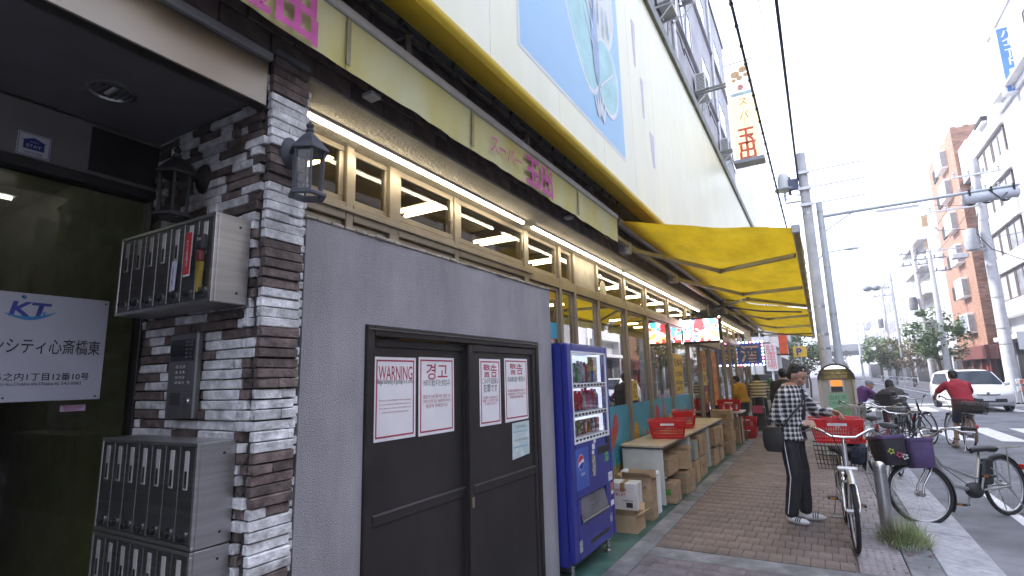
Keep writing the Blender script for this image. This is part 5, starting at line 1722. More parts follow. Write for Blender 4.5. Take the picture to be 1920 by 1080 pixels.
def bicycle(label, loc, rz, frame=M_silver, Rw=.33, wb=1.08, steer=0.0, front=None, rear=None, fmat=None, lean=0.0, low=True, handle_z=1.0, saddle_z=.80, spokes=True,
            rearwheel=None, battery=False, fender=None, grips=M_bplast, pedal_a=.6, group='bicycles by the kerb'):
    t = thing('bicycle', label, 'bicycle', loc, rz, group)
    if lean:
        t.rotation_euler = (0, lean, rz)
    fender = fender or frame
    rr = rearwheel or Rw
    hubF, hubR = Vector((0, wb, Rw)), Vector((0, 0, rr))
    headB, headT = Vector((0, wb - .20, .64)), Vector((0, wb - .25, .86))
    axis = (headT - headB).normalized()
    rot = Matrix.Rotation(steer, 3, axis)
    def S(p):
        return rot @ (Vector(p) - headB) + headB
    def wheel(hub, r, steered, nm):
        f = S if steered else (lambda p: Vector(p))
        n = 30
        pts = [f((0, hub.y + r * .965 * math.cos(2 * PI * k / n), hub.z + r * .965 * math.sin(2 * PI * k / n))) for k in range(n)]
        q = MB(local=True); q.tube(pts, .019, 8, closed=True)
        w = q.build(nm, M_tyre, t, smooth=70)
        pts = [f((0, hub.y + (r * .965 - .022) * math.cos(2 * PI * k / n), hub.z + (r * .965 - .022) * math.sin(2 * PI * k / n))) for k in range(n)]
        q = MB(local=True); q.tube(pts, .010, 6, closed=True); q.build('rim', M_alloy, w, smooth=70)
        q = MB(local=True); q.cyl(f((-.05, hub.y, hub.z)), f((.05, hub.y, hub.z)), .022, n=10)
        for s_ in (-.045, .045):
            q.cyl(f((s_ - .003, hub.y, hub.z)), f((s_ + .003, hub.y, hub.z)), .034, n=12)
        q.build('hub', M_alloy if not battery else M_bplast, w, smooth=40)
        if spokes:
            q = MB(local=True)
            for k in range(32):
                a = 2 * PI * k / 32; b = a + (.35 if k % 4 < 2 else -.35)
                s_ = .03 if k % 2 else -.03
                q.tube([f((s_, hub.y + .03 * math.cos(b), hub.z + .03 * math.sin(b))), f((0, hub.y + (r * .965 - .02) * math.cos(a), hub.z + (r * .965 - .02) * math.sin(a)))], .0011, 3, cap=False)
            q.build('spokes', M_wires, w)
        # mudguard
        q = MB(local=True)
        rings = []
        a0, a1 = (R(-20), R(190)) if not steered else (R(-35), R(130))
        for k in range(19):
            a = lerp(a0, a1, k / 18)
            if steered:
                a = PI - a
            ring = []
            for (x, d) in ((-.026, .024), (-.018, .036), (0, .041), (.018, .036), (.026, .024)):
                ring.append(f((x, hub.y + (r + d - .01) * math.cos(PI - a) if not steered else hub.y + (r + d - .01) * math.cos(a), hub.z + (r + d - .01) * math.sin(a))))
            rings.append(ring)
        q.loft(rings, closed=False); q.build('mudguard', fender, t, smooth=60)
        return w
    wheel(hubR, rr, False, 'wheel')
    wheel(hubF, Rw, True, 'wheel')
    bb = Vector((0, .44, .285))
    seatT = Vector((0, .30, saddle_z - .10))
    seatB = bb
    q = MB(local=True)
    q.cyl(bb, seatT, .017, n=10)
    q.cyl(headB - axis * .02, headT + axis * .01, .021, n=10)
    if low:
        q.tube([headB + Vector((0, -.01, .02)), Vector((0, wb - .30, .50)), Vector((0, wb - .42, .36)), Vector((0, .52, .30)), bb], [.022, .022, .021, .02, .018], 10)
        q.tube([headB + Vector((0, -.012, .07)), Vector((0, wb - .32, .57)), Vector((0, .50, .44)), lerp(bb, seatT, .38)], .015, 8)
    else:
        q.cyl(headB + Vector((0, -.01, .05)), bb, .018, n=10); q.cyl(headT + Vector((0, 0, -.03)), lerp(bb, seatT, .85), .016, n=10)
    for s_ in (-1, 1):
        q.tube([bb + Vector((s_ * .02, 0, 0)), Vector((s_ * .055, .2, rr - .01)), Vector((s_ * .06, 0, rr))], .010, 8)
        q.tube([lerp(bb, seatT, .9) + Vector((s_ * .015, 0, 0)), Vector((s_ * .055, .15, lerp(rr, seatT.z, .55))), Vector((s_ * .06, 0, rr))], .008, 8)
    q.build('frame', frame, t, smooth=50)
    q = MB(local=True)
    for s_ in (-1, 1):
        q.tube([S(headB + Vector((s_ * .03, .01, -.02))), S((s_ * .055, wb - .12, .50)), S((s_ * .058, wb - .03, Rw + .08)), S((s_ * .058, wb, Rw))], [.014, .014, .012, .010], 8)
    q.cyl(S(headB + Vector((-.045, .01, -.02))), S(headB + Vector((.045, .01, -.02))), .016, n=8)
    q.build('fork', M_chrome if frame is not M_bblack else frame, t, smooth=50)
    # handlebar
    q = MB(local=True)
    hz = handle_z
    cen = Vector((0, wb - .27, hz - .06))
    q.cyl(S(headT), S(cen), .013, n=8)
    q.tube([S((-.29, wb - .46, hz)), S((-.27, wb - .40, hz + .012)), S((-.20, wb - .27, hz + .005)), S((-.10, wb - .235, hz - .055)), S((0, wb - .24, hz - .06)), S((.10, wb - .235, hz - .055)), S((.20, wb - .27, hz + .005)), S((.27, wb - .40, hz + .012)), S((.29, wb - .46, hz))], .0115, 8)
    h = q.build('handlebar', M_chrome, t, smooth=60)
    for s_ in (-1, 1):
        q = MB(local=True); q.tube([S((s_ * .275, wb - .405, hz + .011)), S((s_ * .293, wb - .475, hz - .002)), S((s_ * .302, wb - .53, hz - .008))], [.016, .017, .018], 8); q.build('grip', grips, h, smooth=50)
        q = MB(local=True); q.tube([S((s_ * .255, wb - .36, hz + .0)), S((s_ * .285, wb - .40, hz - .03)), S((s_ * .325, wb - .50, hz - .045))], .007, 6); q.build('brake_lever', M_alloy, h, smooth=50)
    q = MB(local=True)
    q.tube([S((.21, wb - .30, hz - .01)), S((.1, wb - .12, hz - .02)), S((.03, wb - .16, hz - .2)), headB + Vector((.02, -.02, 0)), bb + Vector((.03, 0, .02)), Vector((.05, .05, rr))], .004, 5)
    q.tube([S((-.21, wb - .30, hz - .01)), S((-.1, wb - .10, hz - .04)), S((-.04, wb - .14, hz - .22)), S((-.03, wb - .15, .66))], .004, 5)
    q.build('brake_cable', M_bplast, h)
    # saddle
    q = MB(local=True); q.cyl(lerp(bb, seatT, .8), seatT + Vector((0, -.02, .07)), .0125, n=8)
    sp = q.build('seat_post', M_chrome, t, smooth=40)
    q = MB(local=True)
    sz = saddle_z
    prof = [(-.17, .085, -.005), (-.14, .11, .012), (-.06, .105, .012), (.02, .062, .008), (.09, .034, .004), (.125, .018, -.006)]
    rings = []
    for (yy, w, dz) in prof:
        rings.append([(w * math.cos(a), .27 + yy, sz + dz + (.026 if math.sin(a) > 0 else .035) * math.sin(a)) for a in [2 * PI * k / 12 for k in range(12)]])
    q.loft(rings); q.build('saddle', M_bplast, t, smooth=60)
    # cranks, chain case
    q = MB(local=True)
    q.lathe([(.0, .038), (.082, .038), (.085, .045), (.082, .052), (0, .052)], (0, bb.y, bb.z), 20, 'X')
    q.tube([(.045, bb.y + .05, bb.z + .07), (.045, .15, rr + .055), (.045, -.03, rr + .045), (.045, -.03, rr - .045), (.045, .15, rr - .05), (.045, bb.y + .04, bb.z - .08)], .007, 6)
    q.build('chain_case', M_bplast if frame is not M_silver else M_alloy, t, smooth=40)
    for s_, a in ((1, pedal_a), (-1, pedal_a + PI)):
        e = Vector((s_ * .075, bb.y + .165 * math.cos(a), bb.z + .165 * math.sin(a)))
        q = MB(local=True); q.tube([(s_ * .055, bb.y, bb.z), e], .010, 6); c = q.build('crank', M_alloy, t, smooth=40)
        q = MB(local=True); q.box(e.x + (0 if s_ > 0 else -.095), e.x + (.095 if s_ > 0 else 0), e.y - .04, e.y + .04, e.z - .012, e.z + .012, .004); p = q.build('pedal', M_bplast, c)
        for dy in (-.0415, .0405):
            q = MB(local=True); q.box(e.x + s_ * .05 - .022, e.x + s_ * .05 + .022, e.y + dy, e.y + dy + .001, e.z - .007, e.z + .007); q.build('reflector', M_amber, p)
    # kick stand
    q = MB(local=True); q.tube([(-.06, .02, rr - .02), (-.10, -.10, .04), (-.13, -.14, .005)], .008, 6); q.tube([(.06, .02, rr - .02), (.10, -.10, .04), (.13, -.14, .005), (-.13, -.14, .005)], .006, 6); q.build('kickstand', M_alloy, t, smooth=40)
    # rack
    q = MB(local=True)
    zr = rr + .40
    for x in (-.055, 0, .055):
        q.tube([(x, .20, zr), (x, -.28, zr - .005)], .006, 6)
    q.tube([(-.07, .2, zr), (.07, .2, zr)], .006, 6); q.tube([(-.07, -.28, zr - .005), (.07, -.28, zr - .005)], .006, 6)
    for s_ in (-1, 1):
        q.tube([(s_ * .06, 0, rr), (s_ * .065, -.06, zr)], .006, 6)
    q.build('rear_rack', M_wires if frame is not M_bblack else M_wire, t)
    q = MB(local=True); q.box(-.03, .03, -rr - .045, -rr - .03, rr + .14, rr + .20, .008); q.build('rear_reflector', M_refl, t)
    if front == 'wire':
        wire_basket(t, -.19, .19, wb - .14, wb + .16, .70, .93, fmat or M_wire)
        q = MB(local=True); q.tube([(-.08, wb - .05, .70), S((-.06, wb, Rw))], .006, 5); q.tube([(.08, wb - .05, .70), S((.06, wb, Rw))], .006, 5); q.build('basket_stay', M_alloy, t)
    if rear == 'wire':
        wire_basket(t, -.20, .20, -.30, .12, zr + .01, zr + .24, fmat or M_wire)
    q = MB(local=True); q.ell(S((.05, wb + .02, .60)) if not front else S((.09, wb + .05, .55)), (.03, .045, .03), 8, 6); q.build('headlamp', M_chrome, t, smooth=60)
    return t, S

# hero bicycle, facing the camera
hb, S_ = bicycle('silver city bicycle seen head-on with a red shopping basket on its rear basket', (.075, 6.83, 0), PI + .035, frame=M_silver, lean=-.02, handle_z=1.0, saddle_z=.74, pedal_a=R(20), steer=.02, group=None)
wire_basket(hb, -.24, .24, -.22, .16, .54, .775, M_wire, .88, 13, 'rear_basket')
q = MB(local=True); q.box(-.075, .085, 1.08 - .10, 1.08 - .02, .672, .700, .008); q.build('front_carrier', P('bracket_white', (.72, .72, .72), .3, .3), hb)
q = MB(local=True); q.box(-.04, .03, .10, .125, .70, .77, .006); q.build('tail_reflector', M_refl, hb)
t = basket('red shopping basket with white print resting on the silver bicycle', (.085, 6.83, .80), .06, .50, .34, .25)
cartext(t, '店内専用カゴ', M_paper, (0, -.176, .205), .022, .15); cartext(t, '玉出', M_paper, (0, -.172, .178), .018, .05)
t = thing('navy_bag', 'dark navy cloth bag bulging out of the wire basket under the red basket', 'bag', (.24, 6.86, .62))
q = MB(local=True); q.ell((0, 0, .08), (.10, .15, .13), 14, 10); q.v = [(v[0] + random.uniform(-.008, .008), v[1] + random.uniform(-.008, .008), v[2] + random.uniform(-.008, .008)) for v in q.v]
q.build('bag', P('navy_cloth', (.02, .028, .07), .8, var=.2, scale=8), t, smooth=70)

# electric bicycle with purple panniers
eb, Se = bicycle('silver electric bicycle with purple front bags parked across the granite kerb', (1.64, 7.98, -.036), math.atan2(.85, -.86) - PI / 2 + PI, frame=M_silver, Rw=.305, wb=1.18, steer=-.45, handle_z=.93, saddle_z=.70, pedal_a=R(-70), lean=.05, fender=M_bplast, group=None)
eb.rotation_euler.z = math.atan2(7.11 - 7.98, .79 - 1.64) - PI / 2
q = MB(local=True); q.box(-.045, .045, .20, .36, .33, .60, .02); q.v = [(x, y - (z - .33) * .25, z) for x, y, z in q.v]; q.build('battery', M_bplast, eb)
q = MB(local=True); q.ell((0, .46, .29), (.07, .11, .085), 14, 8); q.build('motor_case', M_bplast, eb, smooth=60)
M_purp = P('purple_cloth', (.10, .065, .17), .7, var=.15, scale=5, bump=.3, bscale=30)
M_purpb = P('purple_black_cloth', (.028, .025, .035), .7, var=.2, scale=8)
wbE = 1.18
def bag(label, x0, x1, dz, mats, dy):
    o = thing('bicycle_bag', label, 'bag', tuple(eb.location), 0, group='purple bags on the electric bicycle')
    o.rotation_euler = eb.rotation_euler
    f = lambda x, y, z: Se((x, y, z))
    def rbox(xa, xb, ya, yb, za, zb, taper=.86):
        q = MB(local=True)
        rings = []
        for k, (fz, sc_) in enumerate(((0, taper - .04), (.04, taper), (.5, (taper + 1) / 2 + .02), (.93, 1.0), (1, .97))):
            cx, cy = (xa + xb) / 2, (ya + yb) / 2
            hx, hy = (xb - xa) / 2 * sc_, (yb - ya) / 2 * sc_
            c = .03
            pts = [(-hx + c, -hy), (hx - c, -hy), (hx, -hy + c), (hx, hy - c), (hx - c, hy), (-hx + c, hy), (-hx, hy - c), (-hx, -hy + c)]
            rings.append([f(cx + a, cy + b, lerp(za, zb, fz)) for a, b in pts])
        q.loft(rings)
        return q
    rbox(x0, x1, wbE - .12 + dy, wbE + .12 + dy, .58 + dz, .86 + dz).build('body', mats[0], o, smooth=50)
    q = rbox(x0 - .006, x1 + .006, wbE - .128 + dy, wbE + .128 + dy, .845 + dz, .885 + dz, 1.0); q.build('cover', M_purp, o, smooth=50)
    return o, f
b1, f1 = bag('purple cloth bag with a drooping cover next to the handlebar of the electric bicycle', -.17, .17, -.02, (M_purp,), -.06)
b2, f2 = bag('black bag with purple lid and flower patches at the front of the electric bicycle', -.17, .17, .02, (M_purpb,), .20)
for (x, y, z, m_) in ((-.172, wbE + .18, .70, P('flower_pink', (.55, .08, .18), .6)), (-.172, wbE + .25, .74, P('flower_lime', (.45, .5, .08), .6)), (-.172, wbE + .13, .68, P('flower_white', (.6, .6, .6), .6)), (.172, wbE + .18, .70, P('flower_pink', (.55, .08, .18), .6)), (.172, wbE + .25, .74, P('flower_lime', (.45, .5, .08), .6))):
    q = MB(local=True)
    for a in range(5):
        q.ell(f2(x, y + .022 * math.cos(a * 1.257), z + .022 * math.sin(a * 1.257)), (.012, .012, .012), 6, 4)
    q.build('flower_patch', m_, b2)

bicycle('black bicycle with a red tail reflector leaning behind the hero bicycle near the kerb', (.62, 8.95, 0), R(-14), frame=M_bblack, lean=.10, front='wire', handle_z=.98, pedal_a=R(10))
bicycle('red framed bicycle parked on the sidewalk behind the black one', (.60, 10.2, 0), R(-20), frame=M_bred, fender=M_wires, front='wire', fmat=M_wires, handle_z=1.0)
bicycle('silver bicycle with a silver wire front basket beside the ticket kiosk', (.70, 12.3, 0), R(165), frame=M_silver, front='wire', fmat=M_wires)
bk, _ = bicycle('black bicycle with a tall black child seat standing on the road edge', (1.32, 13.75, -.035), R(-34), frame=M_bblack, lean=-.06, rear=None, handle_z=1.02)
q = MB(local=True); q.box(-.17, .17, -.34, .02, .78, .82, .02); q.box(-.17, .17, -.36, -.31, .80, 1.12, .02); q.box(-.18, -.145, -.31, .02, .82, 1.0, .015); q.box(.145, .18, -.31, .02, .82, 1.0, .015); q.box(-.14, .14, -.30, -.08, 1.06, 1.16, .03); q.build('child_seat', M_bplast, bk)
bicycle('dark bicycle under the woman in the brown coat', (1.65, 15.65, -.036), R(14), frame=M_bblack, lean=0.0, front='wire', group='ridden bicycles')
rb_, _ = bicycle('brown bicycle under the rider in the red shirt with a dark rear basket', (2.34, 13.5, -.036), R(6), frame=P('bike_brown', (.16, .09, .06), .4), lean=.10, rear=None, group='ridden bicycles')
wire_basket(rb_, -.21, .21, -.34, .14, .74, .98, P('basket_brown', (.05, .04, .035), .6), .9, 16, 'rear_basket')
q = MB(local=True); q.box(-.175, .175, -.30, .10, .75, .945, .05); q.build('basket_liner', P('liner_dark', (.035, .03, .03), .8), rb_)
# ================================================================== PEOPLE
M_skin = P('skin', (.46, .27, .19), .55, var=.06, scale=8)
M_hair = P('black_hair', (.012, .011, .012), .5, var=.3, scale=60, bump=.6, bscale=160)
M_eye = P('eye_dark', (.015, .012, .01), .2)
M_shoe = P('shoe_dark', (.04, .035, .035), .6)
M_trk = P('track_black', (.016, .016, .019), .75, var=.2, scale=6, bump=.5, bscale=14)

def plaid():
    m = bpy.data.materials.new('plaid_shirt'); m.use_nodes = True
    n, l = m.node_tree.nodes, m.node_tree.links
    b = n['Principled BSDF']; b.inputs['Roughness'].default_value = .85
    tc = n.new('ShaderNodeTexCoord'); sx = n.new('ShaderNodeSeparateXYZ'); l.new(tc.outputs['Object'], sx.inputs[0])
    def math_(op, a, v=None, w=None):
        k = n.new('ShaderNodeMath'); k.operation = op
        for i, q in enumerate((a, v)):
            if q is None: continue
            if isinstance(q, (int, float)): k.inputs[i].default_value = q
            else: l.new(q, k.inputs[i])
        return k.outputs[0]
    u = math_('MULTIPLY', math_('ARCTAN2', sx.outputs[0], sx.outputs[1]), .19)
    def stripe(c, per, off, wid):
        f = math_('FRACT', math_('ADD', math_('MULTIPLY', c, 1 / per), off))
        return math_('LESS_THAN', f, wid)
    tot = None
    for c, o, per in ((u, .1, .050), (sx.outputs[2], .3, .050)):
        dark = stripe(c, per, o, .50)
        thin = stripe(c, per, o + .25, .13)
        s_ = math_('SUBTRACT', math_('MULTIPLY', dark, .5), math_('MULTIPLY', thin, .35))
        tot = s_ if tot is None else math_('ADD', tot, s_)
    rp = n.new('ShaderNodeValToRGB')
    e = rp.color_ramp.elements
    e[0].position, e[0].color = 0.0, (.62, .61, .60, 1)
    e[1].position, e[1].color = .9, (.010, .010, .013, 1)
    k = e.new(.48); k.color = (.12, .12, .135, 1)
    l.new(tot, rp.inputs[0]); l.new(rp.outputs[0], b.inputs['Base Color'])
    return m

def striped():
    m = bpy.data.materials.new('striped_top'); m.use_nodes = True
    n, l = m.node_tree.nodes, m.node_tree.links
    b = n['Principled BSDF']; b.inputs['Roughness'].default_value = .85
    tc = n.new('ShaderNodeTexCoord'); sx = n.new('ShaderNodeSeparateXYZ'); l.new(tc.outputs['Object'], sx.inputs[0])
    w = n.new('ShaderNodeMath'); w.operation = 'MULTIPLY'; w.inputs[1].default_value = 1 / .085; l.new(sx.outputs[2], w.inputs[0])
    f = n.new('ShaderNodeMath'); f.operation = 'FRACT'; l.new(w.outputs[0], f.inputs[0])
    c = n.new('ShaderNodeMath'); c.operation = 'LESS_THAN'; c.inputs[1].default_value = .35; l.new(f.outputs[0], c.inputs[0])
    mx = n.new('ShaderNodeMixRGB'); mx.inputs[1].default_value = (.55, .48, .32, 1); mx.inputs[2].default_value = (.02, .018, .02, 1)
    l.new(c.outputs[0], mx.inputs[0]); l.new(mx.outputs[0], b.inputs['Base Color'])
    return m

_tex = bpy.data.textures.new('cloth_folds', 'CLOUDS'); _tex.noise_scale = .09; _tex.noise_depth = 2

def fuse(o, voxel, smooth_it=4, fold=0.0):
    md = o.modifiers.new('remesh', 'REMESH'); md.mode = 'VOXEL'; md.voxel_size = voxel; md.use_smooth_shade = True
    if fold:
        d = o.modifiers.new('folds', 'DISPLACE'); d.texture = _tex; d.strength = fold; d.mid_level = .5; d.texture_coords = 'LOCAL'
    sm = o.modifiers.new('smooth', 'SMOOTH'); sm.iterations = smooth_it; sm.factor = .5
    return o

def torso_rings(J, grow=0.0, wide=1.0, fwd=0.0, spec=None):
    hip, ch, nk = Vector(J['hip']), Vector(J['chest']), Vector(J['neck'])
    right = (Vector(J['shR']) - Vector(J['shL'])).normalized()
    spec = spec or [(-.06, .155, .105), (.0, .165, .112), (.28, .150, .105), (.55, .165, .115), (.8, .178, .115), (.95, .150, .092), (1.05, .08, .07)]
    rings = []
    up0 = (nk - hip)
    for (f, w, d) in spec:
        # quadratic through hip, chest(.62), neck
        a = f
        p = hip * ((a - .62) * (a - 1) / .62) + ch * (a * (a - 1) / (.62 * (.62 - 1))) + nk * (a * (a - .62) / (1 * (1 - .62)))
        fw = up0.normalized().cross(right) * -1
        fw = right.cross(up0.normalized()) * -1 if False else up0.normalized().cross(right)
        ring = []
        for k in range(18):
            t_ = 2 * PI * k / 18
            ring.append(p + right * math.cos(t_) * (w + grow) * wide + fw * (math.sin(t_) * (d + grow) + fwd))
        rings.append(ring)
    return rings

def hand(q, wr, fd, pn, side, curl=25, s=1.0):
    f = Vector(fd).normalized(); n = Vector(pn); n = (n - f * n.dot(f)).normalized(); r = f.cross(n)
    wr = Vector(wr)
    rot = Matrix((r, f, n)).transposed()
    q.obox(wr + f * .043 * s, (.078 * s, .09 * s, .028 * s), rot, .012)
    for i, L in enumerate((.070, .078, .072, .056)):
        p = wr + f * .082 * s + r * (i - 1.5) * .0215 * s * side
        ang = 0
        for k, fr in enumerate((.42, .32, .26)):
            ang += R(curl) * (.6 if k == 0 else 1)
            d = f * math.cos(ang) + n * math.sin(ang)
            e = p + d * L * fr * s
            q.capsule(p, e, .0092 * s, .0082 * s, 6)
            p = e
    p = wr + f * .022 * s - r * .036 * s * side
    d = (f * .65 - r * .6 * side + n * .45).normalized()
    e = p + d * .042 * s
    q.capsule(p, e, .011 * s, .010 * s, 6)
    d = (f * .85 - r * .15 * side + n * .5).normalized()
    q.capsule(e, e + d * .032 * s, .010 * s, .0085 * s, 6)

def headmesh(q, c, fwd, s=1.0):
    f = Vector(fwd).normalized()
    rt = f.cross(Vector((0, 0, 1))).normalized()
    up = rt.cross(f)
    A = lambda x, y, z: Vector(c) + (rt * x + f * y + up * z) * s
    rot = Matrix((rt, f, up)).transposed()
    q.ell(A(0, -.008, .022), (.074 * s, .094 * s, .092 * s), 16, 12, rot)
    q.ell(A(0, .018, -.045), (.058 * s, .070 * s, .068 * s), 14, 10, rot)
    q.ell(A(0, .062, -.085), (.026 * s, .024 * s, .022 * s), 8, 6, rot)
    q.ell(A(0, .05, .028), (.055 * s, .035 * s, .014 * s), 10, 6, rot)
    q.capsule(A(0, .086, .012), A(0, .103, -.026), .009 * s, .014 * s, 8)
    for s_ in (-1, 1):
        q.ell(A(s_ * .014, .094, -.029), (.009 * s, .009 * s, .008 * s), 6, 5, rot)
        q.ell(A(s_ * .076, -.012, -.012), (.010 * s, .019 * s, .030 * s), 8, 6, rot)
        q.ell(A(s_ * .040, .058, -.022), (.024 * s, .022 * s, .020 * s), 8, 6, rot)
    q.ell(A(0, .085, -.058), (.024 * s, .012 * s, .006 * s), 8, 5, rot)
    q.ell(A(0, .082, -.068), (.019 * s, .012 * s, .006 * s), 8, 5, rot)
    return A, rot

def person(label, loc, rz, J, top, bottom, shoes=M_shoe, hair='short', hairmat=None, voxel=.012, skin=None, sleeve='long', legs='long', topgrow=.022, s=1.0, hands=True, hem=-.10, folds=.012, group=None, hd=None):
    t = thing('person', label, 'person', loc, rz, group)
    V = {k: Vector(v) for k, v in J.items() if isinstance(v, tuple) and k != 'hd'}
    hd = Vector(J['hd'])
    skin = skin or M_skin
    q = MB(local=True)
    q.loft(torso_rings(J))
    q.capsule(V['neck'] + Vector((0, -.0, -.03)), V['head'] + Vector((0, -.01, -.04)), .052, .050)
    A, rot = headmesh(q, V['head'], hd, s)
    for sd in 'LR':
        q.capsule(V['sh' + sd], V['el' + sd], .048, .038); q.capsule(V['el' + sd], V['wr' + sd], .037, .026)
        q.capsule(V['hip' + sd], V['kn' + sd], .078, .054); q.capsule(V['kn' + sd], V['an' + sd], .054, .036)
        td = V['to' + sd].normalized()
        q.ell(V['an' + sd] + td * .06 + Vector((0, 0, -.045)), (.042, .10, .03), 10, 6, Matrix((td.cross(Vector((0, 0, 1))), td, Vector((0, 0, 1)))).transposed())
        if hands:
            fd = J.get('f' + sd) or (V['wr' + sd] - V['el' + sd])
            hand(q, V['wr' + sd], fd, J.get('p' + sd, (0, 0, -1)), 1 if sd == 'R' else -1, J.get('c' + sd, 28))
    body = q.build('body', skin, t)
    fuse(body, voxel * .62 if voxel < .013 else voxel, 2)
    for s_ in (-1, 1):
        q = MB(local=True); q.ell(A(s_ * .032, .080, .008), (.011, .006, .005), 8, 5, rot); q.build('eye', M_eye, t)
        q = MB(local=True); q.ell(A(s_ * .032, .083, .030), (.020, .006, .004), 8, 5, rot); q.build('eyebrow', M_hair, t)
    # top
    q = MB(local=True)
    spec = [(hem, .168, .118), (0, .170, .118), (.28, .158, .112), (.55, .168, .120), (.8, .182, .120), (.96, .135, .088), (1.03, .078, .068)]
    q.loft(torso_rings(J, topgrow, spec=spec))
    for sd in 'LR':
        q.capsule(V['sh' + sd] + Vector((0, 0, -.015)), lerp(V['sh' + sd], V['el' + sd], 1 if sleeve == 'long' else .78), .074, .060)
        if sleeve == 'long':
            q.capsule(V['el' + sd], lerp(V['el' + sd], V['wr' + sd], .9), .058, .043)
    tp = q.build('top', top, t); fuse(tp, voxel, 3, folds)
    # bottom
    q = MB(local=True)
    if legs == 'skirt':
        c0, c1 = V['hip'], (V['anL'] + V['anR']) / 2
        q.loft([[lerp(c0, c1, f) + Vector((math.cos(2 * PI * k / 18) * w, math.sin(2 * PI * k / 18) * d, 0)) for k in range(18)] for f, w, d in ((-.12, .16, .12), (.0, .19, .15), (.3, .205, .175), (.93, .235, .205))])
    else:
        q.loft(torso_rings(J, .018, spec=[(-.20, .10, .09), (-.08, .165, .118), (.02, .168, .118), (.12, .155, .108)]))
        for sd in 'LR':
            k = 1 if legs == 'long' else .86
            q.capsule(V['hip' + sd], lerp(V['hip' + sd], V['kn' + sd], k), .098, .080 if legs == 'long' else .086)
            if legs == 'long':
                q.capsule(V['kn' + sd], V['an' + sd] + Vector((0, 0, .03)), .080, .066)
    bt = q.build('trousers' if legs == 'long' else ('skirt' if legs == 'skirt' else 'shorts'), bottom, t); fuse(bt, voxel, 3, folds)
    # shoes
    for sd in 'LR':
        td = V['to' + sd].normalized()
        M_ = Matrix((td.cross(Vector((0, 0, 1))), td, Vector((0, 0, 1)))).transposed()
        c = V['an' + sd] + td * .055
        q = MB(local=True)
        q.ell(c + Vector((0, 0, -.045)), (.050, .135, .038), 12, 8, M_)
        q.ell(c - td * .06 + Vector((0, 0, -.03)), (.046, .06, .045), 10, 6, M_)
        q.v = [(x, y, max(z, V['an' + sd].z - .078)) for x, y, z in q.v]
        q.build('shoe', shoes, t, smooth=60)
    # hair
    q = MB(local=True)
    if hair == 'short':
        q.ell(A(0, -.028, .046), (.080, .092, .078), 14, 10, rot); q.ell(A(0, -.058, -.002), (.077, .058, .076), 12, 8, rot)
        for i in range(60):
            a, b_ = random.uniform(0, 2 * PI), random.uniform(.15, 1.25)
            p = A(.074 * math.cos(a) * math.sin(b_), -.026 + .084 * math.sin(a) * math.sin(b_), .052 + .072 * math.cos(b_))
            d = (p - A(0, -.02, .02)).normalized()
            q.capsule(p - d * .01, p + d * .010 + rot @ Vector((random.uniform(-.012, .012), random.uniform(.0, .02), -.004)), .012, .006, 5)
    elif hair == 'bob':
        q.ell(A(0, -.024, .045), (.088, .10, .085), 14, 10, rot); q.ell(A(0, -.05, -.03), (.090, .075, .10), 12, 8, rot)
        for s_ in (-1, 1):
            q.ell(A(s_ * .075, -.01, -.03), (.022, .06, .085), 8, 6, rot)
    elif hair == 'bun':
        q.ell(A(0, -.022, .045), (.083, .096, .082), 14, 10, rot); q.ell(A(0, -.10, .03), (.055, .05, .052), 10, 8, rot); q.ell(A(0, -.05, -.01), (.074, .06, .07), 10, 8, rot)
    elif hair == 'cap':
        q.ell(A(0, -.015, .05), (.086, .10, .075), 14, 10, rot); q.ell(A(0, .085, .035), (.07, .06, .012), 10, 6, rot)
    h = q.build('hat' if hair == 'cap' else 'hair', hairmat or M_hair, t); fuse(h, .009 if voxel < .013 else .014, 1)
    return t, A

# the man with the basket
J = dict(hip=(0, 0, .90), chest=(0, .02, 1.16), neck=(0, .065, 1.40), head=(0, .135, 1.515), hd=(.10, .86, -.48),
         shL=(-.185, .06, 1.345), elL=(-.235, .20, 1.11), wrL=(-.15, .385, 1.135), shR=(.185, .045, 1.345), elR=(.235, -.06, 1.075), wrR=(.05, .145, 1.015),
         hipL=(-.085, 0, .87), knL=(-.10, .035, .47), anL=(-.135, .02, .080), toL=(-.25, 1, 0), hipR=(.085, 0, .87), knR=(.095, .03, .47), anR=(.10, -.04, .080), toR=(.25, 1, 0),
         fR=(-.35, .9, .02), pR=(-.8, -.2, -.5), cR=38, fL=(.3, .9, -.2), pL=(.6, .1, -.8), cL=32)
man, Am = person('man in a black and white plaid shirt packing goods at the silver bicycle', (-.345, 6.62, 0), R(-107), J, plaid(), M_trk, shoes=P('slide_white', (.66, .66, .66), .55, var=.04), voxel=.0105, hem=-.20, topgrow=.026, folds=.016)
q = MB(local=True); q.loft(torso_rings(J, .012, .60, .032, spec=[(-.10, .16, .112), (.3, .15, .108), (.6, .16, .112), (.85, .13, .105), (.99, .085, .075)]))
tee = q.build('tee_shirt', P('tee_navy', (.012, .014, .03), .85, var=.15), man); fuse(tee, .012, 2, .006)
q = MB(local=True)
for sd in (1, -1):
    h_, k_, a_ = Vector(J['hipR' if sd > 0 else 'hipL']), Vector(J['knR' if sd > 0 else 'knL']), Vector(J['anR' if sd > 0 else 'anL'])
    q.tube([h_ + Vector((sd * .099, -.012, .02)), lerp(h_, k_, .5) + Vector((sd * .096, -.012, 0)), k_ + Vector((sd * .086, -.012, 0)), lerp(k_, a_, .5) + Vector((sd * .078, -.012, 0)), a_ + Vector((sd * .070, -.012, .02))], .0045, 5)
q.build('piping', M_paper, man)
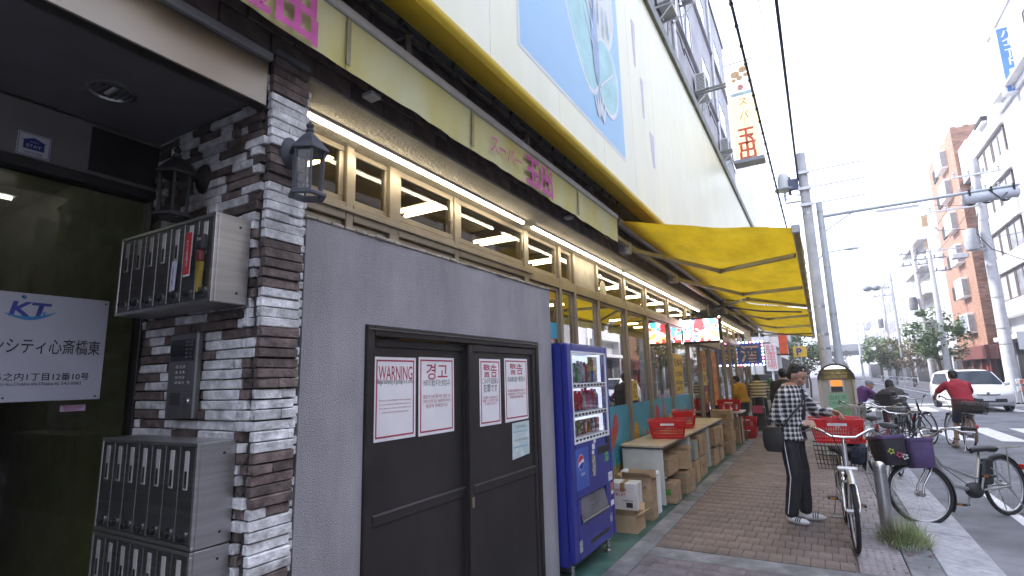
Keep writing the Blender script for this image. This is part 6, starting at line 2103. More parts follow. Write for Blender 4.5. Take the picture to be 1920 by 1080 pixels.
for an, to in ((J['anL'], J['toL']), (J['anR'], J['toR'])):
    for k in range(3):
        d = Vector(to).normalized()
        c = Vector(an) + d * (.065 + k * .022) + Vector((0, 0, -.044))
        rgt = d.cross(Vector((0, 0, 1)))
        q = MB(local=True)
        q.tube([c + rgt * (.052 * math.cos(u)) + Vector((0, 0, .041 * math.sin(u))) for u in [PI * i / 8 for i in range(9)]], .0055, 5)
        q.build('shoe_stripe', M_bplast, man)
bg = thing('shoulder_bag', 'black shoulder bag hanging on the plaid man\'s hip', 'bag', (-.345, 6.62, 0), R(-107))
q = MB(local=True)
rings = []
for f, w in ((0, .07), (.15, .10), (.5, .112), (.85, .105), (1, .09)):
    rings.append([(.215 + .035 * math.cos(a) * (1 if 0 < f < 1 else .7) + .02 * (1 - f), -.10 + w * math.sin(a), .73 + .25 * f) for a in [2 * PI * k / 14 for k in range(14)]])
q.loft(rings); q.build('pouch', P('bag_black', (.02, .02, .02), .6, var=.2, bump=.3, bscale=60), bg, smooth=60)
q = MB(local=True); q.tube([(.215, .0, .97), (.20, .09, 1.10), (.12, .185, 1.22), (.0, .165, 1.34), (-.11, .09, 1.435), (-.12, -.02, 1.43), (-.03, -.09, 1.33), (.12, -.125, 1.18), (.20, -.15, 1.06), (.215, -.2, .97)], .010, 6); q.build('strap', M_bplast, bg, smooth=60)
sn = thing('snack_packet', 'orange and white food packet in the plaid man\'s far hand', 'packet', (.03, 6.74, 1.04))
q = MB(local=True); q.loft([[(.028 * math.cos(a), .02 * math.sin(a) * w + .0, z) for a in [2 * PI * k / 10 for k in range(10)]] for z, w in ((-.06, .2), (-.045, .9), (.0, 1.1), (.045, .9), (.06, .2))])
q.build('packet', P('packet_orange', (.72, .20, .04), .35, alt=(.7, .6, .5), scale=14), sn, smooth=60)

# others
def stand(h=1.0, lean=0.0, head_down=.25, arms='down'):
    z = lambda v: v * h
    J = dict(hip=(0, 0, z(.92)), chest=(0, lean * .5, z(1.19)), neck=(0, lean, z(1.43) - lean * .15), head=(0, lean * 1.25 + .04, z(1.56) - lean * .3), hd=(0, 1, -head_down),
             shL=(-.175, lean * .9, z(1.37) - lean * .15), shR=(.175, lean * .9, z(1.37) - lean * .15),
             hipL=(-.085, 0, z(.88)), knL=(-.10, .03, z(.48)), anL=(-.10, 0, .08), toL=(-.15, 1, 0), hipR=(.085, 0, z(.88)), knR=(.10, .03, z(.48)), anR=(.11, 0, .08), toR=(.15, 1, 0))
    if arms == 'down':
        J.update(elL=(-.23, lean * .7, z(1.10)), wrL=(-.22, lean + .08, z(.86)), elR=(.23, lean * .7, z(1.10)), wrR=(.22, lean + .08, z(.86)))
    elif arms == 'fwd':
        J.update(elL=(-.27, lean + .10, z(1.13)), wrL=(-.24, lean + .30, z(1.03)), elR=(.27, lean + .10, z(1.13)), wrR=(.24, lean + .30, z(1.03)))
    return J
def rider(h=1.0, lean=.22, seat=.84):
    J = dict(hip=(0, 0, seat), chest=(0, .10 + lean * .35, seat + .25), neck=(0, .08 + lean, seat + .45), head=(0, .14 + lean * 1.1, seat + .57), hd=(0, 1, -.25),
             shL=(-.18, .08 + lean * .9, seat + .41), shR=(.18, .08 + lean * .9, seat + .41), elL=(-.31, .22 + lean, seat + .22), wrL=(-.29, .38 + lean * .8, seat + .16), elR=(.31, .22 + lean, seat + .22), wrR=(.29, .38 + lean * .8, seat + .16),
             hipL=(-.09, .02, seat - .03), hipR=(.09, .02, seat - .03), knL=(-.12, .20, .50), anL=(-.22, .10, .08), toL=(-.1, 1, 0), knR=(.12, .32, .58), anR=(.11, .22, .26), toR=(.1, 1, -.1))
    return J
person('cyclist in a red T-shirt and navy shorts seen from behind', (2.48, 14.05, -.036), R(12), rider(1, .20, .86), P('tee_red', (.36, .018, .035), .85, var=.1, bump=.3, bscale=20), P('shorts_navy', (.055, .06, .11), .85, var=.12), sleeve='short', legs='short', voxel=.014, hem=-.16, shoes=P('sandal_tan', (.3, .25, .18), .7), hair='short')
person('cyclist with black hair and a dark brown coat hunched over her bicycle', (1.58, 16.0, -.036), R(14), rider(1, .28, .66), P('coat_brown', (.055, .045, .042), .9, var=.15), P('jeans_blue', (.06, .10, .22), .8, var=.15), hair='bob', voxel=.016, hem=-.20, topgrow=.04)
person('elderly person in a purple jacket and grey hat behind the kiosk', (.78, 16.6, 0), R(-70), stand(.80, .22, .35, 'fwd'), P('jacket_purple', (.085, .022, .12), .85, var=.12), P('trousers_dark', (.05, .05, .06), .85), hair='cap', hairmat=P('hat_grey', (.22, .25, .30), .85), voxel=.016, topgrow=.035)
person('woman with a black bun walking away behind the plaid man', (-.66, 12.2, 0), R(4), stand(.98, .02, .05), P('coat_dark', (.035, .028, .03), .9, var=.15), P('trousers_dark', (.05, .05, .06), .85), hair='bun', voxel=.016)
person('woman in a cream and black striped top and long black skirt by the shop doors', (-1.55, 16.6, 0), R(8), stand(.93, .16, .3, 'fwd'), striped(), P('skirt_black', (.014, .014, .016), .9, var=.2), hair='bob', legs='skirt', voxel=.016, hem=-.02, topgrow=.035)
person('person in a mustard yellow jacket standing in the shop doorway', (-1.95, 16.3, 0), R(60), stand(.90, .10, .4), P('jacket_mustard', (.55, .30, .03), .85, var=.12), P('trousers_dark', (.05, .05, .06), .85), hair='short', voxel=.016, hem=-.30, topgrow=.04)
person('pedestrian in a dark suit on the far pavement by the utility poles', (8.6, 58.0, .05), R(170), stand(1.0, .0, .05), P('suit_navy', (.025, .03, .05), .8), P('trousers_dark', (.05, .05, .06), .85), hair='short', voxel=.02, hands=False)
person('distant pedestrian in pale clothes on the far pavement', (8.1, 66.0, .05), R(190), stand(.95, .0, .05), P('shirt_pale', (.45, .45, .48), .8), P('trousers_dark', (.05, .05, .06), .85), hair='short', voxel=.02, hands=False)
# shopping trolley by the shop door
tr = thing('shopping_cart', 'black two-wheeled shopping cart with a pink and yellow bag at the shop door', 'shopping cart', (-1.45, 15.3, 0))
q = MB(); q.box(-1.62, -1.32, 15.15, 15.45, .14, .72, .04); q.build('bag', M_bplast, tr)
q = MB(); q.box(-1.60, -1.36, 15.12, 15.148, .55, .74, .004); q.build('pink_flap', P('cart_pink', (.5, .08, .16), .7), tr)
q = MB(); q.tube([(-1.58, 15.47, .10), (-1.58, 15.55, .95), (-1.36, 15.55, .95), (-1.36, 15.47, .10)], .010, 6); q.build('handle_frame', M_chrome, tr)
for x in (-1.64, -1.30):
    q = MB(); q.lathe([(.075, -.012), (.085, -.006), (.085, .006), (.075, .012)], (x, 15.47, .085), 14, 'X'); q.build('wheel', M_tyre, tr)
q = MB(); q.cyl((-1.64, 15.47, .085), (-1.30, 15.47, .085), .006, n=6); q.build('axle', M_chrome, tr)
# ================================================================== KIOSK, POLES, LAMPS, CABLES
M_cream = P('kiosk_cream', (.50, .47, .40), .5, var=.06)
M_kdark = P('kiosk_dark', (.03, .03, .035), .3)
M_pole = P('pole_concrete', (.56, .57, .60), .8, var=.08, scale=3)
M_poleg = P('pole_grey_paint', (.54, .59, .63), .45, .1, var=.05)
ks = thing('ticket_kiosk', 'cream ticket machine kiosk with a black arched hood and green poster', 'kiosk', (.25, 12.1, 0))
KX0, KX1, KY = -.06, .56, 11.9
cx = (KX0 + KX1) / 2
q = MB(); q.box(KX0 + .03, KX1 - .03, KY + .18, KY + .50, 0, 1.42, .01); q.build('cabinet', M_cream, ks)
q = MB()
for s_ in (KX0, KX1 - .05):
    q.box(s_, s_ + .05, KY, KY + .5, 0, 1.40, .008)
q.build('side_panel', M_cream, ks)
arc = [(cx + .31 * math.cos(a), 1.40 + .30 * math.sin(a)) for a in [PI * k / 16 for k in range(17)]]
arc2 = [(cx + .275 * math.cos(a), 1.40 + .265 * math.sin(a)) for a in [PI * k / 16 for k in range(17)]]
q = MB(); q.prism(arc + arc2[::-1], 'XZ', KY - .10, KY + .5); q.build('hood', M_kdark, ks, smooth=30)
q = MB(); q.prism(arc2, 'XZ', KY + .14, KY + .17); q.build('hood_board', P('hood_board', (.26, .20, .07), .5, var=.4, scale=10, alt=(.12, .09, .05)), ks)
q = MB(); q.prism([(cx - .18, 1.60), (cx + .18, 1.60), (cx + .15, 1.655), (cx, 1.67), (cx - .15, 1.655)], 'XZ', KY - .06, KY + .02); q.build('hood_lamp', EM('kiosk_lamp', (1, .95, .8), 1.3), ks)
for k, (z, h_) in enumerate(((1.52, .05), (1.46, .04), (1.43, .02))):
    text(ks, ['料金案内', '一時利用 24時間', '自転車駐車場'][k], P('hood_print', (.60, .50, .2), .5), (cx, KY + .135, z), h_ * .7, face='-Y', w=.38)
q = MB(); q.box(cx - .13, cx + .13, KY + .16, KY + .179, 1.16, 1.40, .006); q.build('screen_bezel', M_poleg, ks)
q = MB(); q.box(cx - .095, cx + .095, KY + .155, KY + .159, 1.27, 1.385); q.build('screen_top', EM('kiosk_orange', (.9, .25, .04), .5), ks)
q = MB(); q.box(cx - .095, cx + .095, KY + .155, KY + .159, 1.17, 1.265); q.build('screen_bottom', M_kdark, ks)
q = MB(); q.box(cx - .17, cx + .17, KY + .17, KY + .178, .70, 1.14); q.build('green_poster', P('poster_green', (.30, .52, .36), .5, var=.05), ks)
q = MB(); q.box(cx - .16, cx + .16, KY + .165, KY + .1695, .72, .86); q.build('green_block', P('poster_green_deep', (.12, .45, .14), .5), ks)
text(ks, '自転車', P('poster_print', (.12, .3, .2), .6), (cx, KY + .168, 1.06), .07, face='-Y', bold=.004)
text(ks, 'ご利用方法', P('poster_print', (.12, .3, .2), .6), (cx, KY + .168, .95), .05, face='-Y')
q = MB(); q.box(-.10, .60, KY - .1, KY + .55, 0, .04, .01); q.build('base_slab', M_conc, ks)

def pole(label, x, y, h, r0, r1, mat, name='utility_pole', steps=True, z0=0, bands=()):
    t = thing(name, label, 'pole', (x, y, z0))
    q = MB(); q.lathe([(r0, z0 - .02), (lerp(r0, r1, .5), z0 + h * .5), (r1, z0 + h), (0, z0 + h + .01)], (x, y, 0), 18); q.build('shaft', mat, t, smooth=40)
    if steps:
        q = MB()
        k = 0
        z = z0 + 2.6
        while z < z0 + h - .5:
            r_ = lerp(r0, r1, (z - z0) / h)
            s_ = 1 if k % 2 else -1
            q.cyl((x + s_ * (r_ - .01), y, z), (x + s_ * (r_ + .13), y, z), .009, n=6)
            z += .42; k += 1
        q.build('step_bolt', M_alloy, t)
    q = MB()
    for z in bands:
        r_ = lerp(r0, r1, z / h) + .006
        q.lathe([(r_ - .004, z - .03), (r_, z - .028), (r_, z + .028), (r_ - .004, z + .03)], (x, y, z0), 18, cap=False)
    if bands:
        q.build('clamp_band', M_alloy, t)
    return t
p1 = pole('concrete utility pole with cross arms and a dome lamp rising behind the kiosk', .19, 17.6, 8.1, .165, .125, M_pole, bands=(2.2, 2.6, 3.4, 5.2, 6.2, 6.9, 7.4))
q = MB()
for z, L in ((7.45, 1.6), (6.95, 1.65), (6.45, 1.55)):
    q.cyl((.10, 17.45, z), (.10 + L, 17.45, z + .02), .018, n=6)
    q.box(.02, .36, 17.40, 17.5, z - .05, z + .05, .006)
q.build('cross_rod', M_alloy, p1)
q = MB()
for k, (z, dx) in enumerate(((7.35, -.28), (7.2, -.2), (6.9, -.30))):
    q.lathe([(.03, -.06), (.05, -.05), (.03, -.03), (.05, -.01), (.03, .01), (.045, .03), (.015, .06)], (.10 + dx, 17.5, z), 10)
    q.cyl((.10 + dx, 17.5, z - .06), (.19, 17.6, z - .10), .015, n=6)
q.box(-.22, .05, 17.4, 17.5, 6.95, 7.3, .02)
q.build('insulator', P('insulator_dark', (.06, .08, .16), .3), p1)
lm = thing('dome_lamp', 'glass dome street lamp on a bracket beside the utility pole', 'street lamp', (-.32, 17.6, 6.6))
q = MB(); q.lathe([(.02, 6.92), (.10, 6.98), (.27, 7.02), (.28, 7.05), (.16, 7.10)], (-.34, 17.55, 0), 20); q.build('brim', M_poleg, lm, smooth=40)
q = MB(); q.lathe([(.165, 7.10), (.175, 7.3), (.155, 7.45), (.10, 7.55), (.02, 7.585)], (-.34, 17.55, 0), 20); q.build('dome', P('dome_glass', (.62, .64, .66), .2, var=.04), lm, smooth=50)
q = MB(); q.lathe([(.02, 6.70), (.045, 6.72), (.03, 6.80), (.05, 6.86), (.02, 6.92)], (-.34, 17.55, 0), 12); q.tube([(-.34, 17.55, 6.72), (-.34, 17.57, 6.62), (.05, 17.6, 6.62)], .03, 8); q.build('bracket', M_poleg, lm, smooth=40)
p2 = pole('smooth grey steel signal pole beside the utility pole', .52, 18.0, 6.6, .115, .085, M_poleg, name='signal_pole', steps=False, bands=(3.2, 4.6, 5.8, 6.3))
q = MB(); q.lathe([(.135, 0), (.135, 1.75), (.115, 1.80)], (.52, 18.0, 0), 16, cap=False); q.build('lower_sleeve', P('pole_sleeve', (.36, .35, .33), .7, var=.08), p2, smooth=40)
q = MB(); q.tube([(.52, 18.0, 6.15), (1.2, 18.0, 6.17), (3.0, 18.0, 6.19), (5.02, 18.0, 6.23)], [.05, .05, .042, .035], 10); q.tube([(.60, 18.0, 5.7), (1.3, 18.0, 6.13)], .02, 6); q.build('mast_arm', M_poleg, p2, smooth=40)
sg_ = thing('traffic_signal', 'grey horizontal traffic signal housing hanging on the mast arm, seen from behind', 'traffic signal', (4.45, 18.0, 6.1))
q = MB()
ring = lambda x, w, h_: [(x, 18.08 + w * math.cos(a), 6.07 + h_ * math.sin(a)) for a in [2 * PI * k / 12 + PI / 12 for k in range(12)]]
q.loft([ring(3.86, .08, .10), ring(3.90, .13, .155), ring(4.98, .13, .155), ring(5.02, .08, .10)]); q.build('housing', P('signal_grey', (.70, .74, .82), .5, var=.05), sg_, smooth=50)
for k in range(3):
    q = MB(); q.lathe([(.145, .12), (.15, .30), (.14, .30), (.135, .14)], (4.08 + k * .36, 18.08, 6.07), 16, 'Y', cap=False); q.build('visor', M_bplast, sg_)
    q = MB(); q.lathe([(.13, .13), (.09, .16), (0, .17)], (4.08 + k * .36, 18.08, 6.07), 16, 'Y', cap=False); q.build('lens', P('lens_%d' % k, [(.02, .3, .2), (.4, .3, .03), (.4, .03, .03)][k], .2), sg_)
q = MB()
for x in (4.0, 4.45, 4.9):
    q.box(x - .02, x + .02, 17.93, 18.05, 6.10, 6.28, .004)
q.build('hanger', M_bplast, sg_)
q = MB(); q.tube([(4.4, 17.96, 6.2), (4.6, 17.94, 5.9), (4.75, 17.95, 6.05)], .015, 6); q.build('cable', M_bplast, sg_)
sp = thing('street_name_plate', 'thin pale plate hanging from the mast arm over the road', 'plate', (2.4, 18.0, 6.0))
q = MB(); q.box(1.9, 2.9, 17.99, 18.01, 6.02, 6.10, .003); q.build('plate', M_white, sp)

# right-hand pole with transformer
p3 = pole('thick concrete utility pole with a transformer across the road', 7.3, 31.4, 11.2, .25, .17, M_pole, z0=.05, bands=(2.5, 3.2, 4.6, 6.0, 7.0, 8.2, 9.4))
q = MB(); q.lathe([(.26, 6.9), (.28, 6.95), (.28, 7.8), (.26, 7.85), (.1, 7.9)], (6.72, 31.2, 0), 16); q.box(6.7, 7.2, 31.15, 31.25, 6.85, 6.93); q.build('transformer', P('transformer_grey', (.40, .42, .46), .5, var=.06), p3, smooth=40)
for z, x0, x1 in ((10.4, 6.4, 8.2), (9.6, 6.5, 8.1), (8.9, 5.3, 7.3)):
    q = MB()
    q.box(x0, x1, 31.1, 31.2, z, z + .08, .004)
    for k in range(4):
        xx = lerp(x0 + .1, x1 - .1, k / 3)
        q.lathe([(.02, 0), (.06, .05), (.03, .10), (.06, .15), (.02, .22)], (xx, 31.15, z + .08), 8)
    q.build('cross_arm', M_alloy, p3)
q = MB()
q.box(5.0, 7.1, 31.18, 31.24, 7.05, 7.1); q.box(5.9, 6.5, 31.0, 31.3, 6.55, 6.8, .03)
q.build('side_arm', M_alloy, p3)
q = MB(); q.tube([(7.1, 31.1, 8.6), (6.9, 31.0, 7.6), (7.3, 30.9, 6.8), (8.6, 31.0, 6.0), (10.0, 33, 5.6)], .02, 6); q.tube([(5.2, 31.2, 8.95), (5.6, 31.2, 8.0), (6.7, 31.2, 7.9)], .015, 5); q.build('cable_loop', M_bplast, p3)
for i, (x, y, h_, lab) in enumerate(((7.3, 50.5, 11.0, 'utility pole standing in the street tree near the brick building'), (7.3, 44.6, 9.5, 'utility pole just before the street tree by the brick building'), (7.2, 74.0, 11.5, 'distant utility pole with many cross arms beside the pale apartment block'), (6.9, 102.0, 9.5, 'thin far utility pole in front of the elevated road'), (6.9, 118.0, 11.0, 'farthest utility pole on the right of the road end'))):
    p = pole(lab, x, y, h_, .20, .14, M_pole, z0=.05, steps=i < 3)
    for z in (h_ - .6, h_ - 1.5):
        q = MB()
        q.box(x - .9, x + .9, y - .05, y + .05, z, z + .08)
        for k in range(4):
            q.lathe([(.02, 0), (.06, .05), (.03, .10), (.06, .15), (.02, .22)], (x - .75 + k * .5, y, z + .08), 6)
        q.build('cross_arm', P('pole_hardware', (.20, .21, .24), .6, .3), p)
    if i in (0, 2):
        q = MB(); q.lathe([(.25, h_ * .55), (.27, h_ * .56), (.27, h_ * .63), (.24, h_ * .64)], (x - .5, y - .1, 0), 12)
        q.build('transformer', P('pole_hardware', (.20, .21, .24), .6, .3), p)
def streetlamp(label, x, y, h_, reach):
    t = thing('street_lamp', label, 'street lamp', (x, y, .03), group='lamps over the far road')
    q = MB(); q.tube([(x, y, 0), (x, y, h_ - .5), (x + reach * .3, y, h_ - .05), (x + reach, y, h_)], [.08, .06, .05, .04], 8); q.build('post', M_poleg, t, smooth=40)
    q = MB(); q.ell((x + reach + .25 * (1 if reach > 0 else -1), y, h_), (.42, .16, .08), 12, 6); q.build('lamp_head', M_poleg, t, smooth=60)
streetlamp('street lamp on a long arm over the road behind the signal pole', .5, 34, 8.2, 1.5)
tl = thing('street_lamp', 'twin round lamp on a thin post in the middle distance', 'street lamp', (3.3, 60, 0), group='lamps over the far road')
q = MB(); q.tube([(6.6, 60, 0), (6.6, 60, 9.0), (5.4, 60, 9.3)], .06, 6); q.build('post', M_poleg, tl)
for x in (4.9, 5.6):
    q = MB(); q.ell((x - .15, 60, 9.25), (.42, .4, .30), 10, 6); q.build('lamp_head', P('lamp_dark', (.25, .28, .33), .5), tl, smooth=60)
# overhead cables
M_cable = P('cable_black', (.02, .022, .035), .6)
def cable(label, pts, r_, sag=.4, coil=0):
    q = MB()
    P_ = []
    for a, b_ in zip(pts[:-1], pts[1:]):
        for k in range(14):
            f = k / 14
            P_.append(Vector(a).lerp(Vector(b_), f) - Vector((0, 0, sag * 4 * f * (1 - f))))
    P_.append(Vector(pts[-1]))
    q.tube(P_, r_, 6)
    if coil:
        for i in range(0, len(P_) - 1):
            for f in (.2, .7):
                c = P_[i].lerp(P_[i + 1], f)
                q.ell(c - Vector((0, 0, r_ * 1.2)), (r_ * 1.6, r_ * 4, r_ * 1.4), 6, 4)
    o = q.build('overhead_cable', M_cable, smooth=60)
    tag(o, label, 'cable', 'overhead cables')
cable('thick black overhead cable bundle running to the top of the near utility pole', [(.02, 2.0, 7.9), (.05, 17.55, 7.3)], .028, .05)
cable('knobbly overhead cable left of the thick bundle', [(-.62, 3.0, 7.6), (-.45, 17.5, 6.3), (-.4, 40, 7.2)], .022, .12, coil=1)
cable('thin grey overhead wire right of the thick cable bundle', [(.40, 3.0, 10.5), (.45, 30, 13.0)], .008, .05)
cable('thin overhead wire between the knobbly cable and the thick bundle', [(-.28, 3.0, 8.6), (-.2, 17.5, 8.0)], .007, .1)
cable('wire crossing the road to the transformer pole', [(.19, 17.6, 7.4), (7.3, 31.2, 9.0)], .009, .4)
cable('low service wire from the transformer pole to the brick building', [(7.3, 31.3, 8.1), (10.0, 47.0, 9.5)], .012, .5)
cable('wire from the transformer pole along the right pavement', [(7.0, 31.3, 10.5), (7.0, 50.5, 10.4), (6.9, 74, 10.9), (6.9, 102, 9.0)], .012, .5)
cable('lower wire along the right pavement', [(7.4, 31.3, 9.7), (7.4, 50.5, 9.5), (7.3, 74, 10.0)], .012, .6)
cable('service wire swooping to the grey building', [(7.4, 31.2, 8.0), (10.0, 30, 9.5)], .012, .4)
cable('service wire hanging near the white building windows', [(7.5, 31.2, 7.4), (10.0, 26, 8.2)], .012, .5)
# ================================================================== BUILDINGS ACROSS THE ROAD
M_wht = P('white_tile_wall', (.78, .78, .78), .7, var=.05, scale=1.0)
M_lav = P('pale_grey_wall', (.48, .48, .51), .8, var=.07, scale=.6)
M_brk = P('orange_brick', (.33, .18, .125), .8, var=.22, scale=2.0, piece=.2, stretch=(1, 1, 5))
M_brkdk = P('maroon_panel', (.20, .06, .05), .6, var=.15)
M_brown = P('brown_cladding', (.12, .085, .08), .6, var=.12)
M_dark = P('dark_recess', (.035, .035, .04), .8)
M_wpane = P('far_window_pane', (.10, .11, .13), .08, spec=.8, var=.3, scale=1.2, alt=(.22, .21, .20))
M_wfd = P('window_frame_dark', (.09, .085, .085), .5)

def window_x(parent, x, y0, y1, z0, z1, mull=0, frame=None, depth=.10, proud=-.02, pane=None, t=.07):
    """window on a wall facing -X (towards the road); x = wall plane"""
    q = MB(); q.frame('YZ', x - proud - .06 if proud < 0 else x - proud, x - proud + .02 if proud < 0 else x + .02, y0, y1, z0, z1, t)
    for k in range(mull):
        y = lerp(y0, y1, (k + 1) / (mull + 1))
        q.box(x - .03, x + .03, y - t / 2, y + t / 2, z0 + t, z1 - t)
    w = q.build('window', frame or M_wfd, parent)
    q = MB(); q.box(x - .012, x + .012, y0 + t, y1 - t, z0 + t, z1 - t); q.build('pane', pane or M_wpane, w)
    return w
wb = thing('white_building', 'white building with long dark window bands on the right of the road', 'building', (10, 40, 0))
XW = 10.0
bands = ((14.75, 13.15), (12.15, 10.55), (9.55, 7.95), (7.05, 5.35))
q = MB()
zs = [16.3] + [z for b_ in bands for z in b_] + [4.5]
for k in range(0, len(zs), 2):
    q.box(XW, 20, 36.9, 44.3, zs[k + 1] + (0 if True else 0), zs[k])
q.build('wall', M_wht, wb)
q = MB()
for (a, b_) in bands:
    q.box(XW + .45, 20, 36.9, 44.3, b_, a)
q.build('recess', M_wht, wb)
for (a, b_) in bands:
    for k in range(4):
        y0 = 37.25 + (0, 2.5, 4.0, 5.5)[k]
        window_x(wb, XW + .2, y0, y0 + (2.4, 1.4, 1.4, 1.4)[k], b_ + .02, a - .02, 1 if k == 0 else 0, P('window_frame_brown', (.13, .10, .09), .5), t=.12, pane=M_wpane if k in (0, 3) else P('blind_pane', (.42, .42, .42), .3, var=.1))
q = MB(); q.box(XW + 1.0, 20, 38.6, 43.6, 16.3, 18.4); q.box(XW - .25, XW + 1.0, 38.8, 40.2, 15.6, 15.75); q.build('roof_house', M_wht, wb)
q = MB(); q.box(XW - .3, XW + .2, 38.7, 40.3, 15.76, 16.0, .01); q.build('roof_hood', M_dark, wb)
q = MB(); q.box(XW + .6, 20, 36.9, 44.3, 0, 4.5); q.box(XW, XW + .59, 36.9, 37.3, 0, 4.5); q.box(XW, XW + .59, 43.9, 44.3, 0, 4.5); q.build('ground_floor', M_lav, wb)
q = MB(); q.box(XW + .54, XW + .59, 37.8, 43.5, .1, 3.0); q.build('shop_front', M_dark, wb)
q = MB(); q.box(XW - .35, XW + .59, 37.3, 43.9, 3.1, 3.35, .02); q.build('canopy', M_wht, wb)
gb = thing('grey_building', 'tall pale grey building at the right edge with a blue sign', 'building', (10.1, 31, 0))
q = MB(); q.box(10.15, 22, 25.0, 36.88, 3.6, 19.5); q.build('wall', M_lav, gb)
q = MB(); q.box(10.0, 10.14, 26, 36.8, 15.2, 15.5, .01); q.box(9.6, 10.14, 30.5, 36.0, 15.51, 15.62, .01); q.box(10.05, 22, 25, 36.88, 19.52, 19.7); q.build('ledge', M_wht, gb)
for z in (4.6, 7.6, 10.6, 13.4, 16.6):
    for y in (26.2, 29.6):
        window_x(gb, 10.15, y, y + 2.2, z, z + 1.5, 1, M_wfd)
q = MB(); q.box(10.5, 22, 25, 36.88, 0, 3.6); q.build('ground_floor', M_lav, gb)
q = MB(); q.box(10.44, 10.49, 26, 31, .1, 2.8); q.box(10.44, 10.49, 32, 36, .1, 2.8); q.build('shop_front', M_dark, gb)
q = MB(); q.box(9.7, 10.5, 33, 36, 2.95, 3.2, .03); q.build('awning_box', M_wht, gb)
q = MB()
for k in range(3):
    q.lathe([(1.0 - .2 * k, 0), (1.0 - .2 * k, .12), (.2, .3)], (12.4 - k * .3, 45.6 + k * 1.2, 17.5 - k * .9), 16)
stair = q.build('roof_dome', P('roof_lavender', (.36, .37, .42), .6, var=.08), wb, smooth=40)
bs = thing('blue_sign', 'tall blue sign with white characters ハイコート high on the grey building', 'sign', (9.9, 33.9, 17))
q = MB(); q.box(9.60, 10.55, 33.9, 34.3, 15.1, 18.75, .02); q.build('case', M_white, bs)
q = MB(); q.box(9.72, 10.50, 33.895, 33.899, 15.2, 18.65); q.build('blue_face', P('sign_sky_blue', (.05, .17, .50), .5, var=.1, scale=.8, alt=(.09, .24, .56)), bs)
text(bs, 'ハイコ丨ト', M_white, (10.07, 33.89, 17.55), .34, face='-Y', vert=True, bold=.012, lead=.82)
text(bs, '島之内', M_white, (10.07, 33.89, 15.85), .30, face='-Y', vert=True, bold=.012, lead=.85)
q = MB(); q.box(10.42, 10.7, 34.0, 34.1, 16.5, 16.7); q.box(10.42, 10.7, 34.0, 34.1, 17.6, 17.75); q.build('bracket', M_alloy, bs)

br = thing('brick_building', 'tall orange brick building with white bay windows and a maroon shop fascia', 'building', (10, 50, 0))
q = MB(); q.box(10.0, 12.2, 46.9, 55.8, 3.1, 18.6); q.build('wall', M_brk, br)
q = MB(); q.box(10.0, 12.2, 46.95, 55.7, 18.6, 19.9); q.build('roof_wall', M_wht, br)
# courses standing proud on the end wall: brick bands
q = MB(); rg = random.Random(4)
for k in range(62):
    z = 3.2 + k * .25
    x = 10.0
    while x < 11.9:
        w = rg.uniform(.25, .55)
        if rg.random() < .6:
            q.box(x + .01, min(x + w, 12.0), 46.885, 46.8995, z + .01, z + .23)
        x += w
q.build('brick_courses', M_brk, br, kind='stuff')
for k, z in enumerate((4.0, 6.6, 9.1, 11.6, 14.1, 16.4)):
    q = MB(); q.box(9.55, 9.99, 49.0, 51.2, z, z + 1.45, .02); f = q.build('bay_window', M_wht, br)
    q = MB(); q.box(9.535, 9.549, 49.12, 50.05, z + .12, z + 1.3); q.box(9.535, 9.549, 50.15, 51.08, z + .12, z + 1.3); q.build('pane', P('bay_pane', (.30, .33, .36), .15), f)
    q = MB(); q.box(9.6, 9.95, 48.985, 48.999, z + .12, z + 1.3); q.build('side_pane', P('bay_pane', (.30, .33, .36), .15), f)
    q = MB(); q.box(9.93, 9.999, 52.6, 54.2, z + .3, z + 1.3, .01); q.build('dark_window', M_dark, br)
q = MB(); q.box(9.7, 10.2, 46.4, 55.8, 2.15, 3.05, .02); q.build('fascia', M_brkdk, br)
q = MB(); q.box(9.69, 9.699, 52.5, 55.6, 2.2, 3.0); q.build('brick_fascia', M_brk, br)
q = MB(); q.box(10.3, 12.2, 46.9, 55.8, .05, 2.15); q.build('shop_front', M_dark, br)
q = MB()
for y in (47.2, 49.5, 52, 55.3):
    q.box(10.02, 10.28, y, y + .25, .05, 2.14)
q.build('column', M_brkdk, br)
q = MB()
for y in (48.0, 48.9, 50.6, 53.0):
    q.box(10.22, 10.29, y, y + .55, .4, 1.7)
q.build('door', P('shop_door_red', (.25, .05, .05), .5), br)
# brown clad stair tower between white and brick buildings
bt = thing('brown_tower', 'narrow brown clad tower with blue panels between the white and brick buildings', 'building', (10.6, 45.6, 0))
q = MB(); q.box(10.6, 16, 44.35, 46.85, 3.0, 16.2); q.build('wall', M_brown, bt)
q = MB()
for k in range(12):
    q.box(10.56, 10.599, 44.4 + k * .2, 44.5 + k * .2, 3.1, 15.8)
q.build('fins', M_brown, bt)
q = MB(); q.box(10.55, 10.6, 44.5, 45.6, 9.5, 11.0); q.box(10.55, 10.6, 44.5, 45.4, 13.6, 14.6); q.build('blue_panel', P('blue_panel', (.10, .22, .42), .5), bt)
q = MB(); q.box(10.2, 10.59, 44.6, 46.8, 14.3, 16.8, .02); q.build('parapet', M_lav, bt)
q = MB(); q.box(10.6, 16, 44.35, 46.85, .05, 3.0); q.build('ground_floor', M_dark, bt)
q = MB(); q.box(9.9, 10.5, 44.5, 46.3, 2.1, 3.0, .02); q.build('fascia', M_brkdk, bt)
q = MB(); q.box(10.2, 10.59, 44.7, 45.5, 1.5, 2.9, .03); q.build('machine', M_wht, bt)

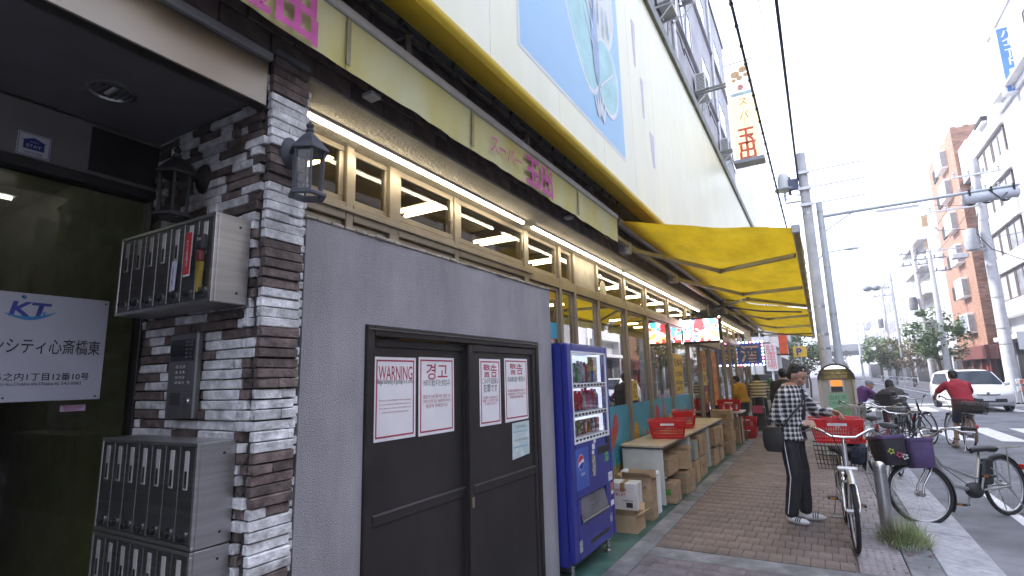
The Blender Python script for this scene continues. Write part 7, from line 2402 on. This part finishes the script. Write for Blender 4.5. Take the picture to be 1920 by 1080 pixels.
# pale apartment block with balconies
ap = thing('apartment_block', 'pale apartment block with stacked balconies beyond the brick building', 'building', (10, 65, 0))
M_pale = P('pale_wall', (.76, .77, .78), .8, var=.04, scale=.6)
q = MB(); q.box(11.2, 20, 58.5, 80, 0, 17.5); q.box(10.2, 11.2, 58.5, 62, 0, 14.0); q.build('wall', M_pale, ap)
for k in range(5):
    z = 3.6 + k * 2.75
    q = MB(); q.box(10.0, 11.19, 66, 78, z, z + .14); q.box(10.0, 10.12, 66, 78, z + .141, z + 1.15); q.box(10.121, 11.19, 66, 66.1, z + .141, z + 1.15); q.build('balcony', M_pale, ap)
    q = MB(); q.box(11.15, 11.199, 66.5, 77.5, z + .3, z + 2.3); q.build('balcony_door', P('balcony_glass', (.20, .14, .10), .3, var=.3, scale=.5), ap)
    q = MB(); q.box(10.6, 11.1, 65.94, 65.99, z + 1.2, z + 2.4); q.build('screen', P('balcony_screen', (.32, .2, .1), .6), ap)
    for x in (12.2, 14.2):
        q = MB(); q.frame('XZ', 58.44, 58.49, x, x + 1.1, z + .4, z + 1.5, .06); w = q.build('window', M_wfd, ap)
        q = MB(); q.box(x + .06, x + 1.04, 58.46, 58.485, z + .46, z + 1.44); q.build('pane', P('pale_pane', (.30, .36, .42), .15), w)
q = MB(); q.box(10.0, 11.19, 58.4, 80, 0.05, 3.3); q.build('ground_floor', M_lav, ap)
q = MB(); q.box(9.95, 9.999, 59, 64, .2, 2.8); q.box(9.95, 9.999, 66, 79, .2, 2.6); q.build('shop_front', M_dark, ap)
gl = thing('grey_low_building', 'low grey building with dark shutters behind the street tree', 'building', (10, 57, 0))
q = MB(); q.box(10.2, 16, 55.9, 58.3, 0, 9.0); q.build('wall', M_lav, gl)
q = MB(); q.box(10.14, 10.199, 56.1, 58.1, .1, 2.6); q.build('shutter', M_dark, gl)
rg = random.Random(44)
labs = ['white block with a flat roof past the apartment balconies', 'tall pale office block half way down the right side', 'narrow cream block farther down the right side', 'pale grey block near the elevated road', 'last white block on the right before the elevated road']
for i, (y0, y1, h_, x) in enumerate(((80.5, 90, 15, 10.2), (90.5, 104, 20, 10.0), (104.5, 114, 14, 10.3), (114.5, 128, 18, 9.8), (128.5, 144, 13, 10))):
    t = thing('office_block', labs[i], 'building', (x, y0, 0), group='blocks far down the right side')
    q = MB(); q.box(x, x + 9, y0, y1, 0, h_); q.box(x + 2, x + 5, y0 + 2, y1 - 2, h_, h_ + 2.2); q.build('wall', [M_pale, M_lav, M_wht][i % 3], t)
    z = 4.0
    while z < h_ - 1.5:
        y = y0 + .8
        while y < y1 - 2:
            window_x(t, x, y, y + 1.6, z, z + 1.5, 0, M_wfd)
            y += 2.6
        z += 3.0
    q = MB(); q.box(x - .06, x - .001, y0 + .5, y1 - .5, .1, 2.8); q.build('shop_front', M_dark, t)
# ------------------------------------------------------------------ left side beyond the crossing
nb = thing('white_corner_building', 'white building with a tall dark window beyond the supermarket', 'building', (-2.3, 34, 0))
q = MB(); q.box(-12, -2.2, 31.6, 44, 3.2, 13.2); q.build('wall', M_wht, nb)
q = MB(); q.box(-2.26, -2.201, 33.2, 36.6, 9.2, 11.8); q.build('window', M_dark, nb)
q = MB(); q.box(-2.30, -2.261, 33.2, 34.0, 9.6, 11.6); q.build('curtain', M_pale, nb)
for z in (4.6, 7.0):
    for y in (32.4, 35.5, 38.6, 41.5):
        q = MB(); q.frame('YZ', -2.21, -2.15, y, y + 1.7, z, z + 1.3, .07); w = q.build('window_frame', M_wfd, nb)
        q = MB(); q.box(-2.2, -2.17, y + .07, y + 1.63, z + .07, z + 1.23); q.build('pane', M_wpane, w)
q = MB(); q.box(-12, -2.6, 31.6, 44, 0, 3.2); q.build('ground_floor', M_lav, nb)
q = MB()
for k in range(7):
    q.box(-5.5 + k * .42, -5.14 + k * .42, 31.54, 31.599, .3, 2.9)
q.build('white_shutter', M_pale, nb)
q = MB(); q.box(-2.59, -2.55, 32, 43, .1, 2.8); q.build('shop_front', M_dark, nb)
labs = ['pale block on the left side past the white corner building', 'grey block half way down the left side', 'white block far down the left side', 'last pale block on the left before the elevated road']
for i, (y0, y1, h_, x) in enumerate(((44.5, 58, 9.5, -2.4), (58.5, 78, 12, -2.8), (78.5, 104, 10, -2.5), (104.5, 144, 13, -3))):
    t = thing('left_block', labs[i], 'building', (x, y0, 0), group='blocks far down the left side')
    q = MB(); q.box(x - 9, x, y0, y1, 0, h_); q.build('wall', [M_pale, M_lav, M_wht][i % 3], t)
    z = 3.8
    while z < h_ - 1.5:
        y = y0 + 1
        while y < y1 - 2:
            q = MB(); q.frame('YZ', x - .02, x + .05, y, y + 1.7, z, z + 1.4, .08); w = q.build('window', M_wfd, t)
            q = MB(); q.box(x - .01, x + .02, y + .08, y + 1.62, z + .08, z + 1.32); q.build('pane', M_wpane, w)
            y += 3.2
        z += 3.0
    q = MB(); q.box(x + .001, x + .06, y0 + .5, y1 - .5, .1, 2.7); q.build('shop_front', M_dark, t)
# signs and red awning on the next block
t = thing('parking_sign', 'yellow sign with a dark blue letter P above the red awning', 'sign', (-.3, 33, 2.6))
q = MB(); q.box(-1.15, -.50, 33.0, 33.12, 2.38, 2.95, .01); q.build('plate', P('sign_yellow_p', (.75, .5, .05), .5), t)
text(t, 'P', P('sign_blue_p', (.02, .06, .3), .5), (-.86, 32.99, 2.66), .38, face='-Y', bold=.03)
q = MB(); q.cyl((-.8, 33.06, .03), (-.8, 33.06, 2.38), .03, n=8); q.build('post', M_poleg, t)
t = thing('red_sign', 'orange red vertical sign box under the end of the yellow awning', 'sign', (-1.7, 32, 3))
q = MB(); q.box(-1.75, -1.35, 31.9, 32.3, 2.55, 4.0, .02); q.build('case', P('sign_orange_red', (.72, .10, .03), .5), t)
q = MB(); q.box(-2.2, -1.751, 32.0, 32.1, 2.7, 2.8); q.box(-2.2, -1.751, 32.0, 32.1, 3.5, 3.6); q.build('bracket', M_alloy, t)
t = thing('red_awning', 'dark red curved shop awning beyond the crossing', 'awning', (-1.4, 34, 2.2))
q = MB()
rings = []
for k in range(7):
    a = R(90 * k / 6)
    rings.append([(-2.19 + 2.1 * math.sin(a), y, 2.12 + .50 * math.cos(a)) for y in (33.4, 36.6)])
q.loft([[r_[0], r_[1]] for r_ in rings], cap=False, closed=False); q.build('fabric', P('awning_maroon', (.32, .03, .06), .7), t, smooth=60)
t = thing('white_sign', 'white vertical sign with faint red characters beside the liquor sign', 'sign', (-2.4, 30, 2.2))
q = MB(); q.box(-2.28, -1.78, 29.6, 29.85, 1.65, 3.0, .01); q.build('case', M_white, t)
text(t, '駐車場', P('sign_pink_print', (.75, .22, .25), .5), (-2.03, 29.59, 2.36), .34, face='-Y', vert=True, lead=.85)
q = MB(); q.cyl((-2.03, 29.72, .0), (-2.03, 29.72, 1.649), .05, n=8); q.build('post', M_poleg, t)
t = thing('corner_signboard', 'tall white panel wall with dark lower box at the far corner', 'sign', (-3.6, 30.5, 2.0))
q = MB(); q.box(-4.6, -3.0, 30.2, 30.4, 1.5, 4.4, .02); q.build('panel', M_white, t)
q = MB(); q.box(-3.2, -1.9, 30.9, 31.2, .6, 1.5, .02); q.build('dark_box', M_dark, t)
q = MB(); q.box(-4.5, -4.4, 30.25, 30.35, 0, 1.499); q.box(-3.2, -3.1, 30.25, 30.35, 0, 1.499); q.build('leg', M_poleg, t)
# elevated road across the end of the street
ov = thing('elevated_road', 'pale elevated road crossing the far end of the street', 'elevated road', (0, 150, 6))
q = MB(); q.box(-120, 160, 150, 166, 6.1, 7.2); q.build('deck', P('deck_grey', (.30, .31, .33), .8), ov)
q = MB(); q.box(-120, 160, 149.7, 149.95, 6.3, 7.9); q.build('parapet', P('parapet_grey', (.36, .37, .39), .8), ov)
q = MB(); q.box(-120, 160, 150.5, 151.1, 5.2, 6.09); q.build('girder', P('girder_grey', (.16, .17, .20), .6), ov)
for x in (-14, 18, 50):
    q = MB(); q.box(x, x + 2, 153, 156, 0, 6.09); q.build('pier', M_lav, ov)
for i, (x, y, w, h_) in enumerate(((17, 240, 4, 22.5),)):
    t = thing('distant_tower', ['faint grey tower above the elevated road'][i], 'building', (x, y, 0), group='faint blocks beyond the elevated road')
    q = MB(); q.box(x, x + w, y, y + 10, 0, h_); q.build('wall', M_lav, t)
    q = MB()
    for a in range(int(h_ / 3.2)):
        for b_ in range(3):
            q.box(x + .8 + b_ * w / 3, x + .8 + b_ * w / 3 + w / 5, y - .06, y - .001, 2 + a * 3.2, 3.6 + a * 3.2)
    q.build('windows', M_wpane, t, kind='stuff')

# thin daylight haze along the street
hz = MB(); hz.box(-720, 720, -90, 1520, -1.2, 30)
hm = bpy.data.materials.new('haze'); hm.use_nodes = True
hn = hm.node_tree.nodes; hn.clear()
ho = hn.new('ShaderNodeOutputMaterial'); hv = hn.new('ShaderNodeVolumePrincipled')
hv.inputs['Color'].default_value = (.95, .96, 1, 1); hv.inputs['Density'].default_value = .0024
hm.node_tree.links.new(hv.outputs[0], ho.inputs['Volume'])
hz.build('haze', hm, kind='stuff')

# ================================================================== TREES
M_bark = P('tree_bark', (.16, .13, .10), .9, var=.25, scale=8, bump=.6, bscale=30)
M_leafs = [P('leaf_green', (.095, .19, .065), .6, var=.3, scale=1.2, piece=.45, alt=(.12, .17, .06)), P('leaf_olive', (.17, .18, .06), .6, var=.3, scale=1.2, piece=.4, alt=(.10, .12, .04)), P('leaf_brownish', (.22, .17, .11), .6, var=.3, scale=1.2, piece=.4), P('leaf_pale', (.12, .17, .07), .6, piece=.35)]
def tree(label, x, y, h_, cr, ch, leafm, n=2200, seed=1, trunk=.11, leaf=.10, cat='tree', name='street_tree', group='street trees'):
    rg = random.Random(seed)
    t = thing(name, label, cat, (x, y, .03), group=group)
    q = MB()
    cz = h_ - ch * .5
    q.tube([(x, y, 0), (x + .05, y, h_ * .3), (x - .03, y + .03, h_ * .55), (x, y, h_ * .8)], [trunk, trunk * .8, trunk * .65, trunk * .3], 8)
    tips = []
    for k in range(9):
        a, zz = rg.uniform(0, 6.28), rg.uniform(h_ * .38, h_ * .7)
        e = Vector((x + math.cos(a) * cr * rg.uniform(.5, .85), y + math.sin(a) * cr * rg.uniform(.5, .85), zz + rg.uniform(.3, ch * .4)))
        q.tube([(x, y, zz), Vector((x, y, zz)).lerp(e, .5) + Vector((0, 0, .12)), e], [trunk * .4, trunk * .25, trunk * .1], 5)
        tips.append(e)
    q.build('trunk', M_bark, t, smooth=60)
    clumps = [(tp, rg.uniform(.28, .45) * cr) for tp in tips]
    for k in range(22):
        a, u = rg.uniform(0, 6.28), rg.uniform(-1, 1)
        r_ = (1 - u * u * .75) ** .5 * cr * rg.uniform(.45, .95)
        clumps.append((Vector((x + math.cos(a) * r_, y + math.sin(a) * r_, cz + u * ch * .48)), rg.uniform(.18, .40) * cr))
    q = MB()
    for i in range(n):
        c, rad = rg.choice(clumps)
        d = Vector((rg.gauss(0, 1), rg.gauss(0, 1), rg.gauss(0, .8))).normalized() * rad * rg.random() ** .4
        p = c + d
        a = Vector((rg.gauss(0, 1), rg.gauss(0, 1), rg.gauss(0, .5))).normalized()
        b_ = a.cross(Vector((rg.gauss(0, 1), rg.gauss(0, 1), 1.2))).normalized()
        s_ = leaf * rg.uniform(.6, 1.3)
        q.add([p - a * s_, p + b_ * s_ * .5, p + a * s_, p - b_ * s_ * .5], [(0, 1, 2, 3)])
    q.build('crown', leafm, t)
    return t
tree('round green street tree in front of the brick building', 7.0, 45.6, 5.4, 1.75, 3.0, M_leafs[0], 2600, 3, .15, .13)
tree('dense green street tree in the middle of the far row', 6.9, 84, 5.6, 2.3, 3.6, M_leafs[0], 2600, 5, .16, .2)
tree('olive green street tree right of the dense green one', 6.9, 68, 4.6, 1.9, 2.7, M_leafs[1], 2400, 6, .15, .17)
tree('brownish thin street tree right of the olive one', 7.0, 58, 3.9, 1.3, 2.0, M_leafs[2], 900, 7, .12, .14)
tree('small far tree under the elevated road', 3.6, 128, 5.5, 2.6, 3.2, M_leafs[2], 900, 8, .15, .25)
tree('pale green small tree by the red awning', -.6, 37.5, 2.9, 1.1, 1.8, M_leafs[3], 900, 9, .06, .09)
tree('green tree on the left pavement behind the poles', -1.2, 60, 5.0, 2.0, 3.0, M_leafs[0], 1300, 10, .12, .16)
tree('potted bushy shrub by the far corner of the shop', -2.1, 25.0, 1.25, .55, 1.0, M_leafs[0], 900, 12, .03, .06, cat='shrub', name='shrub', group='shrubs')
t = thing('planter', 'grey concrete planter under the shrub at the far corner of the shop', 'planter', (-2.1, 25.0, -.04))
q = MB(); q.box(-2.6, -1.6, 24.7, 25.3, -.04, .42, .03); q.build('trough', M_conc, t)

# ================================================================== CARS, BARRIER
M_carw = P('car_white', (.72, .72, .73), .22, var=.015, coat=.6)
M_carg = P('car_glass', (.02, .03, .045), .05, spec=.22)
def car(label, loc, rz, paint, h_=1.5, L=4.2, W=1.72, plate='', detail=True):
    t = thing('car', label, 'car', loc, rz, group='cars on the road')
    w = W / 2
    yf, yr = L / 2, -L / 2
    secs = [(yf, w * .70, .30, .60, .62), (yf - .07, w * .88, .24, .66, .70), (yf - .28, w * .97, .20, .72, .82), (yf - .75, w, .20, .80, .93), (yf - 1.05, w, .20, .86, .99),
            (0, w, .20, .90, .96), (yr + .7, w, .20, .92, .98), (yr + .15, w * .97, .22, .88, .96), (yr, w * .86, .32, .80, .88)]
    q = MB(local=True)
    rings = []
    for (y, ww, zb, zs, zt) in secs:
        half = [(ww * .86, zb), (ww * .98, zb + .10), (ww, lerp(zb, zs, .5)), (ww * .985, zs), (ww * .88, lerp(zs, zt, .75)), (ww * .5, zt)]
        rings.append([(x, y, z) for x, z in half] + [(-x, y, z) for x, z in half[::-1]])
    q.loft(rings); q.build('body', paint, t, smooth=38)
    cab = [(yf - .95, .80, .92, .02), (yf - 1.28, .76, 1.13, .0), (yf - 1.75, .70, h_ - .06, 0), (yf - 2.15, .68, h_, 0), (yr + .9, .68, h_ - .01, 0), (yr + .35, .66, h_ - .10, 0), (yr + .10, .72, .95, 0)]
    q = MB(local=True)
    rings = []
    for (y, wt, zt, _) in cab:
        wb_ = w * .93
        zt = max(zt, .93)
        k = (zt - .88) / (h_ - .88)
        half = [(wb_, .86), (lerp(wb_, wt * w / .86, max(k, .05) * .9), lerp(.88, zt, .9)), (wt * w / .86 * .9 if k > .1 else wb_ * .95, zt - .012 * (k > .1)), (wt * .45, zt + .01)]
        rings.append([(x, y, z) for x, z in half] + [(-x, y, z) for x, z in half[::-1]])
    q.loft(rings); cb = q.build('cabin', paint, t, smooth=45)
    def G_(pts, nm, m_, off):
        q = MB(local=True)
        pts = [Vector(p) for p in pts]
        n = (pts[1] - pts[0]).cross(pts[2] - pts[0]).normalized()
        if n.dot(Vector(off)) < 0: n = -n
        q.loft([[p - n * .01 for p in pts], [p + n * .03 for p in pts]])
        return q.build(nm, m_, t)
    ws = G_([(-.74 * w / .86, yf - 1.0, .985), (.74 * w / .86, yf - 1.0, .985), (.62 * w / .86, yf - 1.74, h_ - .075), (-.62 * w / .86, yf - 1.74, h_ - .075)], 'windshield', M_carg, (0, 1, .5))
    for s_ in (-1, 1):
        G_([(s_ * w * .925, yf - 1.35, .95), (s_ * w * .925, yr + .55, .97), (s_ * w * .80, yr + .75, h_ - .15), (s_ * w * .80, yf - 1.85, h_ - .14)], 'side_window', M_carg, (s_, 0, 0))
        q = MB(local=True); q.ell((s_ * (w + .08), yf - 1.25, .98), (.10, .05, .07), 10, 6); q.build('side_mirror', paint, t, smooth=60)
        q = MB(local=True); q.loft([[(s_ * w * a, yf - b_, c) for a, b_, c in ((.52, .06, .62), (.90, .22, .66), (.93, .42, .80), (.60, .16, .70))], [(s_ * w * a, yf - b_ + .05, c + .02) for a, b_, c in ((.52, .06, .62), (.90, .22, .66), (.93, .42, .80), (.60, .16, .70))]]); q.build('headlight', P('headlight_glass', (.55, .57, .6), .08, spec=.9), t)
        q = MB(local=True); q.lathe([(.05, 0), (.05, .02), (0, .022)], (s_ * w * .74, yf - .06, .36), 12, 'Y'); q.build('fog_lamp', M_dark, t)
    q = MB(local=True); q.box(-w * .60, w * .60, yf - .05, yf + .012, .34, .48, .02); q.build('lower_grille', M_dark, t)
    q = MB(local=True); q.tube([(-w * .62, yf - .10, .655), (-w * .3, yf + .012, .615), (w * .3, yf + .012, .615), (w * .62, yf - .10, .655)], .016, 6); q.build('upper_grille', M_dark, t)
    q = MB(local=True); q.lathe([(.05, 0), (.045, .012), (0, .013)], (0, yf + .008, .665), 14, 'Y'); q.build('badge', M_chrome, t)
    q = MB(local=True); q.box(-.17, .17, yf + .012, yf + .024, .40, .565, .004); q.build('number_plate', M_white, t)
    q = MB(local=True); q.box(-.3, .3, yr - .01, yr + .05, .5, .7); q.build('tailgate_trim', M_dark, t)
    for (x, y) in ((1, yf - .85), (-1, yf - .85), (1, yr + .75), (-1, yr + .75)):
        q = MB(local=True); q.lathe([(.20, -.10), (.30, -.10), (.315, -.06), (.315, .06), (.30, .09), (.20, .095)], (x * (w - .10), y, .315), 22, 'X'); wl_ = q.build('wheel', M_tyre, t, smooth=40)
        q = MB(local=True); q.lathe([(.205, .0), (.20, .085 * x), (.06, .07 * x), (0, .075 * x)], (x * (w - .10), y, .315), 18, 'X', cap=False); q.build('rim', M_alloy, wl_, smooth=40)
    if detail:
        q = MB(local=True)
        for s_ in (-1, 1):
            q.tube([(s_ * .1, yf - .96, 1.0), (s_ * .55, yf - 1.02, 1.03)], .008, 5)
        q.build('wiper', M_bplast, t)
    return t
car('white car with dark windscreen crossing the zebra stripes towards the camera', (5.05, 27.6, -.036), PI + R(4), M_carw, h_=1.52)
car('small white car far down the road', (3.4, 106, -.036), PI, M_carw, plate='', detail=False)
car('yellow taxi far down the road under the elevated road', (2.4, 122, -.036), PI, P('taxi_yellow', (.6, .4, .05), .3), detail=False)
car('pale van parked on the side road at the far left', (-7.5, 28.2, -.04), R(80), P('van_grey', (.4, .41, .43), .35), h_=1.8)
bar = thing('road_barrier', 'orange and white striped construction barrier beside the thick utility pole', 'barrier', (7.4, 29.3, .05))
q = MB(); q.box(6.9, 8.3, 29.3, 29.34, .55, .75, .01); q.box(6.9, 8.3, 29.3, 29.34, .85, 1.05, .01); q.build('board', M_white, bar)
q = MB()
for k in range(5):
    for z in (.55, .85):
        q.prism([(6.95 + k * .27, z + .005), (7.08 + k * .27, z + .005), (7.18 + k * .27, z + .195), (7.05 + k * .27, z + .195)], 'XZ', 29.292, 29.299)
q.build('orange_stripe', P('barrier_orange', (.62, .16, .08), .6), bar)
q = MB()
for x in (7.0, 8.2):
    q.tube([(x, 29.1, .05), (x, 29.32, 1.1), (x, 29.55, .05)], .02, 6)
q.build('leg', M_poleg, bar)
t = thing('no_entry_sign', 'tilted sign with a red pole by the thick utility pole', 'sign', (8.2, 31.6, .05))
q = MB(); q.cyl((8.35, 31.6, .05), (8.0, 31.6, 3.0), .04, n=8); q.build('post', P('post_red', (.5, .12, .1), .6), t)
q = MB(); q.box(7.75, 8.15, 31.55, 31.58, 2.3, 3.1, .01); q.build('plate', M_white, t)
# guard rail along the far right pavement, parked bicycle shapes are things of their own
rl = None
for i in range(8):
    y = 52 + i * 4.2
    if rl is None:
        rl = thing('guard_rail', 'first grey guard rail section along the far right kerb, counted from the near end', 'guard rail', (6.6, y, .05), group='guard rails along the far right kerb')
        q = MB(local=True); q.tube([(0, 0, 0), (0, 0, .75), (0, .15, .82), (0, 3.3, .82), (0, 3.45, .75), (0, 3.45, 0)], .03, 8); q.build('hoop', M_poleg, rl, smooth=50)
        q = MB(local=True); q.cyl((0, .02, .42), (0, 3.43, .42), .022, n=8); q.build('mid_rail', M_poleg, rl)
    else:
        dup(rl, (6.6, y, .05), label=['', 'second', 'third', 'fourth', 'fifth', 'sixth', 'seventh', 'last'][i] + ' grey guard rail section along the far right kerb, counted from the near end')
# the rest of the street: houses opposite the shop and behind the viewer (outside the frame)
rg = random.Random(77)
labs = ['grey office block opposite the supermarket', 'beige block of flats opposite the vending machine', 'white narrow house opposite the stone pillar', 'brown tiled block opposite the entrance porch', 'pale block behind the viewer across the road']
mats = [M_lav, P('beige_wall', (.40, .36, .30), .8, var=.06), M_pale, P('brown_tile', (.20, .15, .12), .7, var=.1), M_lav]
for i, (y0, y1, h_) in enumerate(((12.5, 24.6, 13), (4.2, 12.2, 11.5), (-3, 3.9, 12.5), (-18, -3.3, 14), (-40, -18.3, 14))):
    t = thing('opposite_block', labs[i], 'building', (10.4, y0, 0), group='blocks opposite the shop')
    q = MB(); q.box(10.4, 20, y0, y1, 0, h_); q.build('wall', mats[i], t)
    z = 4.2
    while z < h_ - 1.6:
        q = MB()
        y = y0 + .8
        while y < y1 - 1.9:
            q.box(10.33, 10.399, y, y + 1.6, z, z + 1.5)
            y += 2.5
        q.build('window_row', M_wpane, t)
        q = MB(); q.box(10.0, 10.399, y0 + .3, y1 - .3, z - .5, z - .3); q.build('balcony_slab', mats[i], t)
        z += 3.0
    q = MB(); q.box(10.33, 10.399, y0 + .4, y1 - .4, .1, 2.9); q.build('shop_front', M_dark, t)
t = thing('entrance_house', 'brown brick house over the porch behind the viewer', 'building', (-1.9, -10, 0))
q = MB(); q.box(-12, -1.93, -30, -4.02, 0, 17); q.box(-12, -2.9, -4.02, 1.3, 2.98, 4.29); q.build('wall', M_brickd, t)
car('silver car waiting opposite the supermarket', (5.3, 9.5, -.036), PI, P('car_silver', (.45, .46, .48), .25, .5))
